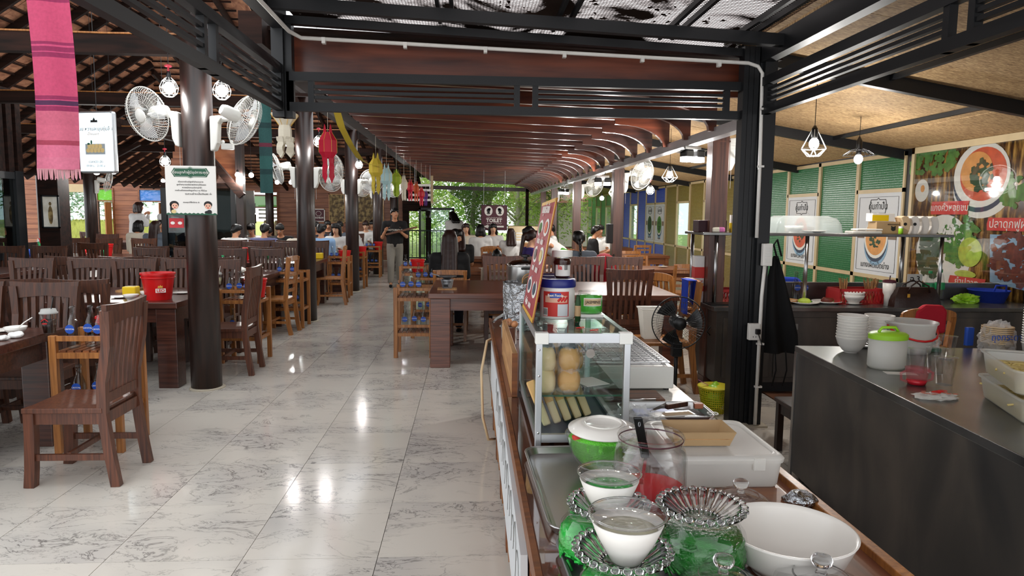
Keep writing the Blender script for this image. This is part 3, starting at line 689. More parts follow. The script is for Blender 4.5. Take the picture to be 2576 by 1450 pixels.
def tree(x, y, h, r, mat, label, bark='bark', nl=2600, ls=.1, zc=.55, group='garden trees'):
    t = thing('tree', label, 'tree', (x, y, -.05), random.uniform(0, 6), group)
    tr = G(); brs = []
    tr.tube([(0, 0, 0), (.05, .02, h*.3), (-.04, .08, h*.6), (.1, 0, h*.9)], [.13, .11, .08, .03], 8)
    for k in range(9):
        a = k*2.4; z0 = h*random.uniform(.25, .7); L = r*random.uniform(.6, 1); e = (L*math.cos(a), L*math.sin(a), z0+L*.6)
        tr.tube([(0, .03, z0), (e[0]*.5, e[1]*.5, z0+L*.4), e], [.05, .035, .012], 6); brs.append(e)
    part('trunk', tr, bark, t, True)
    f = G(); cl = [Vector((r*random.gauss(0, .45), r*random.gauss(0, .45), h*zc+h*random.uniform(-.35, .45))) for _ in range(26)]+[Vector(b) for b in brs]
    for k in range(nl):
        c = random.choice(cl)+Vector([random.gauss(0, r*.2) for _ in range(3)]); s = ls*random.uniform(.6, 1.3)
        q = Euler((random.uniform(-1, 1), random.uniform(-1, 1), random.uniform(0, 6))).to_matrix()
        f.add([c+q @ Vector(p) for p in ((0, -s, 0), (s*.35, 0, s*.1), (0, s, 0), (-s*.35, 0, s*.1))], [(0, 1, 2, 3)])
    part('foliage', f, mat, t)
    return t
tree(-1.9, 27.5, 4.2, 1.7, 'leaf_light', 'bright young tree behind the glass partition', 'bark_pale', 4200, .08)
tree(.1, 28.5, 4.6, 1.9, 'leaf_mid', 'garden tree standing behind the torn netting', 'bark_pale', 4200, .08)
tree(1.9, 27, 4.0, 1.5, 'leaf_light', 'airy tree behind the toilet sign', 'bark_pale', 3800, .075)
tree(3.6, 29, 5.0, 2.0, 'leaf_light', 'pale tree beyond the leaning menu board', 'bark', 3800, .09)
tree(-3.6, 31, 5.2, 2.2, 'leaf_mid', 'tree beyond the aisle railing', 'bark', 3600, .1)
tree(6.4, 31, 5.4, 2.2, 'leaf_light', 'tree outside the far green panes', 'bark', 3000, .1)
tree(1.0, 33.5, 6.5, 3.2, 'leaf_mid', 'large tree deep in the garden', 'bark', 5200, .15)
tree(-2.2, 36, 7.0, 3.4, 'leaf_dark', 'large darker tree at the back of the garden', 'bark', 4800, .16)
tree(5.6, 37, 7.0, 3.6, 'leaf_mid', 'large tree behind the neighbouring roof', 'bark', 4500, .16)
for k in range(7):
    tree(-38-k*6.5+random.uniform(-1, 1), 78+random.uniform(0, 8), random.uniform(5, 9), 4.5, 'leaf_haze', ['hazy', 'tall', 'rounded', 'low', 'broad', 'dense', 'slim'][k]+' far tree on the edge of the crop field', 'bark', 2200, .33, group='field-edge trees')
hb = thing('garden_house', 'low outbuilding with pinkish roof beyond the trees', 'building', (4.6, 34, 0))
plain('roof_pink', 'b07a74', .8); plain('house_wall', 'a9a29a', .8)
part('wall', G().box(-2.2, 3.5, 0, 3, 0, 2.2), 'house_wall', hb); part('roof', G().prism([(-2.7, 2.2), (4, 2.2), (4, 2.35), (-2.7, 2.35)], 4, Matrix.Translation((0, 1.2, 0))).beam((-2.7, -.8, 2.2), (4, -.8, 2.2), .1, .12), 'roof_pink', hb)
part('roof', G().add([(-2.7, -.9, 2.3), (4, -.9, 2.3), (4, 1.5, 3.4), (-2.7, 1.5, 3.4)], [(0, 1, 2, 3)]), 'roof_pink', hb)
# ================================================================== FURNITURE
def bar(g, pts, w, t, ax=(1, 0, 0)):
    """curved bar of rectangular section: w along ax, t across; pts may carry own w as 4th value"""
    ax = Vector(ax).normalized(); P = [Vector(p[:3]) for p in pts]; N = len(P); vs = []; fs = []
    for i, p in enumerate(P):
        d = (P[min(i+1, N-1)]-P[max(i-1, 0)]).normalized(); nrm = ax.cross(d).normalized(); ww = pts[i][3] if len(pts[i]) > 3 else w
        for a, b in ((-1, -1), (1, -1), (1, 1), (-1, 1)): vs.append(p+ax*a*ww/2+nrm*b*t/2)
    for i in range(N-1):
        for k in range(4): q = (k+1) % 4; fs.append((i*4+k, i*4+q, i*4+4+q, i*4+4+k))
    fs += [(3, 2, 1, 0), (N*4-4, N*4-3, N*4-2, N*4-1)]
    g.add(vs, fs); return g
def backcurve(z):   # y of the back at height z, leaning
    t = max(0, (z-.45)/.58); return -.205-.05*t*t+.02*math.sin(t*PI)*-1
def carved_chair(name, mat, label, W=.43):
    c = thing(name, label, 'chair')
    part('seat', G().prism([(-.215, 0), (.215, 0), (.215, .03), (.1, .024), (-.1, .024), (-.215, .03)], .43, Matrix.Translation((0, .01, .425))), mat, c, bevel=.004)
    for s in (-1, 1):
        x = s*(W/2-.025)
        part('rear_leg', bar(G(), [(x, -.255, 0), (x, -.225, .2), (x, -.2, .42), (x, -.205, .6), (x+s*.004, backcurve(.8), .8, .046), (x+s*.012, backcurve(.93), .93, .05), (x+s*.02, backcurve(1.0), 1.0, .05)], .042, .05), mat, c)
        part('front_leg', bar(G(), [(x, .21, 0), (x, .2, .1), (x, .19, .3), (x, .19, .425)], .05, .055), mat, c)
        part('stretcher', G().beam((x, -.21, .17), (x, .19, .17), .02, .035), mat, c)
    part('stretcher', G().beam((-W/2+.03, 0, .18), (W/2-.03, 0, .18), .02, .03), mat, c)
    part('seat_apron', G().box(-.19, .19, .175, .2, .36, .425).box(-.2, .2, -.22, -.19, .36, .425).box(-.2, -.175, -.2, .19, .36, .425).box(.175, .2, -.2, .19, .36, .425), mat, c)
    # top rail, horned ends, arched below, bowed back
    rows = []
    for z in (0, 1):
        for yy in (0, 1):
            r = []
            for i in range(13):
                u = -1+2*i/12; x = u*(W/2+.022 if z else W/2); zz = (1.035-.012*(1-u*u)) if z else (.905+.028*(1-abs(u))**.5 if abs(u) < .9 else .89)
                r.append((x, backcurve(zz)-.012*(1-u*u)+(.014 if yy else -.014), zz))
            rows.append(r)
    g = G(); g.strip([rows[0], rows[2], rows[3], rows[1], rows[0]]); 
    for i in (0, 12): g.add([rows[0][i], rows[1][i], rows[3][i], rows[2][i]], [(0, 1, 2, 3)])
    part('top_rail', g, mat, c)
    part('lower_rail', G().box(-W/2+.03, W/2-.03, -.222, -.198, .475, .53), mat, c)
    for k in range(6):
        x = -.135+.054*k
        part('slat', bar(G(), [(x, -.21, .52), (x, backcurve(.65)+.008, .65), (x, backcurve(.8), .8), (x*1.05, backcurve(.93)-.01, .93)], .03, .013), mat, c)
    return c
def ladder_chair(name, mat, label, top=.9):
    c = thing(name, label, 'chair')
    part('seat', G().prism([(-.215, 0), (.215, 0), (.215, .028), (0, .022), (-.215, .028)], .43, Matrix.Translation((0, .01, .43))), mat, c, bevel=.004)
    for s in (-1, 1):
        x = s*.185
        part('rear_leg', bar(G(), [(x, -.26, 0), (x, -.235, .12), (x, -.2, .4), (x, -.21, .6), (x, -.25, top)], .038, .05), mat, c)
        part('front_leg', bar(G(), [(x, .21, 0), (x, .18, .1), (x, .19, .43)], .04, .045), mat, c)
        part('stretcher', G().beam((x, -.22, .16), (x, .19, .16), .018, .032), mat, c)
    part('seat_apron', G().box(-.17, .17, .17, .19, .375, .43), mat, c); part('seat_apron', G().box(-.17, .17, -.21, -.19, .375, .43), mat, c)
    part('stretcher', G().beam((-.18, .0, .17), (.18, .0, .17), .018, .03), mat, c)
    part('top_rail', bar(G(), [(-.205, -.245, top-.02), (-.1, -.262, top-.015), (.1, -.262, top-.015), (.205, -.245, top-.02)], .06, .022, (0, .15, 1)), mat, c)
    for k in range(3): part('slat', bar(G(), [(-.18, -.215-.012*k, .56+k*.1), (0, -.235-.012*k, .56+k*.1), (.18, -.215-.012*k, .56+k*.1)], .04, .014, (0, .1, 1)), mat, c)
    return c
def round_chair(name, mat, label):
    c = thing(name, label, 'chair')
    part('seat', G().prism([(-.21, 0), (.21, 0), (.21, .026), (0, .02), (-.21, .026)], .42, Matrix.Translation((0, .01, .43))), mat, c)
    for s in (-1, 1):
        x = s*.19
        part('rear_leg', bar(G(), [(x, -.25, 0), (x, -.2, .4), (x, -.215, .6), (x, -.25, .82)], .036, .045), mat, c)
        part('front_leg', bar(G(), [(x, .2, 0), (x, .19, .43)], .04, .045), mat, c)
    pts = [(-.21, 0), (.21, 0)]+[(.21*math.cos(a), .05+.045*math.sin(a)) for a in [k*PI/10 for k in range(11)]]
    part('top_rail', G().prism(pts, .022, Matrix.Translation((0, -.252, .79))), mat, c)
    part('lower_rail', G().box(-.18, .18, -.225, -.205, .55, .59), mat, c)
    for k in range(4):
        x = -.12+.08*k; part('slat', bar(G(), [(x, -.216, .58), (x, -.25, .8)], .035, .012), mat, c)
    part('seat_apron', G().box(-.17, .17, .17, .19, .38, .43), mat, c); part('stretcher', G().beam((-.18, 0, .18), (.18, 0, .18), .018, .03), mat, c)
    return c
def slab_table(name, mat, label, L, D, loc, legs=.17, top=.76, group=None):
    """heavy plank table, origin at its centre on the floor"""
    t = thing(name, label, 'table', loc, 0, group)
    part('tabletop', G().prism([(-L/2, 0), (L/2, 0), (L/2-.004, .055), (-L/2+.004, .055)], D, Matrix.Translation((0, 0, top-.055))), mat, t, bevel=.006)
    g = [(-L/2+.06, L/2-.06, -D/2+.05, -D/2+.09), (-L/2+.06, L/2-.06, D/2-.09, D/2-.05)]
    for a in g: part('apron', G().box(*a, top-.18, top-.055), mat, t)
    for s in (-1, 1): part('apron', G().box(s*(L/2-.07)-.02, s*(L/2-.07)+.02, -D/2+.09, D/2-.09, top-.18, top-.055), mat, t)
    for sx in (-1, 1):
        for sy in (-1, 1):
            cx = sx*(L/2-legs/2-.02); cy = sy*(D/2-legs/2-.02)
            part('leg', G().box(cx-legs/2, cx+legs/2, cy-legs/2, cy+legs/2, 0, top-.055), mat, t, bevel=.006)
    return t
def cart(label):
    c = thing('bottle_cart', label, 'cart'); w, d, h = .38, .34, .76
    for sx in (-1, 1):
        for sy in (-1, 1):
            part('leg', G().box(sx*w/2-.022, sx*w/2+.022, sy*d/2-.018, sy*d/2+.018, 0, h), 'teak', c, bevel=.003)
    for z in (.24, .62):
        for k in range(7): part('slat', G().box(-w/2+.03+k*.047, -w/2+.066+k*.047, -d/2+.01, d/2-.01, z+.03, z+.042), 'teak_dark', c)
        for s in (-1, 1): part('shelf_rail', G().box(-w/2+.02, w/2-.02, s*d/2-.012, s*d/2+.012, z-.005, z+.03), 'teak', c)
        for s in (-1, 1): part('side_rail', G().box(s*w/2-.01, s*w/2+.01, -d/2+.02, d/2-.02, z, z+.03), 'teak', c)
    for s in (-1, 1): part('top_rail', G().box(-w/2+.02, w/2-.02, s*d/2-.01, s*d/2+.01, h-.035, h-.003), 'teak', c)
    part('guard_rail', G().box(-w/2+.02, w/2-.02, -d/2-.01, -d/2+.01, .33, .36), 'teak', c)
    return c
# --- tables
TG = 'slab tables of the hall'
TABS = [('T1', -3.9, 4.08, 2.4, 1.36, 'dark slab table with iced drink and white bowl, nearest the camera side'), ('T2', -3.72, 6.69, 2.4, 1.22, 'dark slab table with the red beer bucket beside the first column'),
        ('T3', -3.72, 9.02, 2.4, 1.16, 'dark slab table with covered white dish and green water bottle'), ('T4', -3.66, 11.5, 2.4, 1.2, 'dark slab table with the yellow box by the third column'),
        ('T5', -3.66, 14.1, 2.4, 1.2, 'dark slab table where the row of black-haired guests sits'), ('T6', -3.66, 16.6, 2.4, 1.2, 'dark slab table behind the fourth column'), ('T7', -3.66, 19.2, 2.4, 1.2, 'dark slab table deepest in the aisle row')]
tb0 = slab_table('slab_table', 'slab_wood', TABS[1][5], 2.4, 1.22, (TABS[1][1], TABS[1][2], 0), group=TG)
KIDS.clear()
for k, (n_, x, y, L, D, lb) in enumerate(TABS):
    if k == 1: continue
    if k == 0: slab_table('slab_table', 'slab_wood', lb, L, D, (x, y, 0), group=TG)
    else: dup(tb0, (x, y, 0), 0, lb, TG)
for x, y, lb in ((-6.9, 9.2, 'dark slab table between the glass partition and the second row'), (-6.9, 12.4, 'dark slab table in front of the glass booth'), (-9.6, 14.6, 'dark slab table crowded with small bottles near the open field window'), (-8.6, 18.2, 'dark slab table by the standing photographer')):
    dup(tb0, (x, y, 0), 0, lb, TG)
slab_table('slab_table', 'slab_warm', 'big reddish slab table with the small charcoal stove on it', 1.3, 1.4, (.235, 7.57, 0), .2)
slab_table('slab_table', 'slab_warm', 'reddish slab table with glossy pale top by the tall slatted chair', 1.2, 1.42, (1.5, 7.46, 0), .14)
# --- dark carved chairs
cp = carved_chair('carved_chair', 'chair_wood', 'dark carved chair'); P0 = Proto(cp)
cw = carved_chair('carved_chair', 'chair_wood_warm', 'reddish carved chair'); PW = Proto(cw)
GC = 'dark carved chairs of the hall'
PW.put((-2.235, 4.08, 0), PI/2, 'reddish-brown carved slatted chair at the table end, largest in view, facing sideways', 'table-end carved chairs')
PW.put((-2.32, 6.76, 0), PI/2+.03, 'reddish-brown carved chair at the table end just beyond the first column', 'table-end carved chairs')
rows = [ # (seat y, facing, xs, words)
 (3.22, 0, [-2.98, -3.5], 'near side of the table with the iced drink'),
 (4.86, PI, [-3.03, -3.54, -4.06], 'far side of the table with the iced drink'),
 (5.62, 0, [-2.93, -3.43, -3.95, -4.5], 'near side of the red bucket table'),
 (7.42, PI, [-2.72, -3.1, -3.6, -4.08, -4.68], 'far side of the red bucket table'),
 (8.25, 0, [-2.9, -3.42, -3.93, -4.5], 'near side of the covered-dish table'),
 (9.7, PI, [-2.85, -3.36, -3.9, -4.46], 'far side of the covered-dish table'),
 (10.75, 0, [-3.05, -3.6, -4.12, -4.65], 'near side of the yellow box table'),
 (12.12, PI, [-2.72, -3.22, -3.72, -4.22, -4.7], 'far side of the yellow box table'),
 (13.3, 0, [-2.85, -3.34, -3.84, -4.34, -4.8], 'guests row table, near side'),
 (14.9, PI, [-2.9, -3.4, -3.95, -4.5], 'guests row table, far side'),
 (15.85, 0, [-2.9, -3.45, -4.0, -4.5], 'fourth column table, near side'), (17.4, PI, [-2.9, -3.45, -4.0], 'fourth column table, far side'),
 (8.35, 0, [-5.95, -6.3], 'table by the glass partition, near side'), (10.0, PI, [-6.0, -6.55], 'table by the glass partition, far side'),
 (11.6, 0, [-5.95, -6.5, -7.05, -7.6], 'glass booth table, near side'), (13.1, PI, [-6.1, -6.7, -7.3], 'glass booth table, far side'),
]
nth = ['first', 'second', 'third', 'fourth', 'fifth']
for y, f, xs, wd in rows:
    for i, x in enumerate(xs):
        P0.put((x, y+random.uniform(-.03, .03), 0), f+random.uniform(-.04, .04), 'dark carved chair, %s from the aisle, %s' % (nth[i], wd), GC)
cg = carved_chair('carved_chair', 'clay_pale' if 'clay_pale' in MATS else 'post_wood', 'paler carved chair'); PG = Proto(cg)
for i, (x, y, f) in enumerate(((-8.6, 13.6, 0), (-9.2, 13.65, 0), (-9.8, 13.6, 0), (-10.35, 13.6, 0), (-7.9, 15.4, PI), (-9.0, 17.3, 0), (-9.7, 17.3, 0))):
    PG.put((x, y, 0), f, 'paler brown carved chair at the field-window tables, %s' % (['first', 'second', 'third', 'fourth', 'lone far-side', 'first of the deeper row', 'second of the deeper row'][i]), 'paler carved chairs')
# --- window-side carved chairs
PW.put((1.56, 6.9, 0), 0, 'tall reddish slatted chair pushed under the pale-topped table, beside the pedestal fan', 'corridor carved chairs')
for x, lb in ((.39, 'reddish carved chair across the stove table, one nearer the aisle'), (.86, 'reddish carved chair across the stove table, partly behind the menu board'), (1.47, 'reddish carved chair across the pale-topped table, beside the braided guest'), (1.96, 'reddish carved chair across the pale-topped table, beside the stroller')):
    PW.put((x, 8.42, 0), PI, lb, 'corridor carved chairs')
# --- teak ladder-back chairs
lp = ladder_chair('teak_chair', 'teak', 'teak chair', .98); PL = Proto(lp); GL = 'teak ladder-back chairs'
PL.put((-2.5, 8.98, 0), PI/2-.05, 'light teak ladder-back chair at the table end in front of the second column', GL)
PL.put((-2.36, 11.87, 0), PI/2+.12, 'light teak ladder-back chair at the table end by the third column', GL)
PL.put((1.73, 6.02, 0), PI/2, 'teak chair with blue cloth over its back behind the pedestal fan', GL)
sp = ladder_chair('teak_chair', 'teak', 'teak chair', .86); PS = Proto(sp)
PS.put((-.24, 8.6, 0), 0, 'low teak chair under the long-haired woman in black', GL)
rp_ = round_chair('round_back_chair', 'teak', 'teak chair'); PR = Proto(rp_); GR = 'round-backed teak chairs'
rd = round_chair('round_back_chair', 'chair_wood_warm', 'reddish chair'); PD = Proto(rd)
PR.put((2.42, 8.2, 0), -.9, 'round-backed teak chair turned askew near the plate table', GR)
tk = slab_table('teak_table', 'teak_dark', 'teak table', 1.3, .8, (.1, 10.1, 0), .07, .75, 'teak corridor tables'); tk['label'] = 'teak table where the boy and long-haired woman sit'; KIDS.pop(tk.name, None)
TT = [(1.7, 10.1, 'teak table between the purple-shirt girl and the stroller'), (.1, 12.8, 'teak table in the second corridor row, aisle side'), (1.6, 12.8, 'teak table in the second corridor row, window side'), (.1, 15.45, 'teak table with blue can and glasses'), (1.6, 15.45, 'teak table with small water bottle'), (.2, 18.6, 'teak table deepest in the corridor, aisle side'), (3.05, 10.6, 'teak table with the upturned white plate by the windows'), (3.4, 14.2, 'teak table beside the blue panes'), (3.4, 17.4, 'teak table next to the far green panes')]
for x, y, lb in TT: dup(tk, (x, y, 0), 0, lb, 'teak corridor tables')
spots = []
for tx, ty in [(.1, 10.1), (1.7, 10.1), (.1, 12.8), (1.6, 12.8), (.1, 15.45), (1.6, 15.45), (.2, 18.6)]:
    for dx in (-.33, .33):
        for sd in (-1, 1): spots.append((tx+dx, ty+sd*.62, 0 if sd < 0 else PI, tx, ty, dx, sd))
rowname = {10.1: 'first', 12.8: 'second', 15.45: 'third', 18.6: 'fourth'}
for k, (x, y, f, tx, ty, dx, sd) in enumerate(spots):
    lb = '%s chair, %s corridor row, %s side of the %s table, %s seat' % ('round-backed reddish' if k % 3 == 1 else 'round-backed teak' if k % 3 == 0 else 'teak ladder-back', rowname[ty], 'near' if sd < 0 else 'far', 'aisle' if tx < 1 else 'window-side', 'aisle-end' if dx < 0 else 'window-end')
    (PR, PD, PS)[k % 3].put((x, y+random.uniform(-.03, .03), 0), f+random.uniform(-.08, .08), lb, 'corridor dining chairs')
for x, y, f, lb in ((3.1, 9.9, 0, 'teak chair at the plate table by the windows'), (4.0, 16.2, .1, 'teak ladder-back chair in front of the blue panes'), (3.1, 13.5, 0, 'teak ladder-back chair at the table beside the blue panes'), (2.85, 11.5, PI, 'teak chair on the far side of the plate table')):
    PS.put((x, y, 0), f, lb, GL)
# --- bottle carts
kp = cart('teak bottle cart'); PK = Proto(kp); GK = 'teak bottle carts'
carts = [(-2.42, 4.62, 'teak bottle cart behind the largest carved chair'), (-2.33, 7.29, 'teak bottle cart behind the second table-end chair'), (-2.42, 9.5, 'teak bottle cart at the foot of the second column'), (-2.4, 12.9, 'teak bottle cart with red bucket past the side-on teak chair'), (-2.36, 14.5, 'teak bottle cart beside the third table end, next to the third column'), (-2.36, 16.95, 'teak bottle cart left of the walking waiter'), (-.6, 7.56, 'teak bottle cart at the end of the stove table'), (-.52, 8.75, 'teak bottle cart behind the first cart at the stove table'), (-.85, 10.6, 'teak cart with red bucket near the boy in brown')]
for x, y, lb in carts: PK.put((x, y, 0), random.uniform(-.03, .03), lb, GK)
# --- bottles
plain('label_blue', '1d4fb0', .4); plain('cap_blue', '2e5fd0', .4); plain('green_label', '2fa565', .4)
glass('bottle_glass', (.9, .95, .95), tint=.86)
def bottle(h=.27, r=.037):
    b = thing('water_bottle', 'clear glass water bottle', 'bottle')
    part('glass_body', G().lathe([(r*.9, 0), (r, .01), (r, h*.5), (r*.85, h*.6), (r*.45, h*.75), (r*.38, h*.92), (r*.48, h*.93), (r*.48, h), (r*.35, h)], 14), 'bottle_glass', b, True)
    part('label', G().prism([(.029*math.cos(a), .029*math.sin(a)) for a in [k*PI/8 for k in range(16)]], .002, Matrix.Translation((0, -r-.001, h*.46))), 'label_blue', b)
    part('label_text', text('CRYSTAL', .014, None, 'white_plastic', (0, 0, 0)).data, None, b, loc=(0, -r-.0025, h*.46), rot=(PI/2, 0, 0))
    return b
for o in [o for o in COL.objects if o.name.startswith('lettering')]: bpy.data.objects.remove(o)
bp_ = bottle(); PB = Proto(bp_)
pb2 = thing('plastic_bottle', 'clear plastic water bottle', 'bottle')
part('body', G().lathe([(.03, 0), (.032, .01), (.031, .05), (.033, .1), (.031, .14), (.02, .19), (.012, .205), (.012, .22)], 14), 'clear_glass', pb2, True)
part('label', G().lathe([(.0335, .08), (.0335, .13)], 14, cap=False), 'green_label', pb2, True); part('cap', G().lathe([(.014, .205), (.014, .225)], 10), 'green_label', pb2)
PP = Proto(pb2)
GB = 'glass water bottles on the carts'
cartw = ['cart behind the largest chair', 'cart behind the second end chair', 'cart at the second column foot', 'cart past the side-on teak chair', 'cart by the third table end', 'cart beside the waiter', 'cart at the stove table end', 'second cart at the stove table', 'cart near the boy in brown']
for ci, (cx, cy, lb) in enumerate(carts):
    where = lb.replace('teak bottle cart', 'cart').replace('teak cart', 'cart')
    words = where.split(' ', 1)[1]
    n = 3 if ci not in (3, 8) else 2
    for z in (.665, .285):
        for i in range(n):
            ox = (-.12+.085*i) if z > .5 else (-.1+.1*i)
            PB.put((cx+ox, cy-.07+.05*(i % 2), z), 0, 'glass bottle, %s on the %s shelf, %s' % (nth[i], 'upper' if z > .5 else 'lower', cartw[ci]), GB)
# --- red buckets
plain('gold', 'd8a53a', .4)
def bucket(h=.24, r=.14):
    b = thing('ice_bucket', 'red plastic ice bucket', 'bucket')
    part('body', G().lathe([(r*.74, 0), (r*.76, .01), (r*.97, h*.93), (r*1.03, h*.93), (r*1.03, h), (r*.97, h), (r*.72, .015), (.0001, .015)], 28), 'red_plastic', b, 40)
    part('rim_band', G().lathe([(r*.985, h*.8), (r*1.0, h*.8), (r*1.01, h*.84), (r*.99, h*.84)], 28, cap=False), 'red_plastic', b, True)
    return b
bk = bucket(); PBK = Proto(bk)
b1 = PBK.put((-2.77, 6.31, .76), 0, 'red beer ice bucket on the corner of the slab table by the column', 'red ice buckets')
a = at(442, 731, y=6.17)
bd = structure('beer_badge', kind='part')
bpy.data.objects.remove(bd)
part('badge', G().box(-.04, .04, -.002, .002, -.018, .018), 'white_plastic', b1, loc=(.068, -.112, .09), rot=(-.15, 0, .5), label='white logo plate')
text('LEO', .036, b1, 'red_plastic', (.07, -.116, .09), (PI/2-.15, 0, .5), bold=.001)
part('logo_animal', G().prism([(-.02, 0), (-.012, .02), (-.004, .012), (.004, .026), (.012, .012), (.02, .02), (.022, 0)], .002), 'gold', b1, loc=(.066, -.118, .115), rot=(-.15, 0, .5))
for x, y, z, lb in ((-2.33, 4.66, .665, 'red ice bucket on the cart behind the largest chair'), (-2.22, 7.3, .665, 'red ice bucket on the cart behind the second table-end chair'), (-2.3, 12.9, .665, 'red ice bucket on the cart past the side-on teak chair'), (-2.25, 14.5, .665, 'red ice bucket on the cart by the third table end'), (-2.22, 16.95, .665, 'red ice bucket on the cart beside the waiter'), (-.8, 10.6, .665, 'red ice bucket on the cart near the boy in brown'), (-3.6, 11.5, .76, 'red ice bucket on the table in front of the black-haired guests'), (-8.6, 14.6, .76, 'red ice bucket among small bottles near the field window'), (-6.3, 12.4, .76, 'red ice bucket on the glass booth table')):
    PBK.put((x, y, z), 0, lb, 'red ice buckets', .8 if z < .7 else .85)
# --- crockery and drinks on the tables
def bowl_g(r, h, t=.004, n=24): return G().lathe([(r*.45, 0), (r*.5, .006), (r*.85, h*.55), (r, h), (r-t, h), (r*.82, h*.55), (r*.45, .01), (.0001, .009)], n)
wbp = thing('white_bowl', 'white bowl', 'bowl'); part('body', bowl_g(.065, .05), 'white_ceramic', wbp, True); part('foot', G().lathe([(.035, -.001), (.035, .006)], 20), 'white_ceramic', wbp); PWB = Proto(wbp)
spn = thing('spoon', 'white spoon', 'spoon'); part('handle', G().tube([(0, 0, 0), (.03, 0, .03), (.075, 0, .06)], .004, 6), 'white_plastic', spn, True); part('bowl', G().ell((-.012, 0, -.004), (.022, .015, .006)), 'white_plastic', spn, True); PSP = Proto(spn)
plp = thing('white_plate', 'white plate', 'plate'); part('rim', G().lathe([(.05, 0), (.06, .004), (.11, .018), (.108, .02), (.058, .007), (.0001, .006)], 28), 'white_ceramic', plp, True); PPL = Proto(plp)
def cup(label, fill, straw='white_plastic'):
    c = thing('iced_drink', label, 'drink')
    part('cup', G().lathe([(.03, 0), (.043, .11), (.045, .11)], 20), 'clear_glass', c, True); part('liquid', G().lathe([(.029, .003), (.038, .075), (.0001, .075)], 18), fill, c, True)
    part('lid', G().lathe([(.046, .11), (.046, .116), (.04, .12), (.036, .135), (.0001, .135)], 20), 'milky', c, True); part('straw', G().tube([(0, 0, .05), (.012, 0, .12), (.03, 0, .2)], .003, 6), straw, c)
    return c
plain('cola', '1c0d08', .2); plain('pale_drink', 'c9c39a', .3); plain('yellow_plastic', 'e8c414', .4); plain('tissue', 'efefec', .9)
z = .76
p = at(125, 838, z=z); d1 = cup('iced black coffee in a clear cup with lid and dark straw', 'cola', 'black_plastic'); d1.location = p; d1.scale = (1.15,)*3
part('printed_logo', G().beam((-.018, -.041, .07), (0, -.041, .085), .003, .003).beam((0, -.041, .085), (.018, -.041, .07), .003, .003).box(-.013, .013, -.0425, -.041, .055, .06), 'red_plastic', d1)
p = at(40, 842, z=z); PWB.put(p, 0, 'white bowl with spoon beside the iced coffee', 'white bowls'); PSP.put(p+Vector((.02, 0, .045)), .3, 'white spoon standing in the bowl beside the iced coffee')
p = at(8, 835, z=z); PPL.put(p, 0, 'white plate at the edge of the iced coffee table', 'white plates', .7)
def crumple(r, seed):
    g = G(); random.seed(seed); g.ell((0, 0, r*.35), (r, r*.8, r*.4), 12, 8)
    g.v = [tuple(Vector(v)*(1+.35*mnoise.noise(Vector(v)*30+Vector((seed, 0, 0))))) for v in g.v]; g.v = [(x, y, max(0, q)) for x, y, q in g.v]; return g
solo('tissue', crumple(.05, 3), 'tissue', 'crumpled white tissue in front of the small white bowl', 'tissue', at(40, 850, z=z), 0)
solo('tissue', crumple(.04, 5), 'tissue', 'crumpled white tissue at the very edge of the iced coffee table', 'tissue', at(5, 857, z=z), 0)
p = at(549, 716, z=z); d2 = cup('pale iced drink with straw next to the column', 'pale_drink'); d2.location = p
PP.put((-3.05, 8.75, z), 0, 'green-labelled plastic water bottle on the covered-dish table', 'plastic bottles', 1.1)
cv = thing('covered_dish', 'oval white dish with matching cover near the green water bottle', 'dish', (-2.95, 8.9, z))
part('dish', G().lathe([(.08, 0), (.15, .03), (.155, .035)], 28, sx=1, sy=.75), 'white_ceramic', cv, True); part('cover', G().lathe([(.15, .036), (.13, .07), (.07, .095), (.0001, .1)], 28, sy=.75), 'white_ceramic', cv, True)
yb = thing('tissue_box', 'yellow plastic tissue box on the table corner right of the second column', 'box', (-2.62, 12.0, z))
part('body', G().box(-.11, .11, -.06, .06, 0, .1), 'yellow_plastic', yb, bevel=.012); part('slot', G().box(-.06, .06, -.008, .008, .1, .102), 'black_plastic', yb)
yb2 = thing('tissue_box', 'yellow tissue box behind the red beer bucket', 'box', (-3.12, 6.55, z)); part('body', G().box(-.06, .06, -.05, .05, 0, .09), 'yellow_plastic', yb2, bevel=.01); part('slot', G().box(-.04, .04, -.006, .006, .09, .092), 'black_plastic', yb2)
fd = thing('food_basket', 'bamboo tray of fried food next to the red beer bucket', 'tray', (-3.2, 6.95, z)); part('tray', G().box(-.2, .2, -.12, .12, 0, .02), 'board_wood', fd)
g = G(); random.seed(4)
for k in range(26): g.ell((random.uniform(-.17, .17), random.uniform(-.1, .1), .03), (.03, .018, .014), 6, 5)
plain('fried', '6b3f1c', .6, var=.3); o = part('fried_food', g, 'fried', fd, True); o['kind'] = 'stuff'
items = [(-2.98, 6.25, 'white bowl left of the red beer bucket'), (-2.95, 6.5, 'white bowl stacked behind the red beer bucket'), (-3.3, 8.8, 'white bowl behind the plastic bottle'), (-3.6, 9.1, 'white bowl on the covered-dish table'), (-3.0, 11.3, 'white bowl on the yellow box table'), (-3.9, 11.7, 'white bowl farther along the yellow box table'), (-3.1, 14.0, 'white bowl before the row of guests'), (-6.6, 12.3, 'white bowl on the glass booth table'), (-9.2, 14.5, 'white bowl among the small bottles'), (-.1, 12.7, 'white bowl in the second corridor row')]
for x, y, lb in items: PWB.put((x, y, z), 0, lb, 'white bowls')
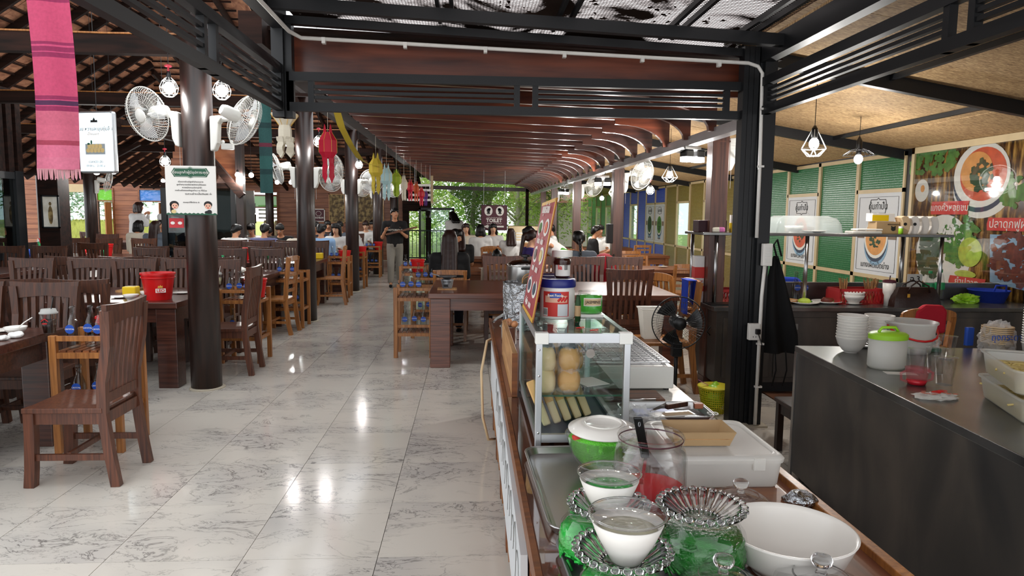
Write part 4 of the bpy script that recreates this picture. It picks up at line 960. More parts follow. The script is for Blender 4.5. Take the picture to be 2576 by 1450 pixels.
for i, (x, y, lb) in enumerate([(-3.15, 6.4, 'white plate beside the fried food'), (-2.75, 6.75, 'white plate behind the column side of the bucket table'), (-3.15, 9.2, 'white plate behind the covered dish'), (-3.5, 11.4, 'white plate on the yellow box table'), (-3.6, 14, 'white plate before the row of guests'), (-6.9, 9.3, 'white plate by the glass partition'), (3.0, 10.6, 'upturned white plate on the window-side teak table'), (.2, 10.0, 'white plate by the boy in brown')]): PPL.put((x, y, z), (PI, 0, 0) if 0 else 0, lb, 'white plates')
cups = thing('glass_tumbler', 'clear tumbler', 'glass'); part('wall', G().lathe([(.025, 0), (.034, .1)], 16), 'bottle_glass', cups, True); part('water', G().lathe([(.024, .004), (.029, .05)], 14), 'clear_glass', cups, True); PC = Proto(cups)
for k, (x, y, lb) in enumerate([(-2.75, 9.3, 'tall clear tumbler before the covered dish'), (-2.9, 11.2, 'clear tumbler left of the yellow box'), (-3.3, 14.1, 'clear tumbler before the guests'), (-.03, 15.5, 'clear tumbler beside the blue can'), (.3, 15.4, 'clear tumbler right of the blue can'), (1.5, 15.5, 'clear tumbler by the small water bottle')]): PC.put((x, y, z), 0, lb, 'clear tumblers')
can = thing('drink_can', 'blue drink can in front of the girl in white', 'can', (.15, 15.35, .75)); part('body', G().lathe([(.026, 0), (.033, .006), (.033, .11), (.027, .12)], 18), 'label_blue', can, True); part('top', G().lathe([(.027, .12), (.0001, .119)], 18), 'aluminium', can)
# small bottles crowding the far table
cols = ['green_label', 'red_plastic', 'yellow_plastic', 'white_plastic', 'cap_blue']
for q, mt in enumerate(cols):
    sb = thing('sauce_bottle', 'sauce bottle', 'bottle'); part('body', G().lathe([(.03, 0), (.032, .1), (.014, .15)], 12), mt if q != 3 else 'milky', sb, True); part('cap', G().lathe([(.014, .15), (.01, .19)], 10), 'white_plastic', sb)
    pr = Proto(sb); cn = ['green', 'red', 'yellow', 'milky', 'blue'][q]
    for k in range(5):
        pr.put((-8.55-.42*k-q*.08, 14.3+.13*q+.05*k, z), 0, '%s sauce bottle, %s from the aisle on the crowded field-window table' % (cn, nth[k]), 'sauce bottles')
    for k, (x, y, w) in enumerate([(-6.2-.3*q, 12.1, 'glass booth table'), (-3.4-.25*q, 11.9, 'yellow box table'), (-3.0-.28*q, 14.3, 'guests table')]):
        pr.put((x, y, z), 0, '%s sauce bottle standing on the %s' % (cn, w), 'sauce bottles')
# ================================================================== FANS, LAMPS, LANTERNS, SIGNS
def cage_wires(r, d, nw, side, wr=.0011):
    g = G()
    for k in range(nw):
        a = 2*PI*k/nw; ca, sa = math.cos(a), math.sin(a); a2 = a+.35
        p = [(ca*r*.24, side*d, sa*r*.24), (math.cos(a+.1)*r*.6, side*d*.93, math.sin(a+.1)*r*.6), (math.cos(a+.16)*r*.9, side*d*.55, math.sin(a+.16)*r*.9), (math.cos(a+.18)*r, 0, math.sin(a+.18)*r)]
        g.tube(p, wr, 3)
    for q in (.55, .8): g.tube([(q*r*math.cos(t), side*d*(.95 if q < .7 else .75), q*r*math.sin(t)) for t in [k*PI/18 for k in range(36)]], wr, 3, True)
    return g
def blades(r, n=3):
    g = G()
    for k in range(n):
        a0 = 2*PI*k/n; rows = []
        for i in range(7):
            q = .18+.72*i/6; w_ = .5*(math.sin(min(1, i/4)*PI/2)); tw = .5-.35*i/6
            rows.append([(q*r*math.cos(a0+t*w_+.25*q), .02*tw*(t*2)*2, q*r*math.sin(a0+t*w_+.25*q)) for t in (-.9, -.3, .3, .9)])
        g.strip(rows)
    return g
def fan_head(parent, r, mats, loc, aim):
    """motor with cage, blades and badge as its parts; faces local -Y"""
    q = Vector(aim).normalized(); rot = q.to_track_quat('-Y', 'Z').to_euler()
    body, wire, blade = mats
    h = part('fan_head', G().lathe([(.001, .21), (.04, .205), (.052, .17), (.055, .07), (.045, .05), (.02, .045)], 18).tube([(0, 0, .1), (0, 0, .0)], .008, 8), body, parent, 40, loc=loc, rot=rot)
    h.data.transform(Matrix.Rotation(-PI/2, 4, 'X'))
    part('front_cage', cage_wires(r, -.075, 54, 1), wire, h); part('rear_cage', cage_wires(r, .06, 54, 1), wire, h)
    part('rim', G().tube([(r*math.cos(t), 0, r*math.sin(t)) for t in [k*PI/24 for k in range(48)]], .005, 6, True), wire, h, True)
    part('blades', blades(r), blade, h, True).name = 'blade_wheel'
    hb = G().lathe([(.0001, -.082), (r*.22, -.08), (r*.26, -.072)], 20); o = part('badge', hb, body, h, True); o.data.transform(Matrix.Rotation(-PI/2, 4, 'X'))
    return h
frosted('blade_clear', 'cfd4d8', .45); plain('blade_black', '151515', .3)
plain('metal_red', 'b03040', .5)
def wall_fan():
    f = thing('wall_fan', 'white wall fan', 'fan')
    part('bracket', G().prism([(0, .04), (.09, .05), (.1, .03), (.07, -.02), (.06, -.18), (.035, -.24), (0, -.25)], .1), 'fan_white', f, bevel=.012)
    part('arm', G().tube([(.07, 0, .02), (.17, 0, .03), (.21, 0, .01)], [.028, .022, .018], 12), 'fan_white', f, True)
    part('pull_cord', G().tube([(.03, -.03, -.24), (.03, -.03, -.4)], .0015, 4), 'fan_white', f)
    return f
FM = ('fan_white', 'fan_white', 'blade_clear')
wf = wall_fan(); HP = fan_head(wf, .225, FM, (.27, 0, .02), (-.3, -.9, -.3)); PF = Proto(wf)
def put_fan(x, y, z, side, aim, label, sc=1):
    o = PF.put((x, y, z), 0 if side > 0 else PI, label, 'white wall fans', sc)
    h = [c for c in o.children if c.name.startswith('fan_head')][0]
    a = Vector(aim).normalized()
    if side < 0: a = Vector((-a.x, -a.y, a.z))
    h.rotation_euler = a.to_track_quat('-Y', 'Z').to_euler()
    # after track: local -Y points along aim
    return o
put_fan(CX-.125, 6.1, 2.33, -1, (-.42, -.85, -.3), 'white wall fan facing the camera above the notice board')
put_fan(CX+.125, 6.1, 2.30, 1, (.62, .62, -.3), 'white wall fan turned away to the aisle, beside the notice board column', 1)
put_fan(CX-.125, 9.96, 2.13, -1, (-.85, -.35, -.3), 'white wall fan beside the hanging dark green cloth')
put_fan(CX+.125, 9.96, 2.13, 1, (.9, -.35, .1), 'white wall fan behind the red paper lantern')
put_fan(CX-.125, 13.75, 2.15, -1, (-.2, -.9, -.3), 'white wall fan left of the third column')
put_fan(CX+.125, 13.75, 2.15, 1, (.2, -.9, .1), 'white wall fan right of the third column')
put_fan(CX-.125, 17.6, 2.15, -1, (-.3, -.9, -.3), 'small-looking white wall fan on the fourth column, hall side')
put_fan(CX+.125, 17.6, 2.15, 1, (.3, -.9, -.2), 'white wall fan on the fourth column, aisle side')
put_fan(-8.18, 15.8, 2.15, 1, (.75, .3, -.2), 'white wall fan on the lone post beside the field window')
put_fan(2.28, 6.13, 2.2, 1, (.55, -.75, .1), 'white wall fan on the wooden post behind the black steel post', 1)
put_fan(2.2, 9.96, 2.12, 1, (.55, -.75, -.3), 'white wall fan over the stroller, second wooden post')
put_fan(2.2, 13.8, 2.12, 1, (.5, -.8, -.3), 'white wall fan on the third wooden post')
put_fan(2.2, 17.6, 2.12, 1, (.5, -.8, -.3), 'white wall fan on the slim far post')
# pedestal fan
pf = thing('pedestal_fan', 'black pedestal fan behind the white electric grill', 'fan', (1.64, 5.33, 0))
part('base', G().lathe([(.2, 0), (.2, .02), (.17, .035), (.05, .05), (.0001, .055)], 28), 'black_plastic', pf, 40)
part('pole', G().tube([(0, 0, .05), (0, 0, .55)], .016, 12), 'black_plastic', pf, True); part('control_box', G().box(-.04, .04, -.035, .035, .44, .56), 'black_plastic', pf, bevel=.01)
fan_head(pf, .205, ('black_plastic', 'black_plastic', 'blade_black'), (0, -.03, .715), (-.15, -1, .05))
# --- lamps
def roofz(x, y): return oz(x)-.0 if x > 2.05 else 2.86-.032*(x+1.4) if x > -1.45 else 3.0 if x > -2.15 and y < 9.5 else min(az(x), bz(y))-.01
def cage_lamp(kind, label, loc, cord, col='fan_white', power=None, sc=1):
    loc = Vector(loc); cord = (roofz(loc.x, loc.y)-loc.z if cord else 0)
    t = thing('pendant_lamp' if kind != 'flood' else 'spot_lamp', label, 'lamp', loc, random.uniform(0, 1), 'ceiling lamps', sc)
    if kind == 'cage':
        part('bulb', G().ell((0, 0, -.015), (.044, .044, .048), 14, 8), 'bulb', t, True)  # bulb shape widened to take in the bloom around it
        g = G(); pr = [(.02, .07), (.05, .04), (.072, -.01), (.062, -.055), (.03, -.085)]
        for k in range(8): a = k*PI/4; g.tube([(r*math.cos(a), r*math.sin(a), z) for r, z in pr], .0025, 4)
        for r, z in pr[1:]: g.tube([(r*math.cos(k*PI/4), r*math.sin(k*PI/4), z) for k in range(8)], .0025, 4, True)
        part('wire_cage', g, col, t); part('socket', G().lathe([(.022, .03), (.024, .06), (.018, .09), (.012, .12)], 12), 'black_plastic', t, True)
        part('tap_ornament', G().lathe([(.028, .155), (.03, .165), (.012, .175)], 8).tube([(0, 0, .12), (0, 0, .16)], .008, 6), 'metal_red', t)
    elif kind == 'diamond':
        part('bulb', G().ell((0, 0, -.02), (.04, .04, .05), 14, 8), 'bulb', t, True)
        g = G(); top = [(.022*math.cos(k*PI/3), .022*math.sin(k*PI/3), .1) for k in range(6)]; mid = [(.11*math.cos(k*PI/3), .11*math.sin(k*PI/3), -.06) for k in range(6)]; bo = [(.05*math.cos(k*PI/3+PI/6), .05*math.sin(k*PI/3+PI/6), -.12) for k in range(6)]
        for k in range(6):
            g.tube([top[k], mid[k]], .0025, 4); g.tube([mid[k], mid[(k+1) % 6]], .0025, 4); g.tube([mid[k], bo[k]], .0025, 4); g.tube([mid[(k+1) % 6], bo[k]], .0025, 4); g.tube([bo[k], bo[(k+1) % 6]], .0025, 4)
        part('wire_cage', g, col, t); part('socket', G().lathe([(.02, .02), (.026, .05), (.026, .1), (.01, .13)], 12), 'black_plastic', t, True)
    elif kind == 'saucer':
        part('bulb', G().ell((0, 0, -.05), (.042, .042, .05), 14, 8), 'bulb', t, True)
        g = G()
        for k in range(18): a = k*PI/9; g.tube([(.03*math.cos(a), .03*math.sin(a), .06), (.09*math.cos(a), .09*math.sin(a), .035), (.15*math.cos(a), .15*math.sin(a), -.01)], .0022, 4)
        for r, z in ((.15, -.01), (.09, .035)): g.tube([(r*math.cos(k*PI/12), r*math.sin(k*PI/12), z) for k in range(24)], .0025, 4, True)
        part('wire_shade', g, 'black_steel', t); part('socket', G().lathe([(.024, -.01), (.028, .06), (.028, .13), (.015, .16), (.005, .18)], 12), 'black_plastic', t, True)
    elif kind == 'globe':
        part('bulb', G().ell((0, 0, 0), (.05, .05, .05), 14, 8), 'bulb', t, True); part('socket', G().lathe([(.02, .045), (.022, .09), (.008, .1)], 10), 'black_plastic', t, True)
    elif kind == 'flood':
        for s in (-1, 1):
            part('lamp_head', G().box(s*.07-.05, s*.07+.05, -.045, .045, -.015, .05), 'black_plastic', t, bevel=.01); part('lit_face', G().box(s*.07-.045, s*.07+.045, -.04, .04, -.06, -.014), 'bulb', t)
        part('bracket', G().box(-.1, .1, -.01, .01, .06, .09).tube([(0, 0, .05), (.05, 0, 2.22-loc.z)], .008, 6), 'steel', t); part('shade_plate', G().add([(-.14, -.06, .055), (.14, -.06, .055), (.16, .06, .02), (-.16, .06, .02)], [(0, 1, 2, 3)]), 'steel', t)
    if cord: part('cord', G().tube([(0, 0, .1), (0, 0, cord/sc)], .003, 5), 'black_plastic', t)
    if not cord and kind == 'globe': part('pedestal', G().lathe([(.12, -loc.z), (.1, .03-loc.z), (.015, .06-loc.z), (.015, -.04)], 14), 'black_steel', t, True)
    l = lamp((0, 0, -.1 if kind != 'cage' else -.02), power or LAMP_W, .05); l.parent = t
    return t
pend = [('cage', 425, 217, 6.02, .35, 'caged bulb on the camera-side fan flank of the first column'), ('cage', 558, 224, 6.02, .35, 'caged bulb between the first column and the turned-away fan'),
 ('cage', 802, 354, 9.85, .3, 'caged bulb beside the red paper lantern'), ('cage', 718, 352, 9.85, .3, 'caged bulb glowing through the white paper lantern'), ('cage', 415, 404, 10.3, .8, 'caged bulb beside the notice board, halfway down the hall'),
 ('cage', 903, 413, 13.6, .4, 'caged bulb right of the third column'), ('cage', 1007, 466, 17.4, .4, 'caged bulb behind the pale far lanterns'),
 ('globe', 598, 440, 14.0, .7, 'glowing globe bulb on the booth gable'), ('globe', 632, 441, 14.6, .7, 'glowing globe bulb right of the booth gable'), ('globe', 697, 459, 17, .5, 'globe bulb left of the thin far post'), ('globe', 732, 459, 17, .5, 'globe bulb right of the thin far post'), ('globe', 410, 455, 18.5, .6, 'globe bulb high over the standing photographer'), ('globe', 243, 433, 12, .6, 'globe bulb under the lit dessert sign'), ('globe', 286, 431, 12, .6, 'second globe bulb under the lit dessert sign'),
 ('diamond', 2048, 356, 5.7, .38, 'large diamond wire pendant beside the black steel post'), ('saucer', 2160, 388, 6.9, .2, 'saucer-shaped wire pendant in front of the green panes'), ('diamond', 1685, 436, 9.6, .35, 'diamond wire pendant over the window-side tables'), ('cage', 1636, 477, 12.0, .3, 'round caged bulb beyond the diamond pendant'), ('globe', 1514, 499, 15.5, .2, 'small glowing globe near the blue panes'), ('globe', 1337, 584, 19.5, 0, 'lit globe lamp on a table in front of the garden'),
 ('diamond', 1545, 478, 12.8, .3, 'dim diamond pendant by the second wooden post'),
 ('flood', 1742, 392, 6.5, 0, 'twin square spot lamp under the eave beam, nearest the steel rack'), ('flood', 1516, 457, 10.6, 0, 'twin square spot lamp farther along the eave beam'), ('flood', 1418, 482, 14.4, 0, 'far twin spot lamp along the eave beam')]
for kd, px, py, Y, cord, lb in pend:
    cage_lamp(kd, lb, at(px, py, y=Y), cord, power=LAMP_W*(1.6 if kd == 'flood' else 1))
# --- paper lanterns
plain('paper_red', 'c81838', .6); plain('paper_white', 'e6dfcc', .7); plain('paper_yellow', 'c9b23a', .7); plain('paper_lime', 'a8c437', .7); plain('paper_orange', 'c8502a', .7); plain('paper_blue', 'b7dbe0', .7); plain('paper_purple', '5b2a80', .7); plain('gold_trim', 'e8b848', .4)
def lantern(label, px, py0, py1, Y, mat, wpx, flare=False, cord=.3, seed=0):
    top = at(px, py0, y=Y); bot = at(px, py1, y=Y); H = top.z-bot.z; r = wpx*Y/1741/2
    t = thing('paper_lantern', label, 'lantern', (top.x, Y, bot.z), random.uniform(0, .6), 'hanging paper lanterns')
    if flare:
        part('crown', G().lathe([(r, H*.95), (r*.95, H*.9), (r*.42, H*.7)], 6, cap=False), mat, t); part('body', G().lathe([(r*.42, H*.7), (r*.5, H*.6), (r*.5, H*.35), (r*.42, H*.3)], 6, cap=False), mat, t)
    else:
        part('body', G().lathe([(r*.45, H*.86), (r*.98, H*.72), (r, H*.52), (r*.55, H*.42)], 8), mat, t)
        for k in range(4): a = k*PI/2+.3; part('ear', G().add([(r*.5*math.cos(a-.5), r*.5*math.sin(a-.5), H*.85), (r*.5*math.cos(a+.5), r*.5*math.sin(a+.5), H*.85), (r*.42*math.cos(a), r*.42*math.sin(a), H)], [(0, 1, 2)]), mat, t)
    g = G()
    for k in range(8): a = k*PI/4; g.tube([(r*.46*math.cos(a), r*.46*math.sin(a), H*(.7 if flare else .86)), (r*math.cos(a)*1.01, r*math.sin(a)*1.01, H*(.92 if flare else .72)), (r*1.01*math.cos(a), r*1.01*math.sin(a), H*(.93 if flare else .52))], r*.02, 4)
    part('gold_trim', g, 'gold_trim', t)
    for k in range(4):
        a = k*PI/2+.4; c, s = math.cos(a), math.sin(a); w_ = r*.34; q = r*.5; h0 = H*.45; rows = []
        for i in range(9):
            z = h0*(1-i/8); ww = w_*(1 if i < 7 else .6 if i < 8 else .05)*(1+.12*math.sin(i*2.5)); rr = q+r*.06*math.sin(i*1.3+k)
            rows.append([(rr*c-ww*s, rr*s+ww*c, z), (rr*c*1.04, rr*s*1.04, z), (rr*c+ww*s, rr*s-ww*c, z)])
        part('tail', G().strip(rows), mat, t)
    cord = max(.05, roofz(top.x, Y)-top.z)
    part('cord', G().tube([(0, 0, H*.8), (0, 0, H+cord)], .002, 4), 'paper_white', t)
    return t
lantern('white cut-paper lantern with flared crown under the lattice corner', 716, 280, 398, 7.4, 'paper_white', 66, True, .25)
lantern('large red paper lantern with gold trim and four tails', 824, 312, 461, 7.9, 'paper_red', 46, False, .25)
lantern('yellow paper lantern behind the swooping ribbon', 945, 384, 490, 10.4, 'paper_yellow', 34)
lantern('pale blue paper lantern behind the yellow one', 972, 410, 505, 11.2, 'paper_blue', 30)
lantern('lime green paper lantern', 997, 425, 497, 11.6, 'paper_lime', 25)
lantern('white paper lantern right of the lime one', 1016, 440, 506, 12.6, 'paper_white', 18)
lantern('orange-red paper lantern, first of the far trio', 1032, 450, 507, 13.6, 'paper_red', 17)
lantern('orange paper lantern in the middle of the far trio', 1047, 456, 509, 14.2, 'paper_orange', 15)
lantern('orange-red paper lantern, last of the far trio', 1060, 470, 519, 14.8, 'paper_red', 16)
lantern('purple paper lantern at the end of the row', 1071, 476, 519, 15.4, 'paper_purple', 12)
# --- hanging cloths
def cloth_mat(name, stops, rough=.9):
    m, n, l, b = newmat(name); tc = n.new('ShaderNodeTexCoord'); sp_ = n.new('ShaderNodeSeparateXYZ'); l.new(tc.outputs['Generated'], sp_.inputs[0])
    rp = n.new('ShaderNodeValToRGB'); rp.color_ramp.interpolation = 'CONSTANT'; e = rp.color_ramp.elements
    while len(e) < len(stops): e.new(.5)
    for k, (p, c) in enumerate(stops): e[k].position = p; e[k].color = rgb(c)
    l.new(sp_.outputs[2], rp.inputs[0]); nz = n.new('ShaderNodeTexNoise'); nz.inputs['Scale'].default_value = 60; l.new(tc.outputs['Object'], nz.inputs['Vector'])
    mx = n.new('ShaderNodeMix'); mx.data_type = 'RGBA'; mx.blend_type = 'MULTIPLY'; mx.inputs[0].default_value = .35; l.new(rp.outputs[0], mx.inputs[6]); l.new(nz.outputs['Fac'], mx.inputs[7])
    l.new(mx.outputs[2], b.inputs['Base Color']); b.inputs['Roughness'].default_value = rough; return m
pk, pd_, pv = 'c2466f', '8c2450', '4a2045'
st = [(0, 'd0708a'), (.05, 'cf6a86'), (.1, 'a03a50'), (.118, 'c66078'), (.18, 'c05c74')]
for q in (.24, .46, .68, .9):
    st += [(q, pd_), (q+.018, pk), (q+.022, pd_ if q in (.46, .9) else pv), (q+.043, pk), (q+.048, pd_), (q+.062, 'be4468')]
cloth_mat('pink_weave', st[:32])
Yc = 4.6; c0 = at(148, 455, y=Yc); ct = thing('hanging_cloth', 'pink striped woven cloth hanging with a fringe in front of the lit dessert sign', 'cloth', (c0.x, Yc, c0.z), .12)
part('runner', cloth(lambda u, v: ((u-.5)*.245+.01*math.sin(v*5), .012*math.sin(u*7+v*4), .07+v*1.5), 8, 40), 'pink_weave', ct, True)
g = G()
for k in range(34): x = -.12+.245*k/33; dx = random.uniform(-.006, .006); g.add([(x-.003, 0, .075), (x+.003, 0, .075), (x+.003+dx, .004, random.uniform(0, .02)), (x-.003+dx, .004, random.uniform(0, .02))], [(0, 1, 2, 3)])
plain('fringe', 'c58a92', .9); part('fringe', g, 'fringe', ct)
part('hanging_rod', G().tube([(-.15, 0, 1.57), (.15, 0, 1.57)], .01, 8), 'teak', ct)
cloth_mat('green_weave', [(0, '2c5553'), (.2, '1f3f40'), (.26, '30605c'), (.4, '27494a'), (.5, '6b2a3c'), (.54, '2b5553'), (.7, '1f3f40'), (.76, '30605c')])
Yc = 9.0; c0 = at(671, 486, y=Yc); c2 = thing('hanging_cloth', 'dark green woven cloth hanging behind the turned-away fan', 'cloth', (c0.x, Yc, c0.z), 0)
part('runner', cloth(lambda u, v: ((u-.5)*.16, .01*math.sin(u*6+v*5), v*1.15), 6, 26), 'green_weave', c2, True)
part('hanging_rod', G().tube([(-.1, 0, 1.15), (.1, 0, 1.15)], .008, 6).tube([(0, 0, 1.15), (0, 0, 3.0-c0.z)], .003, 5), 'teak', c2)
pts = [at(846, 275, y=8.2), at(858, 318, y=8.3), at(880, 362, y=8.5), at(905, 400, y=8.9), at(925, 412, y=9.6), at(950, 420, y=10.4)]
g = G(); rows = []
for i in range(len(pts)-1):
    for s in range(5):
        p = pts[i].lerp(pts[i+1], s/5); rows.append([p+Vector((-.045, 0, .015)), p, p+Vector((.045, .01, -.015))])
rows.append([pts[-1]+Vector((-.04, 0, 0)), pts[-1], pts[-1]+Vector((.04, 0, 0))])
solo('ribbon', G().strip(rows), 'paper_yellow', 'long yellow ribbon swooping down from the lattice to the yellow lantern', 'ribbon', smooth=True)
# --- notice board on the first column
nb = thing('notice_board', 'white notice with green title plate and two small figures on the first column', 'sign', (-2.32, 5.97, 1.72))
part('board', G().box(-.205, .205, -.006, .006, -.2, .2), 'paper', nb)
def plaque(w_, h): return [(-w_*.9, -h*.6), (-w_*.85, -h), (-w_*.15, -h), (0, -h*1.25), (w_*.15, -h), (w_*.85, -h), (w_*.9, -h*.6), (w_, 0), (w_*.9, h*.6), (w_*.85, h), (w_*.15, h), (0, h*1.25), (-w_*.15, h), (-w_*.85, h), (-w_*.9, h*.6), (-w_, 0)]
part('title_plate', G().prism(plaque(.155, .037), .002, Matrix.Translation((0, -.007, .145))), 'dark_green', nb)
part('plate_outline', G().tube([(x*.93, -.0085, .145+z*.86) for x, z in plaque(.155, .037)], .0012, 4, True), 'paper', nb)
text('เรียนลูกค้าผู้มีอุปการะคุณ', .03, nb, 'paper', (0, -.009, .145))
for k, (tx, s, x) in enumerate([('เนื่องจากร้านมีลูกค้าจำนวนมาก', .017, 0), ('ลูกค้าสามารถเรียกพนักงานได้ตลอด', .017, .005), ('หากพนักงานบริการล่าช้า', .017, .01), ('ทางร้านต้องขออภัยลูกค้ามา ณ ที่นี้ด้วย', .017, 0), ('รบกวนชำระเป็นเงินสด ค่ะ', .022, .06), ('ขอบคุณที่ใช้บริการ ค่ะ', .016, 0)]):
    text(tx, s, nb, 'ink', (x, -.0075, [.068, .044, .02, -.004, -.032, -.102][k]))
part('border_strip', G().prism([(-.205+.41*i/24, -.2+(.012 if i % 2 else .004)) for i in range(25)]+[(.205, -.206), (-.205, -.206)], .002, Matrix.Translation((0, -.008, 0))), 'dark_green', nb)
plain('print_skin', 'e6b49a', .6); plain('print_hair', '151214', .6); plain('print_red', 'c03038', .6); plain('print_cream', 'd8c48a', .6)
def disc(g, x, z, rx, rz, y, n=14): g.prism([(x+rx*math.cos(k*2*PI/n), z+rz*math.sin(k*2*PI/n)) for k in range(n)], .0012, Matrix.Translation((0, y, 0))); return g
for s in (-1, 1):
    x = s*.135
    part('printed_figure', disc(disc(G(), x, -.118, .034, .028, -.0074), x, -.183, .03, .014, -.0074) if s > 0 else disc(disc(G(), x-.005, -.12, .038, .03, -.0074), x-.025, -.155, .014, .04, -.0074), 'print_hair', nb)
    part('printed_face', disc(G(), x, -.133, .027, .024, -.0086), 'print_skin', nb); g = disc(disc(G(), x-.011, -.13, .0035, .005, -.0098, 8), x+.011, -.13, .0035, .005, -.0098, 8); part('printed_eye', g, 'print_hair', nb)
    part('printed_mouth', disc(G(), x, -.146, .006, .005, -.0098, 8), 'print_red', nb); part('printed_dress', disc(G(), x+.01*s, -.178, .02, .016, -.0088), 'print_cream' if s < 0 else 'ink', nb)
cd_ = thing('menu_card', 'small dark red card with round dishes below the notice board', 'sign', (-2.47, 6.02, 1.445)); part('card', G().box(-.06, .06, -.003, .003, -.04, .04), 'print_red', cd_); g = G(); disc(g, -.03, 0, .018, .013, -.0045); disc(g, .03, 0, .018, .013, -.0045); part('printed_dish', g, 'paper', cd_)
# --- lit dessert sign
emis('lightbox', 'd2e6f0', 1.0); emis('lightbox_edge', 'eafcff', 1.6)
p = at(240, 358, y=9.0); ls = thing('light_box_sign', 'lit white dessert sign behind the pink cloth', 'sign', (p.x, 9, p.z), -.25)
part('case', G().box(-.25, .25, 0, .09, -.38, .38), 'aluminium', ls, bevel=.03); part('lit_face', G().box(-.225, .225, -.006, 0, -.355, .355), 'lightbox', ls)
part('lit_edge', G().box(.215, .24, -.008, .0, -.34, .34), 'lightbox_edge', ls)
text('ขนม หวานละมุนชุ่มลิ้น', .06, ls, 'ink', (0, -.008, .16), name='lettering'); text('Dessert', .05, ls, 'board_wood', (-.02, -.008, .1), shear=.3)
text('เวลาเปิด-ปิด', .042, ls, 'ink', (0, -.008, -.24)); text('09.00 น.   21.00 น.', .036, ls, 'ink', (0, -.008, -.29))
part('crown_mark', G().prism([(-.05, .24), (.05, .24), (.045, .27), (.02, .265), (0, .3), (-.02, .265), (-.045, .27)], .002, Matrix.Translation((0, -.008, 0))), 'ink', ls)
g = G(); plain('print_bun', 'e3c78a', .6); plain('print_plate', 'a8b0b4', .6)
part('printed_plate', G().prism([(-.14, -.15), (.14, -.15), (.14, -.02), (-.14, -.02)], .001, Matrix.Translation((0, -.0075, 0))), 'print_plate', ls)
for k in range(9): disc(g, -.1+.05*(k % 5)+.02*(k//5), -.1+.05*(k//5), .03, .028, -.0085)
part('printed_buns', g, 'print_bun', ls).name = 'printed_bun'; part('printed_leaf', disc(disc(G(), -.05, .0, .012, .025, -.0095), -.09, -.02, .02, .012, -.0095), 'dark_green', ls)
part('hanger', G().tube([(0, .04, .37), (0, .04, roofz(p.x, 9)-p.z)], .004, 6), 'black_plastic', ls)
# --- framed picture near the partition, pictures on the back wall, small signs
def frame(name, label, px0, px1, py0, py1, Y, fm, pm, cat='picture', rz=0):
    a = at(px0, py1, y=Y); b = at(px1, py0, y=Y); w_, h = (b.x-a.x)/2, (b.z-a.z)/2
    t = thing(name, label, cat, ((a.x+b.x)/2, Y, (a.z+b.z)/2), rz); e = .06*min(w_, h)+.012
    for bx in ((-w_, w_, -h, -h+e), (-w_, w_, h-e, h), (-w_, -w_+e, -h, h), (w_-e, w_, -h, h)): part('frame_side', G().box(bx[0], bx[1], -.015, .015, bx[2], bx[3]), fm, t)
    part('picture', G().box(-w_+e, w_-e, -.004, .004, -h+e, h-e), pm, t); return t, w_, h
ramp_mat('carving', 'Noise', [(.35, '3a2c18'), (.5, '6f5a34'), (.6, 'a08a58')], (1, 1, 1), .6, 9, 6, .4)
ramp_mat('faded_art', 'Noise', [(.4, 'c9c3b2'), (.6, 'e2ded2')], (1, 1, 1), .7, 6)
t, w_, h = frame('framed_picture', 'tall framed drawing of a standing figure beside the dark glass', 108, 147, 492, 574, 10.98, 'black_steel', 'faded_art'); part('drawn_figure', disc(disc(G(), 0, -.05, .035, .14, -.006), 0, .12, .02, .03, -.006), 'carving', t)
for i, (a0, a1, lb) in enumerate([(828, 868, 'framed carved panel left of the fourth column'), (893, 966, 'framed carved panel right of the third column')]): frame('carved_picture', lb, a0, a1, 488, 561, 22.98, 'board_wood', 'carving')
frame('framed_picture', 'small framed calendar beside the booth', 622, 642, 512, 536, 22.98, 'black_steel', 'faded_art'); frame('carved_picture', 'small dark carved frame below the calendar', 622, 644, 540, 562, 22.98, 'rafter_wood', 'carving')
plain('maroon', '4f1c2a', .5); plain('maroon_dark', '3a1420', .5)
t, w_, h = frame('guide_plaque', 'small maroon plaque with white lettering on the plank wall', 786, 817, 526, 558, 22.98, 'paper', 'maroon', 'sign')
text('MICHELIN', .07, t, 'paper', (0, -.007, -.08), bold=.002); part('emblem_ring', G().tube([(.085*math.cos(k*PI/8), -.006, .055+.075*math.sin(k*PI/8)) for k in range(16)], .006, 4, True), 'paper', t)
p = at(1243, 548, y=16.5); ts = thing('toilet_sign', 'maroon toilet sign with two oval silhouettes and a white arrow', 'sign', (p.x, 16.5, p.z))
part('panel', G().box(-.3, .3, -.015, .015, -.29, .29), 'maroon', ts); part('panel_rim', G().box(-.31, -.3, -.02, .02, -.3, .3).box(.3, .31, -.02, .02, -.3, .3).box(-.31, .31, -.02, .02, .29, .3).box(-.31, .31, -.02, .02, -.3, -.29), 'ink', ts)
for s in (-1, 1):
    x = s*.135; part('oval', disc(G(), x, .155, .095, .115, -.018, 24), 'paper', ts)
    g = G(); disc(g, x, .17, .042, .05, -.02); disc(g, x-.02*s, .2, .035, .03, -.02); g.prism([(x-.01, .14), (x+.015, .14), (x+.045, .1), (x+.02, .085), (x-.045, .095)], .001, Matrix.Translation((0, -.02, 0))); part('silhouette', g, 'ink', ts)
    text('หญิง' if s < 0 else 'ชาย', .035, ts, 'ink', (x, -.02, .062))
text('TOILET', .115, ts, 'paper', (0, -.018, -.07), bold=.004)
for z in (-.0, -.14): part('flourish', G().tube([(-.18+.03*k, -.018, z+.008*(-1)**k) for k in range(13)], .005, 4), 'paper', ts)
part('arrow', G().prism([(-.25, -.21), (-.14, -.255), (-.14, -.228), (.23, -.228), (.23, -.19), (-.14, -.19), (-.14, -.165)], .002, Matrix.Translation((0, -.018, 0))), 'paper', ts)
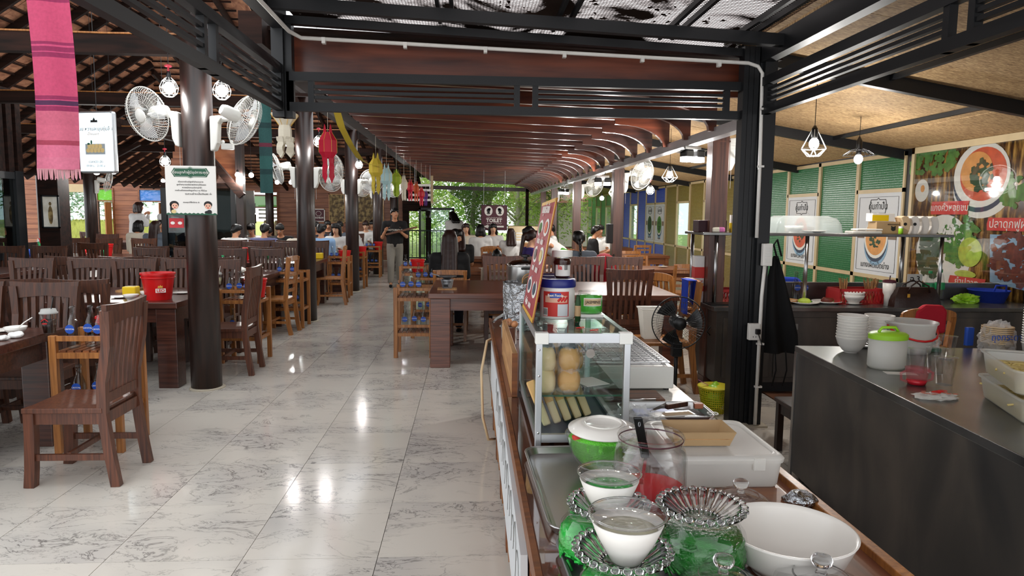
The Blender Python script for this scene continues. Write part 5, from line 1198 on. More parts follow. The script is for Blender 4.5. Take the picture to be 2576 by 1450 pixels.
for x in (-.25, .25): part('hanger', G().tube([(x, 0, .3), (x, 0, 2.81-p.z)], .004, 5), 'steel', ts)
# slatted white screen by the garden door
sl = thing('slatted_screen', 'white slatted screen hanging above the garden door', 'screen', (-1.15, 15.9, 1.78)); 
for k in range(4): part('slat', G().box(-.28+.05*k, .28, -.02, .02, .05+.11*k, .1+.11*k), 'white_plastic', sl)
part('side_post', G().box(.26, .31, -.03, .03, 0, .62), 'cream_paint', sl)
for x in (-.1, .24): part('hanger', G().tube([(x, 0, .1), (x, 0, .88)], .006, 5), 'steel', sl)
em = thing('emergency_light', 'white twin-head emergency light under the hall roof', 'lamp', tuple(at(573, 369, y=12)), 0); part('body', G().box(-.1, .1, -.04, .04, -.05, .05), 'fan_white', em, bevel=.01)
for s in (-1, 1): part('head', G().ell((s*.07, -.02, .075), (.03, .03, .03)), 'fan_white', em, True)
ac = thing('louvred_unit', 'grey-green louvred cabinet in front of the garden right of the toilet sign', 'cabinet', (1.6, 20.6, 0)); part('cabinet_body', G().box(-.48, .48, -.3, .3, 0, 1.22), 'cream_paint', ac, bevel=.02)
for k in range(9): part('louvre', G().box(-.25, .3, -.33, -.3, .35+k*.08, .39+k*.08), 'milky_dense', ac)
sk = thing('wall_speaker', 'black loudspeaker fixed to the second wooden post', 'speaker', tuple(at(1533, 588, y=9.86))); part('box', G().box(-.045, .045, -.05, .05, -.14, .14), 'black_plastic', sk, bevel=.008); part('grille', G().box(-.036, .036, -.054, -.05, -.13, .13), 'ink', sk)
# ================================================================== KITCHEN SIDE
def arcp(r, a0, a1, z0, z1, n=16, rows=1):
    return G().strip([[(r*math.sin(a0+(a1-a0)*i/n), -r*math.cos(a0+(a1-a0)*i/n), z0+(z1-z0)*j/rows) for i in range(n+1)] for j in range(rows+1)])
# --- printed posters in the window bays (flat prints)
plain('poster_paper', 'cfd3d6', .6, var=.05, sc=3); plain('soup', 'd0562c', .5, var=.25, sc=12); plain('soup_pale', 'dd9a4e', .5, var=.2, sc=10); plain('print_navy', '2c3c52', .6); plain('print_blue', '86aac4', .6)
plain('print_green', '4f8a34', .6, var=.4, sc=14); plain('print_dark_green', '274d26', .6, var=.4, sc=14); plain('lettuce', 'b9cf4a', .6, var=.3, sc=14); plain('meat', '6e2a17', .6, var=.6, sc=22); plain('print_white', 'dcdcd4', .6, var=.04); plain('label_red', 'cc3a33', .6); plain('print_brown', '7d6a58', .6)
ramp_mat('print_straw', 'Noise', [(.35, '1d1712'), (.5, '5a4020'), (.62, 'b08a48'), (.8, 'd8b878')], (6, 6, 1.2), .45, 3, 6)
def wallthing(name, label, y, z, cat='poster', x=XW-.022, group=None):
    return thing(name, label, cat, (x, y, z), -PI/2, group)
def bits(n, cx, cz, rx, rz, s, y):
    g = G()
    for _ in range(n):
        a = random.uniform(0, 6.3); q = math.sqrt(random.random()); disc(g, cx+rx*q*math.cos(a), cz+rz*q*math.sin(a), s*random.uniform(.4, 1.2), s*random.uniform(.3, .9), y-random.uniform(0, .001), 5)
    return g
pi = 0
caps = {0: ('แกงเผ็ดเป็ดย่าง', 'soup_pale', 'green-framed poster of orange curry, nearest the big food banner'), 2: ('แกงคั่วหอยขม', 'soup', 'green-framed poster of red snail curry behind the food dome'), 4: ('ลาบหมูเมืองตรัง', 'meat', 'amber-framed poster of minced meat behind the wooden post'), 10: ('ผัดผัก', 'print_green', 'blue-framed poster of a leafy dish'), 11: ('ต้มยำกุ้ง', 'print_dark_green', 'poster of a green bowl beside the leafy dish poster')}
for i, (y0, y1, kd) in enumerate(bays):
    if kd != 'poster': continue
    yc = (y0+y1)/2; tx, mt, lb = caps.get(i, ('เมนู', 'soup', 'poster in the window wall bay %s' % i))
    t = wallthing('food_poster', lb, yc, 1.35, group='window posters')
    part('sheet', G().box(-.48, .48, -.003, .003, -.53, .53), 'poster_paper', t)
    part('border', G().tube([(-.42, -.005, -.47), (.42, -.005, -.47), (.42, -.005, .47), (-.42, -.005, .47)], .003, 4, True), 'ink', t)
    part('brown_band', G().box(-.43, .43, -.0055, -.0045, -.06, .06), 'print_brown', t)
    part('badge_outline', G().tube([(x*1.1, -.006, .35+z*1.15) for x, z in plaque(.17, .075)], .004, 4, True), 'ink', t)
    text('คุ้มกำปั่น', .12, t, 'ink', (0, -.006, .35))
    part('bowl_shadow', disc(G(), .0, -.12, .26, .28, -.0058, 26), 'print_blue', t); part('bowl_side', disc(G(), .0, -.085, .25, .27, -.0072, 26), 'print_navy', t); part('bowl_rim', disc(G(), 0, -.04, .255, .27, -.0086, 26), 'print_white', t)
    part('printed_food', disc(G(), 0, -.035, .225, .235, -.01, 26), mt, t); part('printed_garnish', bits(40, 0, -.03, .14, .15, .03, -.0125), 'print_dark_green', t)['kind'] = 'stuff'
    text(tx, .1, t, 'ink', (0, -.006, -.4))
# --- big food banner in its cream frame
def W(px, py): p = at(px, py, x=XW); return (6.0-p.y, p.z-1.5)
bt = wallthing('food_banner', 'big glossy framed food banner with curry bowl, greens and red name tags', 6.0, 1.5)
yl, yr = -1.86, 2.3
part('print_ground', G().box(yl, yr, -.002, .002, -.78, .8), 'print_straw', bt, label='dark wood and straw printed ground')
m = MATS['print_straw'].node_tree.nodes['Principled BSDF']; m.inputs['Roughness'].default_value = .12; m.inputs['Coat Weight'].default_value = .6
for bx in ((yl-.05, yl, -.8, .87), (yl-.05, yr, .8, .87), (yl-.05, yr, -.84, -.78)): part('frame_side', G().box(bx[0], bx[1], -.03, .01, bx[2], bx[3]), 'frame_cream', bt)
def pdisc(nm, px, py, wpx, hpx, mt, y, n=30):
    (x, z) = W(px, py); x0, _ = W(px-wpx/2, py); x1, _ = W(px+wpx/2, py); _, z0 = W(px, py+hpx/2); _, z1 = W(px, py-hpx/2)
    return part(nm, disc(G(), (x0+x1)/2, (z0+z1)/2, (x1-x0)/2, (z1-z0)/2, y, n), mt, bt)
pdisc('bowl_side', 2480, 475, 150, 150, 'print_white', -.004); pdisc('bowl_shadow', 2476, 462, 140, 145, 'print_navy', -.0055); pdisc('bowl_rim', 2478, 440, 142, 165, 'print_white', -.007); pdisc('printed_soup', 2482, 438, 118, 136, 'soup', -.0085); pdisc('printed_cream', 2465, 432, 80, 100, 'soup_pale', -.01)
x, z = W(2480, 440); part('printed_garnish', bits(60, x, z, .15, .16, .045, -.013), 'print_dark_green', bt)['kind'] = 'stuff'
pdisc('printed_garlic', 2325, 480, 34, 56, 'print_white', -.005); pdisc('garlic_core', 2327, 475, 10, 18, 'soup_pale', -.0065)
x, z = W(2350, 400); part('printed_herbs', bits(70, x, z, .42, .18, .07, -.006), 'print_green', bt)['kind'] = 'stuff'
x, z = W(2560, 480); part('printed_herbs', bits(60, x, z, .18, .16, .06, -.006), 'print_green', bt)['kind'] = 'stuff'
pdisc('salad_plate', 2380, 640, 140, 200, 'print_white', -.004)
x, z = W(2345, 640); part('salad_leaves', bits(110, x, z, .2, .3, .06, -.007), 'print_dark_green', bt)['kind'] = 'stuff'
x, z = W(2420, 610); part('salad_leaves', bits(80, x, z, .28, .26, .07, -.009), 'print_green', bt)['kind'] = 'stuff'
pdisc('printed_lettuce', 2448, 635, 60, 75, 'lettuce', -.0115); x, z = W(2435, 690); part('printed_cucumber', disc(disc(G(), x, z, .16, .04, -.0125), x+.02, z-.06, .16, .035, -.0127), 'lettuce', bt)
part('printed_flower', bits(30, *W(2395, 585), .12, .1, .03, -.0135), 'print_white', bt)['kind'] = 'stuff'
x0, z0 = W(2497, 590); x1, z1 = W(2576, 720); part('meat_plate', G().prism([(x0, z0), (2.25, z0+.02), (2.25, z1-.25), (x0+.05, z1)], .002, Matrix.Translation((0, -.004, 0))), 'print_blue', bt)
x, z = W(2552, 650); part('printed_meat', bits(160, x+.12, z, .42, .25, .06, -.008), 'meat', bt)['kind'] = 'stuff'
def tagbox(px0, px1, py0, py1, s, tx, cut=None):
    x0, z0 = W(px0, py1); x1, _ = W(px1, py1); _, z1 = W(px0, py0)
    pts = [(x0, z0), (x1, z0), (x1-.01, (z0+z1)/2), (x1+.01, z1), (x0+.008, z1), (x0-.01, (z0+z1)/2)]
    part('name_tag', G().prism(pts, .003, Matrix.Translation((0, -.016, 0))), 'label_red', bt); text(tx, s, bt, 'paper', ((x0+x1)/2, -.019, (z0+z1)/2))
tagbox(2350, 2443, 508, 540, .105, 'แกงคั่วหอยขม'); tagbox(2492, 2660, 548, 580, .115, 'ปลาดุกฟูผัดพริก'); tagbox(2395, 2486, 692, 720, .11, 'ยำปลาทู')
part('cover_glass', G().box(yl, yr, -.026, -.023, -.78, .8), 'clear_glass', bt)
plain('zinc_dark', '8a8a88', .5, .5)
# --- steel back counter with cupboard doors
bc = thing('steel_counter', 'dark stainless back counter with recessed door handles under the shelf rack', 'counter', (0, 0, 0))
part('cabinet_body', G().box(2.14, 5.15, 5.83, 6.5, .1, .74), 'dark_metal', bc, bevel=.004); part('plinth', G().box(2.2, 5.1, 5.9, 6.45, 0, .1), 'black_steel', bc)
part('worktop', G().box(2.1, 5.17, 5.79, 6.54, .735, .772), 'worktop', bc, bevel=.005); part('back_ledge', G().box(2.6, 5.17, 6.44, 6.5, .772, .93), 'worktop', bc)
for x0, x1 in ((2.2, 2.62), (2.66, 3.3), (3.34, 3.98), (4.02, 4.66)):
    d = part('door', G().box(x0, x1, 5.815, 5.83, .15, .68), 'dark_metal', bc, bevel=.004)
    cx = (x0+x1)/2+.1 if x0 < 2.6 else x0+.14; hz = .6
    part('handle', G().box(cx-.06, cx+.06, 5.808, 5.815, hz-.025, hz+.025).tube([(cx-.035, 5.804, hz), (cx+.035, 5.804, hz)], .006, 8), 'zinc_dark', d)
part('side_handle', G().tube([(2.13, 5.95, .5), (2.1, 5.95, .53), (2.13, 5.95, .58)], .006, 6), 'black_plastic', bc)
rk = thing('steel_rack', 'stainless shelf rack standing over the back counter', 'shelf', (0, 0, 0))
for x, y in ((2.19, 6.05), (2.12, 6.5), (3.02, 6.05), (4.28, 6.05), (4.2, 6.5)): part('pole', G().tube([(x, y, .772), (x, y, 1.385)], .017, 10), 'steel', rk, True)
part('shelf_board', G().box(2.05, 4.36, 6.0, 6.53, 1.385, 1.41), 'worktop', rk, bevel=.004)
# --- steel island
si = thing('steel_island', 'large scuffed grey steel worktable running out of frame at the lower corner', 'counter', (1.907, 3.9, 0), -.0796)
part('side_panel', G().box(.006, 1.24, -3.4, -.01, .05, .765), 'dark_metal', si, bevel=.003); part('worktop', G().box(0, 1.25, -3.41, 0, .765, .8), 'worktop', si, bevel=.003); part('corner_seam', G().box(.0, .012, -.03, .0, .02, .765), 'steel', si)
for y in (-.05, -3.3): part('foot', G().box(.05, .1, y-.05, y, 0, .06), 'black_steel', si)
def A(px, py, z): return at(px, py, z=z)
st_ = thing('stool', 'low dark wooden stool beside the steel worktable', 'stool', (2.19, 4.2, 0)); part('seat', G().box(-.16, .16, -.2, .2, .33, .36), 'dark_wood_x', st_, bevel=.004)
for sx in (-1, 1):
    for sy in (-1, 1): part('leg', G().box(sx*.13-.02, sx*.13+.02, sy*.17-.02, sy*.17+.02, 0, .33), 'dark_wood', st_)
part('apron', G().box(-.13, .13, -.18, -.16, .26, .33).box(-.14, -.12, -.17, .17, .26, .33), 'dark_wood', st_)
# nested bowls
nb_ = thing('soup_bowl', 'white bowl', 'bowl'); part('body', G().lathe([(.032, 0), (.04, .005), (.062, .035), (.072, .07), (.073, .072), (.069, .072), (.058, .034), (.035, .008), (.0001, .008)], 26, wob=lambda a, i: 1+(.03*math.cos(2*a) if 2 < i < 6 else 0)), 'melamine', nb_, True); part('foot', G().lathe([(.03, -.004), (.034, .004)], 20), 'melamine', nb_); PN = Proto(nb_)
ordn = ['lowest', 'second', 'third', 'fourth', 'fifth', 'sixth', 'seventh', 'eighth', 'ninth', 'topmost']
for px, py, n_, wd in ((2140, 886, 9, 'stack at the worktable corner'), (2208, 876, 8, 'stack beside the translucent bucket')):
    b = A(px, py, .8); 
    for k in range(n_): PN.put((b.x, b.y, .804+.0155*k), k*.2, 'white soup bowl, %s from below in the %s' % (ordn[k], wd), 'stacked white soup bowls', 1.13)
b = A(2156, 868, .8)
pls = thing('side_plate', 'plate', 'plate'); part('body', G().lathe([(.045, 0), (.065, .008), (.072, .014), (.07, .015), (.045, .003), (.0001, .003)], 26), 'melamine', pls, True); part('foot', G().lathe([(.04, -.001), (.042, .001)], 20), 'melamine', pls); PQ = Proto(pls)
for k in range(10): PQ.put((b.x+.0, b.y-.06, .802+.0145*k), 0, 'white side plate, %s from below in the stack behind the bowls' % ordn[k], 'stacked side plates')
b = A(2285, 884, .8); bu = thing('bucket', 'translucent plastic bucket with red handle behind the bowl stacks', 'bucket', (b.x, b.y, .8)); r = .135
part('body', G().lathe([(r*.8, 0), (r*.82, .01), (r*.98, .16), (r*1.04, .165), (r*1.04, .175), (r*.97, .175), (r*.8, .012), (.0001, .01)], 30), 'milky', bu, True)
part('handle', G().tube([(r*.98, 0, .15)]+[(r*1.02*math.cos(t), -r*1.0*math.sin(t)*1.03, .15-.07*math.sin(t)) for t in [k*PI/10 for k in range(1, 10)]]+[(-r*.98, 0, .15)], .006, 8), 'red_plastic', bu, True)
plain('lime_plastic', '9fd632', .35)
b = A(2229, 925, .8); lc = thing('storage_tub', 'oval milky container with lime green lid in front of the bucket', 'container', (b.x, b.y, .8), .1, None, 1.22)
part('body', G().lathe([(.07, 0), (.078, .01), (.076, .125), (.0001, .125)], 30, sy=.8), 'milky_dense', lc, True); part('lid', G().lathe([(.08, .122), (.08, .14), (.07, .147), (.03, .152), (.0001, .153)], 30, sy=.8), 'lime_plastic', lc, 40); part('lid_handle', G().tube([(-.045, 0, .15), (-.03, 0, .168), (.03, 0, .168), (.045, 0, .15)], .006, 8), 'lime_plastic', lc, True)
frosted('pink_clear', 'e06070', .35, .1); plain('red_liquid', 'c42030', .15, trans=.0)
b = A(2305, 968, .8); jg = thing('measuring_jug', 'pink translucent two-handled measuring jug with red drink left in it', 'jug', (b.x, b.y, .8), 0, None, 1.18); part('wall', G().lathe([(.03, 0), (.042, .065), (.044, .066)], 24), 'pink_clear', jg, True); part('liquid', G().lathe([(.031, .003), (.036, .02), (.0001, .02)], 22), 'red_liquid', jg, True)
for s in (-1, 1): part('handle', G().tube([(s*.038, 0, .012), (s*.062, 0, .02), (s*.064, 0, .045), (s*.042, 0, .055)], .005, 8), 'pink_clear', jg, True)
clr = thing('clear_cup', 'clear cup', 'cup'); part('wall', G().lathe([(.028, 0), (.04, .11), (.043, .112)], 20), 'clear_glass', clr, True); part('base', G().lathe([(.028, 0), (.0001, .002)], 20), 'milky', clr); PCC = Proto(clr)
for k, (px, py, z, lb) in enumerate([(2307, 938, .845, 'clear plastic cup standing in the pink jug'), (2375, 968, .8, 'clear plastic cup right of the pink jug'), (2352, 940, .8, 'clear plastic cup behind the pink jug'), (2380, 905, .8, 'clear cup wrapped by the crumpled bag')]): b = A(px, py, z); PCC.put((b.x, b.y, z), .3, lb, 'clear plastic cups', 1.15 if k else 1)
def film(label, c, r, seed, sc=1.0, flat=.5, mat='bag_film', cat='plastic bag', name='plastic_bag'):
    g = G().ell((0, 0, 0), r, 26, 18); vs = []
    for v in g.v:
        q = Vector(v); nn = q.normalized()*3; d = abs(mnoise.noise(nn*1.3+Vector((seed, 0, 0))))*.5+abs(mnoise.noise(nn*3.1+Vector((0, seed, 0))))*.35+mnoise.noise(nn*7+Vector((0, 0, seed)))*.12
        q = q*(1.12-d); q.z = max(q.z, -r[2]*flat); vs.append(tuple(q))
    g.v = vs; o = solo(name, g, mat, label, cat, (c[0], c[1], c[2]+r[2]*flat), 0, smooth=False); return o
b = A(2330, 880, .8); film('crumpled clear plastic bag behind the pink measuring jug', (b.x, b.y, .8), (.08, .05, .07), 2)
b = A(2345, 1005, .8); fb_ = film('flat printed plastic bag lying at the worktable edge', (b.x+.03, b.y+.02, .8), (.1, .055, .014), 5, mat='milky_dense')
g = G(); random.seed(9)
for k in range(14): disc(g, random.uniform(-.06, .08), random.uniform(-.03, .03), .012, .006, 0, 6)
g.v = [(x, z, .016+y*.2) for x, y, z in g.v]; plain('print_orange', 'd8502c', .5); part('printed_mark', g, 'print_orange', fb_)
for k in range(3): part('rubber_band', G().tube([(.0+.02*k+.02*math.cos(t), .01*k+.012*math.sin(t), .018) for t in [i*PI/7 for i in range(14)]], .0012, 4, True), 'red_plastic', fb_)
paper_ = solo('paper_sheet', G().box(-.07, .07, -.03, .03, 0, .001), 'paper', 'white paper slip under the lime-lidded container', 'paper', A(2265, 940, .8), -.2)
# two noodle tubs
plain('noodles', 'd8c27a', .6, var=.15, sc=20, bump=.4)
def noodle_tub(label, c, rz):
    t = thing('noodle_tub', label, 'container', c, rz); w_, d, h = .15, .24, .085
    def rr(sx, sy, z, r=.04): return [(cx*(sx-r)+r*math.cos(a), cy*(sy-r)+r*math.sin(a), z) for cx, cy, a0 in ((1, 1, 0), (-1, 1, PI/2), (-1, -1, PI), (1, -1, 1.5*PI)) for a in [a0+i*PI/8 for i in range(5)]]
    g = G().strip([rr(w_*.86, d*.9, 0), rr(w_*.9, d*.93, .006), rr(w_*.98, d*.98, h), rr(w_*1.03, d*1.02, h+.002), rr(w_*1.03, d*1.02, h+.01), rr(w_*.96, d*.97, h+.008)], closed=True); g.add(rr(w_*.86, d*.9, 0), [tuple(range(20))])
    part('body', g, 'milky', t, 40)
    n = G(); n.strip([rr(w_*.85, d*.88, .004), rr(w_*.92, d*.94, h*.62)], closed=True); n.add(rr(w_*.92, d*.94, h*.62), [tuple(range(20))]); part('noodles', n, 'noodles', t); 
    s = G()
    for k in range(50):
        x, y = random.uniform(-.11, .11), random.uniform(-.18, .18); a = random.uniform(0, 6); s.tube([(x+.02*i*math.cos(a+i*.5), y+.02*i*math.sin(a+i*.5), h*.62+.004*math.sin(i+k)) for i in range(4)], .004, 5)
    o = part('noodle_strand', s, 'noodles', t, True); o['kind'] = 'stuff'; return t
b = A(2395, 1010, .8)
noodle_tub('lower milky tub of yellow noodles at the worktable edge', (b.x+.24, b.y-.17, .8), -.35); noodle_tub('upper open tub of yellow noodles standing on the lower tub', (b.x+.25, b.y-.14, .9), -.42)
# paper bowls in bag and cup tower
plain('kraft', 'b0926a', .7, var=.08); plain('kraft_pale', 'd9bd95', .7)
pb_ = thing('paper_bowl', 'kraft bowl', 'bowl'); part('body', G().lathe([(.045, 0), (.062, .045), (.065, .045), (.065, .049), (.06, .046), (.044, .003), (.0001, .002)], 26), 'kraft_pale', pb_, True); part('rim', G().lathe([(.0655, .044), (.067, .047), (.0655, .05)], 26, cap=False), 'kraft_pale', pb_); PPB = Proto(pb_)
b = A(2505, 885, .8)
for k in range(9): PPB.put((b.x, b.y, .8+.011*k), 0, 'kraft paper bowl, %s from below in the bagged stack' % ordn[k], 'bagged paper bowls', 1.2)
film('clear bag tied round the kraft paper bowls', (b.x, b.y, .8), (.1, .09, .12), 11); tb_ = thing('blue_sponge', 'blue sponge strip in the clear bag', 'sponge', tuple(A(2437, 870, .8))); part('foam', G().box(-.022, .022, -.01, .01, 0, .11), 'cap_blue', tb_, bevel=.004); part('pad', G().box(-.023, .023, .008, .014, 0, .11), 'label_blue', tb_)
text('ถุงกระดาษ', .05, thing('bag_print', 'blue Thai lettering printed on the clear bag of bowls', 'lettering', (b.x-.02, b.y-.115, .9)), 'label_blue', (0, 0, 0))
wcp = thing('paper_cup', 'cup', 'cup'); part('body', G().lathe([(.03, 0), (.042, .07), (.044, .072)], 22), 'melamine', wcp, True); part('rim', G().lathe([(.043, .07), (.0455, .0725), (.043, .075)], 22, cap=False), 'milky_dense', wcp); PWC = Proto(wcp)
b = A(2596, 905, .8)
for k in range(18): PWC.put((b.x, b.y, .8+.0135*k), 0, 'white paper cup, number %d from below in the tall tower' % (k+1) if k < 0 else 'white paper cup %s the tall tower at the frame edge' % (['at the bottom of', 'one above the bottom of', 'two above the bottom of', 'three above the bottom of', 'four above the bottom of', 'five above the bottom of', 'six above the bottom of', 'seven above the bottom of', 'just below the middle of', 'just above the middle of', 'seven below the top of', 'six below the top of', 'five below the top of', 'four below the top of', 'three below the top of', 'two below the top of', 'one below the top of', 'on the top of'][k]), 'paper cup tower', 1.25)
gt = solo('green_tray', G().box(-.06, .06, -.03, .03, 0, .02), 'dark_green', 'small green tray behind the milky container', 'tray', A(2335, 884, .8)+Vector((0, 0, .0)), 0, bevel=.005)
solo('pink_cup', G().lathe([(.02, 0), (.028, .05), (.026, .05), (.018, .003), (.0001, .003)], 18), 'pink_clear', 'small magenta plastic cup beside the bucket', 'cup', A(2308, 885, .8), smooth=True)
# --- things on the back counter (top z .772)
ZB = .772
def B(px, py): return at(px, py, z=ZB)
for k, (px, w_, tx, lb) in enumerate([(1762, .085, '218', 'red and white carton marked 218 at the counter end'), (1790, .06, 'HOT', 'narrow red and white carton next to the 218 carton')]):
    b = B(px, 762); t = thing('carton', lb, 'box', (b.x, b.y+.1, ZB), -.1); h = .42
    part('box', G().box(-w_/2, w_/2, -.06, .06, 0, h), 'paper', t, bevel=.002); part('red_band', G().box(-w_/2-.001, w_/2+.001, -.062, .062, .22, .32).box(-w_/2-.001, w_/2+.001, -.062, .062, .0 if k else .1, .15 if k else .15), 'label_red', t)
    text(tx, .045, t, 'label_red', (0, -.0625, .185), rot=(PI/2, PI, 0))
def crate(label, px, py, w_, h=.12, d=.22):
    b = B(px, py); t = thing('crate', label, 'crate', (b.x, b.y+d/2, ZB), .05)
    part('rim', G().box(-w_/2, w_/2, -d/2, -d/2+.01, h-.025, h).box(-w_/2, w_/2, d/2-.01, d/2, h-.025, h).box(-w_/2, -w_/2+.01, -d/2, d/2, h-.025, h).box(w_/2-.01, w_/2, -d/2, d/2, h-.025, h), 'crate_red', t); part('floor_plate', G().box(-w_/2, w_/2, -d/2, d/2, 0, .008), 'crate_red', t)
    g = G(); n = int(w_/.03)
    for s in (-1, 1):
        g = G()
        for k in range(n):
            x0 = -w_/2+w_*k/n; x1 = x0+w_/n; y = s*(d/2-.005); g.beam((x0, y, .01), (x1, y, h-.02), .006, .006).beam((x1, y, .01), (x0, y, h-.02), .006, .006)
        part('lattice_side', g, 'crate_red', t)
    for s in (-1, 1): part('end_wall', G().box(s*w_/2-.006, s*w_/2+.006, -d/2, d/2, 0, h-.02), 'crate_red', t)
    return t
plain('crate_red', 'b02a2c', .4)
crate('red lattice crate behind the black steel post', 1828, 762, .28); crate('large red lattice crate of chopsticks and bags', 2165, 766, .42, .14)
def sticks(label, px, py, n, r=.03, h=.2, y=.1):
    b = B(px, py); t = thing('chopstick_bundle', label, 'chopsticks', (b.x, b.y+y, ZB+.01)); g = G()
    for k in range(n): a = random.uniform(0, 6.3); q = r*math.sqrt(random.random()); g.beam((q*math.cos(a)*.6, q*math.sin(a)*.6, 0), (q*1.5*math.cos(a)+random.uniform(-.015, .015), q*1.5*math.sin(a), h+random.uniform(-.02, .02)), .004, .004)
    o = part('chopstick', g, 'board_wood', t); o['kind'] = 'stuff'; part('band', G().lathe([(r*.9, h*.4), (r*.95, h*.43)], 12, cap=False), 'red_plastic', t); return t
sticks('bundle of wooden chopsticks in the crate behind the black post', 1815, 760, 26); sticks('bundle of wooden chopsticks, left end of the large crate', 2135, 764, 26); sticks('loose fan of wooden chopsticks near the floral tumbler', 2205, 764, 40, .05)
b = B(1960, 752); t = thing('tumbler', 'terracotta insulated tumbler with steel lid and handle', 'cup', (b.x, b.y+.05, ZB)); plain('terracotta', 'b06a4c', .5); part('body', G().lathe([(.036, 0), (.048, .17), (.046, .18)], 20), 'terracotta', t, True); part('lid', G().lathe([(.049, .175), (.049, .19), (.03, .197), (.0001, .197)], 20), 'steel', t, 40); part('handle', G().tube([(-.045, 0, .15), (-.075, 0, .14), (-.075, 0, .07), (-.042, 0, .06)], .007, 8), 'terracotta', t, True)
b = B(1985, 750); t = thing('steel_cup', 'tall steel cup beside the terracotta tumbler', 'cup', (b.x, b.y+.05, ZB)); part('body', G().lathe([(.03, 0), (.033, .14), (.031, .14), (.028, .01), (.0001, .01)], 18), 'steel', t, True); part('rim', G().lathe([(.033, .138), (.035, .14), (.033, .142)], 18, cap=False), 'chrome', t)
b = B(2005, 750); PC.put((b.x+.04, b.y+.08, ZB), 0, 'clear tumbler behind the bamboo tray', 'clear tumblers', 1.4)
t = film('bright lime plastic bag hanging by the black apron', (B(1946, 755).x, B(1946, 755).y+.03, ZB), (.045, .03, .085), 8, mat='lime_plastic', cat='bag')
b = B(1976, 764); t = thing('bamboo_tray', 'round bamboo tray with banana leaf and food scraps', 'tray', (b.x, b.y+.08, ZB)); part('tray', G().lathe([(.1, 0), (.14, .012), (.15, .03), (.14, .028), (.09, .008), (.0001, .008)], 26, sy=.8), 'board_wood', t, True); part('food_scrap', bits(30, 0, 0, .09, .05, .02, 0), 'fried', t, rot=(-PI/2, 0, 0), loc=(0, 0, .014))['kind'] = 'stuff'
part('leaf', disc(G(), -.02, 0, .09, .04, 0), 'print_green', t, rot=(-PI/2, 0, 0), loc=(0, 0, .012))
def food_plate(px, py, label, sc, gm):
    b = B(px, py); t = thing('food_plate', label, 'plate', (b.x, b.y+.06, ZB), 0, None, sc); part('plate', G().lathe([(.06, 0), (.12, .02), (.118, .023), (.06, .006), (.0001, .006)], 26), 'white_ceramic', t, True)
    part('food', crumple(.055, int(px)), gm, t, True, loc=(0, 0, .008)); part('garnish', crumple(.03, int(px)+1), 'print_green', t, True, loc=(.03, -.01, .015)); return t
food_plate(2032, 768, 'white plate with shredded salad, nearest the bamboo tray', 1.05, 'lettuce'); food_plate(2088, 766, 'white plate with herbs and red meat beside the white bowls', 1.1, 'meat')
b = B(2155, 768); PPL.put((b.x, b.y+.06, ZB), 0, 'white plate under the two white bowls on the back counter', 'white plates'); PWB.put((b.x, b.y+.06, ZB+.012), 0, 'lower white bowl on the back counter plate', 'white bowls', 1.5); PWB.put((b.x, b.y+.06, ZB+.04), .3, 'upper white bowl on the back counter plate', 'white bowls', 1.5)
film('patterned pink and white plastic bag behind the salad plates', (B(2075, 748).x, B(2075, 748).y+.15, ZB), (.17, .07, .03), 15, mat='milky_dense'); film('green striped bag beside the bamboo tray', (B(2030, 750).x, B(2030, 750).y+.12, ZB), (.09, .06, .03), 16, mat='paper_blue')
b = B(2242, 771); t = thing('tumbler', 'tall white floral tumbler with dark red lid', 'cup', (b.x, b.y+.05, ZB)); ramp_mat('floral', 'Voronoi', [(.12, '54504a'), (.2, 'e8e4dc'), (.6, 'e8e4dc')], (1, 1, 1), .4, 60); part('body', G().lathe([(.036, 0), (.037, .09), (.05, .12), (.054, .21)], 24), 'floral', t, True); part('lid', G().lathe([(.056, .208), (.056, .225), (.04, .232), (.0001, .232)], 24), 'maroon', t, 40); part('straw', G().tube([(0, 0, .23), (.005, 0, .27)], .005, 6), 'maroon_dark', t)
b = B(2318, 776); plain('leather', '2c1a15', .4, bump=.2); t = thing('handbag', 'dark brown leather handbag with looped handles', 'bag', (b.x, b.y+.1, ZB))
g = G().strip([[(x*(1-.25*(z/.17)**2)*.215, (1 if s > 0 else -1)*.07*(1-(z/.19)**2*.8)*(1-.3*abs(x)**3), z) for x in [i/8 for i in range(-8, 9)]] for s in (1,) for z in (0, .05, .1, .15, .175)]); g2 = G().strip([[(x, -y, z) for x, y, z in g.v[i*17:(i+1)*17]] for i in range(5)]); g.merge(g2); g.strip([[g.v[i*17] for i in range(5)], [g2.v[i*17] for i in range(5)]]); g.strip([[g.v[i*17+16] for i in range(5)], [g2.v[i*17+16] for i in range(5)]]); g.strip([g.v[68:85], g2.v[68:85]])
part('bag_body', g, 'leather', t, True)
for s in (-1, 1): part('handle', G().tube([(-.1, s*.05, .13), (-.08, s*.06, .19), (0, s*.04, .235), (.08, s*.06, .19), (.1, s*.05, .13)], .007, 8), 'leather', t, True); part('buckle', G().box(-.11, -.09, s*.066-.003, s*.066+.003, .09, .12), 'gold', t)
for px, sc, lb in ((2362, 1.25, 'blue-labelled plastic water bottle behind the handbag'), (2388, 1.3, 'plastic bottle with blue cap right of the handbag')): b = B(px, 760); PP.put((b.x, b.y+.15, ZB), 0, lb, 'plastic bottles', sc)
film('yellow-green bag of limes behind the handbag', (B(2268, 755).x, B(2268, 755).y+.2, ZB), (.06, .04, .1), 21, mat='lime_plastic'); film('orange-red plastic bag before the food banner', (B(2335, 720).x-.1, B(2335, 745).y+.2, ZB+.06), (.1, .04, .04), 22, mat='print_orange')
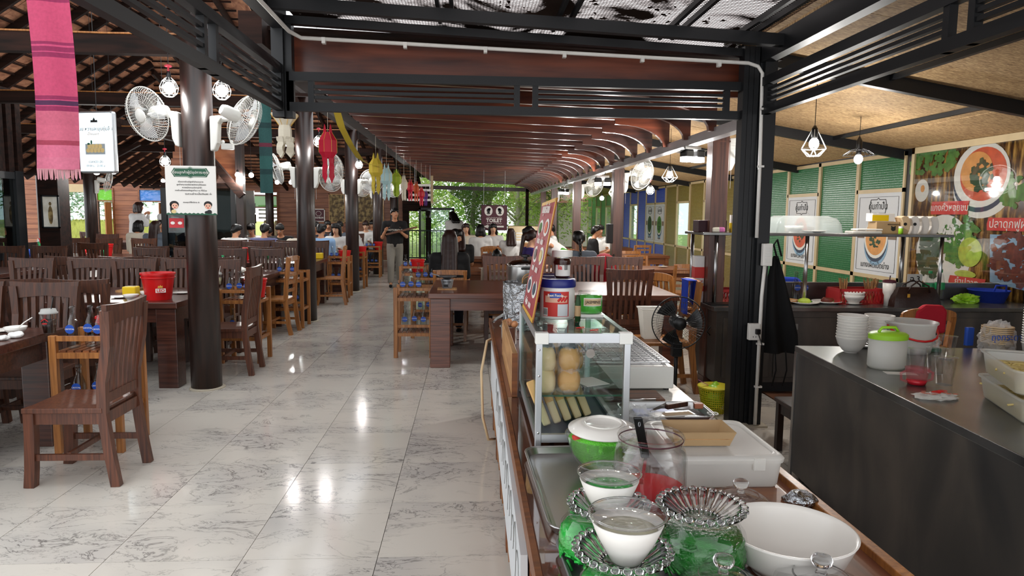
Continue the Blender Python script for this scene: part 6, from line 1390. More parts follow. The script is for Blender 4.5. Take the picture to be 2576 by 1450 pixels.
p = at(2301, 703, y=6.42); t = thing('paper_note', 'white paper note with Thai letter and numeral', 'note', (p.x, 6.42, p.z)); part('sheet', G().box(-.075, .075, -.002, .002, -.09, .05), 'paper', t); text('ฉ.3', .08, t, 'ink', (0, -.004, 0), bold=.001)
b = B(2515, 765); t = thing('basin', 'dark blue plastic basin with loop handles', 'basin', (b.x, b.y+.15, ZB)); part('body', G().lathe([(.13, 0), (.17, .11), (.175, .11), (.175, .118), (.165, .115), (.125, .01), (.0001, .01)], 28), 'blue_cloth', t, True); part('handle', G().tube([(-.06, -.14, .11), (-.05, -.15, .17), (.05, -.15, .17), (.06, -.14, .11)], .009, 8), 'blue_cloth', t, True)
film('lime and black mesh pouch before the blue basin', (B(2440, 765).x, B(2440, 765).y+.06, ZB), (.13, .06, .06), 31, mat='lime_plastic', cat='pouch', name='pouch')
for k, px in enumerate((1860, 1990, 2010)): b = B(px, 762); PB.put((b.x+.12, 6.3, ZB), 0, ['glass water bottle behind the black steel post', 'glass water bottle before the blue towel', 'second glass water bottle before the blue towel'][k], 'counter glass bottles')
t = thing('towel', 'blue towel draped over a chair back behind the counter ledge', 'towel', (3.33, 7.1, .86)); part('fold', G().prism([(-.2, -.09), (.16, -.09), (.19, 0), (.13, .06), (-.15, .07), (-.21, .02)], .05), 'blue_cloth', t, bevel=.02); part('hem', G().box(-.2, .16, -.03, .03, -.1, -.08), 'blue_cloth', t)
PS.put((3.33, 6.95, 0), PI, 'teak chair carrying the blue towel behind the back counter', GL)
t = solo('dark_tray', G().box(-.13, .13, -.08, .08, 0, .012), 'black_plastic', 'thin black tray in front of the red crate', 'tray', B(1822, 768)+Vector((0, .05, 0)), 0, bevel=.004)
# --- things on the rack shelf (z 1.41)
ZS = 1.41
def SH(px, Y=6.2): p = at(px, 580, y=Y); return Vector((p.x, Y, ZS))
b = SH(1785); t = thing('storage_box', 'dark maroon box on the left end of the rack shelf', 'box', b); part('box', G().box(-.13, .13, -.08, .08, 0, .105), 'maroon_dark', t, bevel=.004); part('lid_latch', G().box(-.03, .05, -.083, -.08, .07, .085), 'ink', t)
b = SH(1806, 6.07); t = thing('tissue_pack', 'pink and white soft tissue pack on the rack shelf', 'tissue', b, -.2); part('pack', G().box(-.055, .055, -.03, .03, 0, .045), 'paper_white', t, bevel=.012); plain('pink_pack', 'd477b0', .5); part('pink_end', G().box(.0, .057, -.031, .031, 0.001, .046), 'pink_pack', t, bevel=.012); part('tissue_tip', crumple(.02, 2), 'tissue', t, loc=(-.02, 0, .045))
b = SH(1850, 6.1); t = thing('carton', 'white and orange upright carton with a round food picture', 'box', b); part('box', G().box(-.045, .045, -.03, .03, 0, .155), 'paper', t); part('orange_half', G().box(-.046, .046, -.031, .031, .0, .085), 'print_orange', t).data.materials[0] = MATS['yellow_plastic']; part('printed_burger', disc(G(), 0, .05, .03, .03, -.033), 'fried', t); part('window_print', disc(G(), .01, .105, .02, .012, -.033), 'ink', t)
pd = at(2016, 590, y=6.22); t = thing('food_dome', 'large milky food cover over plates on the rack shelf', 'cover', (pd.x, 6.22, ZS))
frosted('dome_plastic', 'dfe6e6', .38, .1); prof = [(-.31, 0), (-.3, .08), (-.27, .13), (-.22, .155), (.18, .155), (.25, .13), (.29, .08), (.31, 0)]
g = G().strip([[(x, y*(.16 if z < .14 else .12), z*(1 if abs(y) < 1 else .0)) for x, z in prof] for y in (-1, -.97, -.7, 0, .7, .97, 1)]); part('dome', g, 'dome_plastic', t, True); part('dome_handle', G().tube([(-.06, 0, .155), (-.05, 0, .185), (.05, 0, .185), (.06, 0, .155)], .007, 8), 'clear_glass', t, True)
PWB.put((pd.x-.08, 6.2, ZS), 0, 'white bowl under the food cover', 'white bowls', 1.3); PPL.put((pd.x+.1, 6.2, ZS), 0, 'white plate under the food cover', 'white plates', 1.1)
b = SH(2172, 6.12); t = thing('kitchen_scale', 'white kitchen scale lying on the rack shelf', 'scale', b); part('base', G().box(-.14, .14, -.07, .07, 0, .025), 'milky_dense', t, bevel=.01); part('platform', G().box(-.09, .15, -.06, .06, .03, .045), 'white_plastic', t, bevel=.012)
b = SH(2222, 6.25); t = thing('kraft_box', 'kraft cardboard box with bear mark on the rack shelf', 'box', b); part('box', G().box(-.11, .11, -.07, .07, 0, .11), 'kraft', t, bevel=.003); text('พร้อมทานทุกวัน', .018, t, 'ink', (.05, -.072, .085)); g = G(); disc(g, .05, .045, .022, .02, -.072); disc(g, .034, .064, .007, .007, -.072); disc(g, .066, .064, .007, .007, -.072); part('printed_bear', g, 'ink', t)
b = SH(2212, 6.25); t = thing('tissue_box', 'white and yellow tissue box on top of the kraft box', 'box', (b.x, b.y, ZS+.111), .05); part('box', G().box(-.11, .11, -.05, .05, 0, .075), 'paper', t, bevel=.004); part('yellow_print', G().box(-.111, .05, -.0515, -.05, .005, .06), 'yellow_plastic', t)
b = SH(2266, 6.12); t = thing('spice_jar', 'small jar with lime label between the kraft box and white cartons', 'jar', b); part('jar', G().lathe([(.02, 0), (.02, .05), (.016, .055)], 16), 'lime_plastic', t, True); part('cap', G().lathe([(.02, .052), (.02, .07), (.0001, .07)], 16), 'fan_white', t, 40)
cbx = G(); cbx.strip([[(.0+x*.0, 0, 0)]*2]) if 0 else None
for k in range(4):
    b = SH(2262+24*k, 6.2+.02*k); t = thing('takeaway_carton', ['kraft-lined curved white carton, first in its row with a fruit mark', 'curved white carton, second in its row', 'curved white carton, third in its row', 'curved white carton, last in its row near the rack end'][k], 'box', b, .0, 'curved white cartons')
    pts = [(-.02, 0), (.05, 0)]+[(.05+.02*math.sin(s*PI), .15*s) for s in (.25, .5, .75)]+[(.045, .16), (.01, .165), (-.02, .15)]+[(-.02+.02*math.sin(s*PI), .15*s) for s in (.75, .5, .25)]
    part('carton', G().prism(pts, .11), 'melamine' if k else 'kraft_pale', t, bevel=.003); part('fold_edge', G().box(.04, .052, -.056, .056, .0, .003), 'house_wall', t)
    if k < 2: part('fruit_mark', disc(G(), .018, .09, .016, .014, -.057), 'ink', t)
# --- on and by the black steel post
t = thing('switch_box', 'white double switch box high on the black steel post', 'switch', (2.13, 4.855, 1.28)); part('box', G().box(-.035, .035, -.02, .02, -.08, .08), 'white_plastic', t, bevel=.004)
for z in (-.04, 0, .04): part('switch', G().box(-.02, .02, -.024, -.02, z-.014, z+.014), 'fan_white', t, bevel=.002)
t = thing('socket_box', 'white power socket with black plug low on the black steel post', 'socket', (2.06, 4.855, .72)); part('box', G().box(-.04, .04, -.022, .022, -.06, .06), 'white_plastic', t, bevel=.004); part('plug', G().box(-.0, .035, -.05, -.022, -.015, .025), 'black_plastic', t, bevel=.006); part('outlet_hole', G().box(-.012, -.008, -.0235, -.022, -.04, -.03).box(.008, .012, -.0235, -.022, -.04, -.03), 'ink', t); part('plug_cord', G().tube([(.02, -.04, -.01), (.05, -.05, -.1), (.06, -.0, -.4), (.12, .15, -.68)], .004, 6), 'black_plastic', t, True)
plain('black_cloth', '0a0a0b', .9)
t = thing('apron', 'black cook apron hanging from the steel post', 'apron', (2.27, 4.88, .55))
def apf(u, v):
    w0 = .02+.17*min(1, (1-v)*1.25)**.8+.0; 
    return ((u-.5)*2*w0*.75-.05*v, .03*math.sin(u*11+v*2)*(1-v*.6)+.02, v*.72)
part('apron_panel', cloth(apf, 20, 20), 'black_cloth', t, True)
for dx in (-.03, .05): part('strap', G().tube([(dx, 0, .02), (dx+.01, -.01, -.12), (dx-.01, 0, -.24)], .006, 5), 'black_cloth', t, True)
part('neck_loop', G().tube([(-.05, 0, .7), (-.09, -.02, .8), (-.07, -.03, .84), (-.02, 0, .72)], .007, 6), 'black_cloth', t, True)
plain('basket_yellow', 'd9cf2c', .4); b = at(1804, 1042, z=0)
t = thing('waste_basket', 'yellow perforated plastic basket with lime bag and pink straw on the floor', 'basket', (b.x, b.y+.08, 0)); R0_, R1_, H_ = .09, .125, .2; g = G()
for k in range(40): a = k*PI/20; g.beam((R0_*math.cos(a), R0_*math.sin(a), 0), (R1_*math.cos(a), R1_*math.sin(a), H_), .006, .003, (math.cos(a), math.sin(a), 0))
for j in range(12): z = H_*j/11; r = R0_+(R1_-R0_)*j/11; g.tube([(r*math.cos(k*PI/16), r*math.sin(k*PI/16), z) for k in range(32)], .0035, 4, True)
part('mesh_wall', g, 'basket_yellow', t); part('rim', G().lathe([(R1_-.004, H_-.01), (R1_+.008, H_-.005), (R1_+.008, H_+.008), (R1_-.004, H_+.008)], 32), 'basket_yellow', t, True); part('bottom', G().lathe([(R0_, 0), (R0_, .006), (.0001, .006)], 28), 'basket_yellow', t)
bg = G().ell((0, 0, .12), (.1, .1, .1), 20, 12); bg.v = [tuple(Vector(v)*(1+.25*mnoise.noise(Vector(v)*18))) for v in bg.v]; part('bag_liner', bg, 'lime_plastic', t, True); part('pink_straw', G().beam((-.14, -.02, H_+.06), (-.03, 0, H_-.0), .016, .004), 'pink_pack', t)
pq = at(2338, 766, y=4.95); t = thing('draped_towel', 'red towel over the back of a chair between the two counters', 'towel', (pq.x, 4.95, pq.z-.22)); part('towel', G().prism([(-.13, 0), (.13, 0), (.135, .17), (.1, .215), (-.04, .22), (-.11, .17)], .05), 'red_cloth', t, bevel=.02); part('fold_line', G().box(-.12, .12, -.03, -.026, .04, .05), 'red_cloth', t)
ch = PR.put((t.location.x, 5.2, 0), 0, 'round-backed teak chair under the red towel between the counters', GL)
t = thing('plastic_tub', 'white plastic tub on the teak chair behind the pedestal fan', 'tub', (1.62, 6.05, .46)); part('body', G().lathe([(.1, 0), (.14, .26), (.15, .26), (.15, .275), (.138, .27), (.095, .01), (.0001, .01)], 4), 'milky_dense', t, False, rot=(0, 0, PI/4)); part('rim', G().lathe([(.15, .262), (.155, .275)], 4, cap=False), 'milky_dense', t, rot=(0, 0, PI/4))
t = thing('blue_cloth', 'blue cloth hanging over the teak chair back behind the pedestal fan', 'cloth', (1.93, 5.98, .96)); part('cloth_front', cloth(lambda u, v: (-.035+.01*math.sin(u*9), (u-.5)*.2, .03-v*.3), 10, 10), 'blue_cloth', t, True); part('cloth_top', G().box(-.04, .04, -.1, .1, .028, .036), 'blue_cloth', t); part('cloth_rear', cloth(lambda u, v: (.045+.008*math.sin(u*9), (u-.5)*.2, .03-v*.22), 10, 10), 'blue_cloth', t, True)
t = thing('stroller', 'red padded stroller seat beside the second wooden post', 'stroller', (1.83, 9.35, 0)); part('hood', G().ell((0, 0, .8), (.19, .24, .24), 16, 10), 'red_cloth', t, True); part('frame', G().tube([(-.2, -.2, .05), (-.1, 0, .5), (.2, .3, 1.0)], .015, 8).tube([(.2, -.2, .05), (.1, 0, .5)], .015, 8), 'black_plastic', t, True)
for s in (-1, 1): part('wheel', G().tube([(s*.2, -.2+.07*math.cos(k*PI/8), .08+.07*math.sin(k*PI/8)) for k in range(16)], .012, 6, True), 'black_plastic', t, True)
# small charcoal stove on the slab table
b = A(1125, 728, .76); t = thing('charcoal_stove', 'small grey clay charcoal stove with pan on the big slab table', 'stove', (b.x, b.y, .76)); plain('zinc', '8b8d90', .4, .6, var=.2)
part('stand_board', G().cbox((0, 0, .006), (.2, .14, .012)), 'board_wood', t); part('stove_body', G().lathe([(.05, .012), (.068, .1), (.066, .105), (.045, .105)], 20), 'zinc', t, 40); part('vent', G().box(-.035, .01, -.068, -.056, .03, .055), 'ink', t)
for k in range(5): part('air_hole', G().box(-.04+.018*k, -.032+.018*k, -.069, -.06, .078, .088), 'ink', t)
part('pan', G().lathe([(.03, .108), (.075, .135), (.1, .14), (.075, .13), (.0001, .112)], 22), 'zinc', t, True); part('pan_handle', G().beam((-.08, 0, .14), (-.17, .02, .165), .02, .006), 'zinc', t)
# ================================================================== FRONT COUNTER AND ITS THINGS
ZC = .74
def C3(px, py): return at(px, py, z=ZC)
fc = thing('front_counter', 'low wooden serving counter with slatted side and film-covered top', 'counter', (0, 0, 0))
part('top_board', G().box(.165, .99, .5, 5.35, .705, .738), 'counter_wood', fc, bevel=.004)
part('inner_wall', G().box(.235, .93, .55, 5.3, 0, .705), 'dark_wood_x', fc)
y = .6; k = 0; zl = [.03, .12, .2, .05, .15, .08]
while y < 5.2:
    part('side_slat', G().box(.17+.012*(k % 2), .222+.012*(k % 2), y, y+.085, zl[k % 6]*.5, .705), 'teak' if k % 3 else 'teak_dark', fc); y += .1; k += 1
part('edge_strip', G().box(.962, .992, .5, 2.3, .735, .758), 'teak', fc, bevel=.003); part('edge_strip', G().box(.15, .166, .5, 5.35, .69, .742), 'teak_dark', fc)
mt_ = G()
part('marble_slab', G().box(.5, .985, 2.62, 4.6, .738, .7405), 'marble', fc); part('film', G().box(.17, .3, .6, 3.0, .7385, .7395), 'clear_glass', fc)
sbd = thing('cardboard_sign', 'long white cardboard sign with line drawings hung on the counter side', 'sign', (.145, 0, 0))
part('board', G().add([(0, 1.78, .30), (0, 1.84, .60), (0, 3.3, .70), (0, 4.6, .70), (0, 4.6, .42), (0, 3.2, .36), (.02, 1.78, .30), (.02, 1.84, .60), (.02, 3.3, .70), (.02, 4.6, .70), (.02, 4.6, .42), (.02, 3.2, .36)], [(0, 1, 2, 3, 4, 5), (11, 10, 9, 8, 7, 6), (0, 6, 7, 1), (1, 7, 8, 2), (2, 8, 9, 3), (3, 9, 10, 4), (4, 10, 11, 5), (5, 11, 6, 0)]), 'poster_paper', sbd)
g = G()
for k in range(16): yy = 1.95+.11*k; g.tube([(-.001, yy+.05*math.cos(t), .5+.012*k*.5+.09*math.sin(t)*(1 if k % 2 else .6)) for t in [i*PI/6 for i in range(9)]], .0012, 4)
part('line_drawing', g, 'zinc_dark', sbd)
hs = solo('hose', G().tube([(.2, 4.8, .70), (.12, 4.7, .68), (.08, 4.55, .5), (.09, 4.5, .2), (.13, 4.55, .03), (.19, 4.62, .012)], .009, 8), 'kraft_pale', 'cream rubber hose hanging down the counter side', 'hose', smooth=True)
# --- trays
def rrect(w_, d, r, z, n=5): return [(cx*(w_/2-r)+r*math.cos(a), cy*(d/2-r)+r*math.sin(a), z) for cx, cy, a0 in ((1, 1, 0), (-1, 1, PI/2), (-1, -1, PI), (1, -1, 1.5*PI)) for a in [a0+i*PI/2/(n-1) for i in range(n)]]
def tray(label, c, w_, d, rz, mat, h=.022, name='metal_tray'):
    t = thing(name, label, 'tray', c, rz); g = G().strip([rrect(w_-.05, d-.05, .03, .002), rrect(w_-.03, d-.03, .035, .004), rrect(w_-.012, d-.012, .04, h), rrect(w_, d, .045, h+.001), rrect(w_, d, .045, h-.003), rrect(w_-.02, d-.02, .04, .0)], closed=True); g.add(rrect(w_-.05, d-.05, .03, .002), [tuple(range(20))]); g.add(rrect(w_-.02, d-.02, .04, 0), [tuple(range(20))])
    part('pan', g, mat, t, 40); part('rim', G().tube(rrect(w_, d, .045, h), .0035, 6, True), mat, t, True); return t
tray('empty stainless baking tray in front of the glass case', (.345, 1.965, ZC), .3, .62, .03, 'steel'); tray('dark enamel tray under the jars of green jelly', (.42, 1.42, ZC), .4, .42, .05, 'zinc')
# --- display case
X1, X2, Y1, Y2, ZT, ZSH = .226, .552, 2.305, 3.12, 1.146, .925
dc = thing('display_case', 'glass bread display case in an aluminium frame on the front counter', 'display case', (0, 0, 0)); e = .022
for x in (X1, X2-e):
    for y in (Y1, Y2-e): part('corner_post', G().box(x, x+e, y, y+e, ZC, ZT), 'aluminium', dc, bevel=.002)
for z, h in ((ZT-.032, .032), (ZC+.025, .028)):
    part('front_rail', G().box(X1+e, X2-e, Y1+.002, Y1+e-.002, z, z+h), 'aluminium', dc); part('rear_rail', G().box(X1+e, X2-e, Y2-e, Y2, z, z+h), 'aluminium', dc)
    for x in (X1, X2-e): part('side_rail', G().box(x+.002, x+e-.002, Y1+e, Y2-e, z, z+h), 'aluminium', dc)
for x in (X1-.003, X2-.04): part('corner_cap', G().box(x, x+.045, Y1-.004, Y1+.03, ZT-.036, ZT+.003), 'fan_white', dc, bevel=.002)
part('base_plate', G().box(X1+.01, X2-.01, Y1+.01, Y2-.01, ZC+.035, ZC+.042), 'label_blue', dc).data.materials[0] = MATS['blue_cloth'] if 0 else MATS['print_navy']
part('side_pane', G().box(X1+.006, X1+.009, Y1+e, Y2-e, ZC+.05, ZT-.03), 'green_glass', dc); part('side_pane', G().box(X2-.01, X2-.007, Y1+e, Y2-e, ZC+.05, ZT-.03), 'green_glass', dc)
part('top_pane', G().box(X1+.004, X2-.004, Y1+.006, Y2, ZT-.002, ZT+.002), 'green_glass', dc); part('front_pane', G().box(X1+e, X2-e, Y1+.01, Y1+.013, ZC+.05, ZT-.03), 'clear_glass', dc)
part('shelf_pane', G().box(X1+.012, X2-.012, Y1+.03, Y2-.02, ZSH-.004, ZSH), 'green_glass', dc); part('shelf_edge', G().box(X1+.02, X2-.02, Y1+.028, Y1+.03, ZSH-.005, ZSH+.001), 'dark_green', dc)
for z in (.8, 1.0, 1.09): part('screw', G().ell((X1+.011, Y1-.001, z), (.004, .002, .004), 8, 5), 'chrome', dc)
part('hinge_knob', G().lathe([(.016, 0), (.016, .006), (.0001, .007)], 16), 'house_wall', dc, 40, loc=(.415, Y1+.02, 1.075), rot=(PI/2, 0, 0)); part('hinge_arm', G().beam((.415, Y1+.024, 1.075), (.40, Y1+.024, 1.113), .006, .003, (0, 1, 0)).beam((.415, Y1+.024, 1.075), (.432, Y1+.024, 1.113), .006, .003, (0, 1, 0)).beam((.41, Y1+.03, 1.07), (.36, Y1+.1, 1.12), .008, .004), 'zinc', dc)
plain('crust', 'd9ae6e', .6, var=.12, sc=8); plain('crumb', 'e2d0a0', .75, var=.1, sc=12); plain('bag_blue', '3f5560', .4)
def loaf(label, x, y, w_, mat, sd):
    t = thing('bread_loaf', label, 'bread', (x, y, ZSH)); g = G()
    for zc, hh in ((.04, .045), (.118, .045)): g.ell((0, 0, zc), (w_/2, .06, hh+.002), 18, 12)
    sq = lambda q, a: math.copysign(abs(q/a)**.6*a, q); g.v = [(sq(x_, w_/2)*(1+.08*mnoise.noise(Vector((x_*20, y_*20, z_*20+sd)))), sq(y_, .06), max(0, z_)) for x_, y_, z_ in g.v]; part('crust_body', g, mat, t, True)
    part('bag_wrap', G().lathe([(w_*.52, .0), (w_*.55, .04), (w_*.49, .08), (w_*.55, .12), (w_*.42, .165), (w_*.2, .185)], 18, wob=lambda a, i: 1+.05*math.sin(a*5+i*1.7+sd), sy=1.25), 'bag_film', t); part('bag_top', G().lathe([(w_*.5, .135), (w_*.42, .16), (w_*.25, .18), (w_*.3, .2), (.0001, .195)], 16, wob=lambda a, i: 1+.12*math.sin(a*4+i+sd), sy=1.2), 'bag_blue', t)
    return t
loaf('pale bagged loaf on the case shelf, beside the corner post', .272, 2.40, .062, 'crumb', 1); loaf('golden bagged loaf on the case shelf, right of the pale loaf', .352, 2.41, .08, 'crust', 5)
loaf('golden loaf behind the front pair in the display case', .30, 2.62, .08, 'crust', 9); loaf('golden loaf beside the hinge, deeper in the case', .42, 2.75, .08, 'crust', 12)
for k in range(5):
    t = thing('bread_slice', ['thick bread slice leaning at the case corner post', 'thick bread slice, second of the leaning row', 'thick bread slice, third of the leaning row', 'thick bread slice, fourth of the leaning row', 'thick bread slice, last of the leaning row'][k], 'bread', (.285+.042*k, 2.44+.03*k, ZC+.044), (0, -.55, 0), None, 1.3); t.rotation_euler = (-.35, -.38, .0)
    part('slice', G().prism([(-.011, 0), (.011, 0), (.012, .1), (.011, .125), (-.011, .125), (-.012, .1)], .09), 'crumb', t, bevel=.005); part('crust_edge', G().box(-.0125, .0125, -.047, .047, .06, .13), 'crust', t, bevel=.004)
solo('menu_sheet', G().box(-.05, .05, -.06, .06, 0, .002), 'paper', 'pinkish paper sheet lying on the case shelf', 'paper', (.45, 2.52, ZSH+.001), .4)
# --- on top of the case
def tub(label, x, y, z, front=True):
    t = thing('sauce_tub', label, 'tub', (x, y, z), -.05); r = .068
    part('body', G().lathe([(r*.95, 0), (r, .006), (r, .105), (r*.96, .112), (r*.97, .12), (r*.94, .128)], 32), 'white_plastic', t, True); part('lid', G().lathe([(r*1.03, .122), (r*1.05, .127), (r*1.05, .148), (r*1.0, .154), (r*.6, .151), (.0001, .151)], 36), 'lid_navy', t, 40)
    part('label', arcp(r+.0008, -.95, .62, .012, .108), 'label_red', t, True)
    part('lower_panel', arcp(r+.0014, -.05, .55, .014, .06), 'poster_paper', t, True); part('barcode_panel', arcp(r+.0014, -.92, -.62, .014, .045), 'paper', t, True); g = G()
    for i in range(9): a = -.9+.03*i; g.merge(arcp(r+.0022, a, a+(.012 if i % 2 else .018), .018, .042, 1))
    part('barcode_bar', g, 'ink', t); part('oval_print', arcp(r+.0012, -.8, .5, .066, .092), 'pink_pack', t, True).data.materials[0] = MATS['print_skin']
    g = G()
    for i in range(9): a = .0+.055*i; g.ell(((r+.001)*math.sin(a), -(r+.001)*math.cos(a), .074+.005*(i % 3)), (.005, .0015, .005), 6, 5)
    part('printed_berry', g, 'red_plastic', t, True); part('brand_badge', arcp(r+.002, -.5, .12, .084, .103, 10), 'label_blue', t, True)
    if front: text('Best Foods', .0135, t, 'paper', (-.0125, -r-.004, .094), rot=(PI/2, 0, -.18), bold=.0004)
    return t
plain('lid_navy', '232a78', .35)
b = at(1401, 800, z=ZT); t1 = tub('white sauce tub with blue lid and red strawberry label on the case', b.x, b.y+.0, ZT+.002); tub('second blue-lidded sauce tub, mostly hidden behind the first', b.x-.015, b.y+.16, ZT+.002, False)
plain('spread', '3a190e', .3); t = thing('spread_jar', 'jar of chocolate spread with white lid on top of the blue lid', 'jar', (b.x+.018, b.y+.01, ZT+.154), .25)
part('glass_jar', G().lathe([(.024, 0), (.03, .008), (.031, .05), (.039, .066), (.039, .072), (.032, .086), (.032, .09)], 26), 'clear_glass', t, True); part('spread', G().lathe([(.023, .002), (.029, .009), (.03, .05), (.036, .066), (.03, .08), (.0001, .08)], 26), 'spread', t, True); part('lid', G().lathe([(.04, .086), (.04, .108), (.038, .11), (.0001, .11)], 28), 'white_plastic', t, 40); part('label', arcp(.0318, -1.3, 1.3, .012, .058), 'paper', t, True)
text('la', .026, t, 'red_plastic', (-.022, -.0335, .046), bold=.0006, rot=(PI/2, 0, -.5)); g = G()
for i in range(10): a = -.1+.045*i; g.merge(arcp(.0326, a, a+(.018 if i % 3 else .03), .036, .055, 1))
part('barcode_bar', g, 'ink', t)
frosted('green_jelly', '52d83a', .75, .2); b = at(1484, 795, z=ZT); t = thing('jelly_jar', 'clear jar of bright green jelly strips labelled jasmine', 'jar', (b.x, b.y, ZT+.012)); part('wall', G().lathe([(.046, 0), (.05, .008), (.05, .075), (.047, .08), (.05, .088), (.047, .088)], 28), 'clear_glass', t, True); part('green_jelly', G().lathe([(.045, .003), (.048, .01), (.048, .072), (.0001, .074)], 26, wob=lambda a, i: 1+.01*math.sin(a*9+i)), 'green_jelly', t, True); part('label', arcp(.0512, -.65, .75, .036, .062), 'kraft_pale', t, True)
part('label_rim', arcp(.0508, -.7, .8, .033, .065), 'paper', t, True); text('JASMINE', .0165, t, 'ink', (.002, -.054, .049)); part('stand_pad', G().box(-.045, .045, -.05, .05, -.012, 0), 'white_plastic', t)
b = at(1455, 812, z=ZT); t = thing('sauce_bottle', 'slim olive bottle between the white tub and the green jelly jar', 'bottle', (b.x, b.y+.02, ZT+.002)); part('body', G().lathe([(.011, 0), (.011, .075), (.007, .09), (.007, .1)], 12), 'print_dark_green', t, True); part('label', G().lathe([(.0115, .02), (.0115, .06)], 12, cap=False), 'kraft', t)
for k, (px, py, lb) in enumerate([(1462, 832, 'small red rubber band near the olive bottle'), (1497, 838, 'red rubber bands lying by the case corner')]):
    b = at(px, py-3, z=ZT+.003); t = solo('rubber_band', G().tube([((.012+.004*math.sin(3*t_))*math.cos(t_), .006*math.sin(t_), .002*math.sin(2*t_)) for t_ in [i*PI/12 for i in range(24)]], .0012, 5, True), 'red_plastic', lb, 'rubber band', (b.x, b.y+.02, ZT+.005))
# leaning menu board
P1 = at(1328, 790, z=ZT); P2 = at(1350, 815, z=ZT); T1 = at(1371, 512, y=P1.y-.0); T2 = at(1406, 498, y=P2.y)
mb = thing('menu_board', 'tall red menu board with oval drink pictures leaning on the case', 'sign', (0, 0, 0))
P1 = Vector((.235, 2.98, ZT+.002)); P2 = Vector((.235, 2.52, ZT+.002)); T1 = at(1368, 512, y=2.98); T2 = at(1404, 498, y=2.60)
nn_ = (P2-P1).cross(T1-P1).normalized()*.005
def quad3(P1, P2, T1, T2, u0, u1, v0, v1, off):
    def Q(u, v): return (P1.lerp(P2, u)).lerp(T1.lerp(T2, u), v)+nn_*off
    return [Q(u0, v0), Q(u1, v0), Q(u1, v1), Q(u0, v1)]
if nn_.x > 0: nn_ = -nn_
def slab(u0, u1, v0, v1, o0, o1): a = quad3(P1, P2, T1, T2, u0, u1, v0, v1, o0); b = quad3(P1, P2, T1, T2, u0, u1, v0, v1, o1); return G().add(a+b, [(0, 1, 2, 3), (7, 6, 5, 4), (0, 4, 5, 1), (1, 5, 6, 2), (2, 6, 7, 3), (3, 7, 4, 0)])
part('board', slab(0, 1, 0, 1, 0, 1), 'board_red', mb) if 'board_red' in MATS else (plain('board_red', '9c2430', .5), part('board', slab(0, 1, 0, 1, 0, 1), 'board_red', mb))
def oval(cu, cv, ru, rv, off): return G().add([q for k in range(18) for q in [quad3(P1, P2, T1, T2, cu+ru*math.cos(k*PI/9), cu+ru*math.cos(k*PI/9), cv+rv*math.sin(k*PI/9), 0, off)[0]]], [tuple(range(18))])
for cu in (.28, .72):
    for cv, mt in ((.24, 'print_navy'), (.52, 'spread' if cu < .5 else 'print_cream'), (.76, 'print_green' if cu < .5 else 'soup')): part('oval_frame', oval(cu, cv, .17, .075, 1.4), 'paper', mb); part('drink_picture', oval(cu, cv, .1, .05, 1.8), mt, mb)
e1 = (P2-P1).normalized(); e2 = (T1-P1).normalized(); e3 = e1.cross(e2).normalized(); e2 = e3.cross(e1)
rt_ = Matrix((e1, e2, e3)).transposed().to_euler()
for cv, tx, s in ((.92, 'เมนูเครื่องดื่ม', .05), (.64, 'ชาเขียว   ชาไทย', .036), (.4, 'กาแฟ     นมสด', .036), (.1, 'อัญชัน    มะนาว', .036)):
    q = quad3(P1, P2, T1, T2, .5, .5, cv, cv, 2.2)[0]; text(tx, s, mb, 'paper', q, rot=rt_)
for vv in (0, .97): part('gold_edge', slab(0, 1, vv, vv+.03, .2, 1.3), 'gold', mb)
part('side_edge', slab(.97, 1.0, 0, 1, .2, 1.3), 'gold', mb)
# --- pots on the far end
ramp_mat('foil', 'Voronoi', [(0, 'e2e4e6'), (1, 'a8acb0')], (1, 1, 1), .22, 28, bump=.9, metal=1)
def foilwob(a, i): return 1+.05*mnoise.noise(Vector((math.cos(a)*4, math.sin(a)*4, i*1.3)))+.03*math.sin(a*13+i)
t = thing('foil_pot', 'big pot wrapped in crumpled foil at the end of the counter', 'pot', (.4, 4.95, ZC)); prof = [(.185, 0), (.16, .02), (.155, .08), (.158, .14), (.155, .2), (.158, .26), (.16, .31), (.165, .325)]
part('foil_wrap', G().lathe(prof, 60, wob=foilwob, cap=False), 'foil', t); part('pot_inner', G().lathe([(.145, .0), (.147, .31), (.14, .31), (.138, .27), (.0001, .265)], 28), 'zinc', t, 40); part('broth', G().lathe([(.139, .28), (.0001, .281)], 24), 'pale_broth', t) if 'pale_broth' in MATS else (plain('pale_broth', '7c6a30', .2), part('broth', G().lathe([(.139, .28), (.0001, .281)], 24), 'pale_broth', t))
for k in range(2): part('ring_handle', G().tube([(.02+.055*math.cos(a), -.155-.01*k, .33+.05*math.sin(a)+.02*k) for a in [i*PI/10 for i in range(11)]], .004, 8), 'board_wood', t, True)
part('foil_skirt', G().strip([[((.15+.09*j/3)*math.cos(a), (.15+.09*j/3)*math.sin(a), .09-.02*j+.012*math.sin(a*9+j)) for a in [PI*.85+i*.06 for i in range(14)]] for j in range(4)]), 'foil', t)
t = thing('steel_pot', 'stainless pot with domed lid and black knob behind the foil pot', 'pot', (.42, 5.22, ZC+.0)); 
part('burner_stand', G().lathe([(.12, 0), (.12, .28), (.0001, .28)], 20), 'zinc', t, 40); part('pot_body', G().lathe([(.13, .28), (.135, .29), (.135, .42), (.142, .425)], 30), 'steel', t, 40); part('lid', G().lathe([(.143, .422), (.14, .435), (.1, .46), (.03, .47), (.0001, .47)], 30), 'chrome', t, True); part('knob', G().lathe([(.012, .47), (.014, .485), (.035, .492), (.035, .505), (.0001, .51)], 18), 'black_plastic', t, 40); part('side_handle', G().box(-.045, .045, -.185, -.135, .405, .418), 'black_plastic', t, bevel=.006)
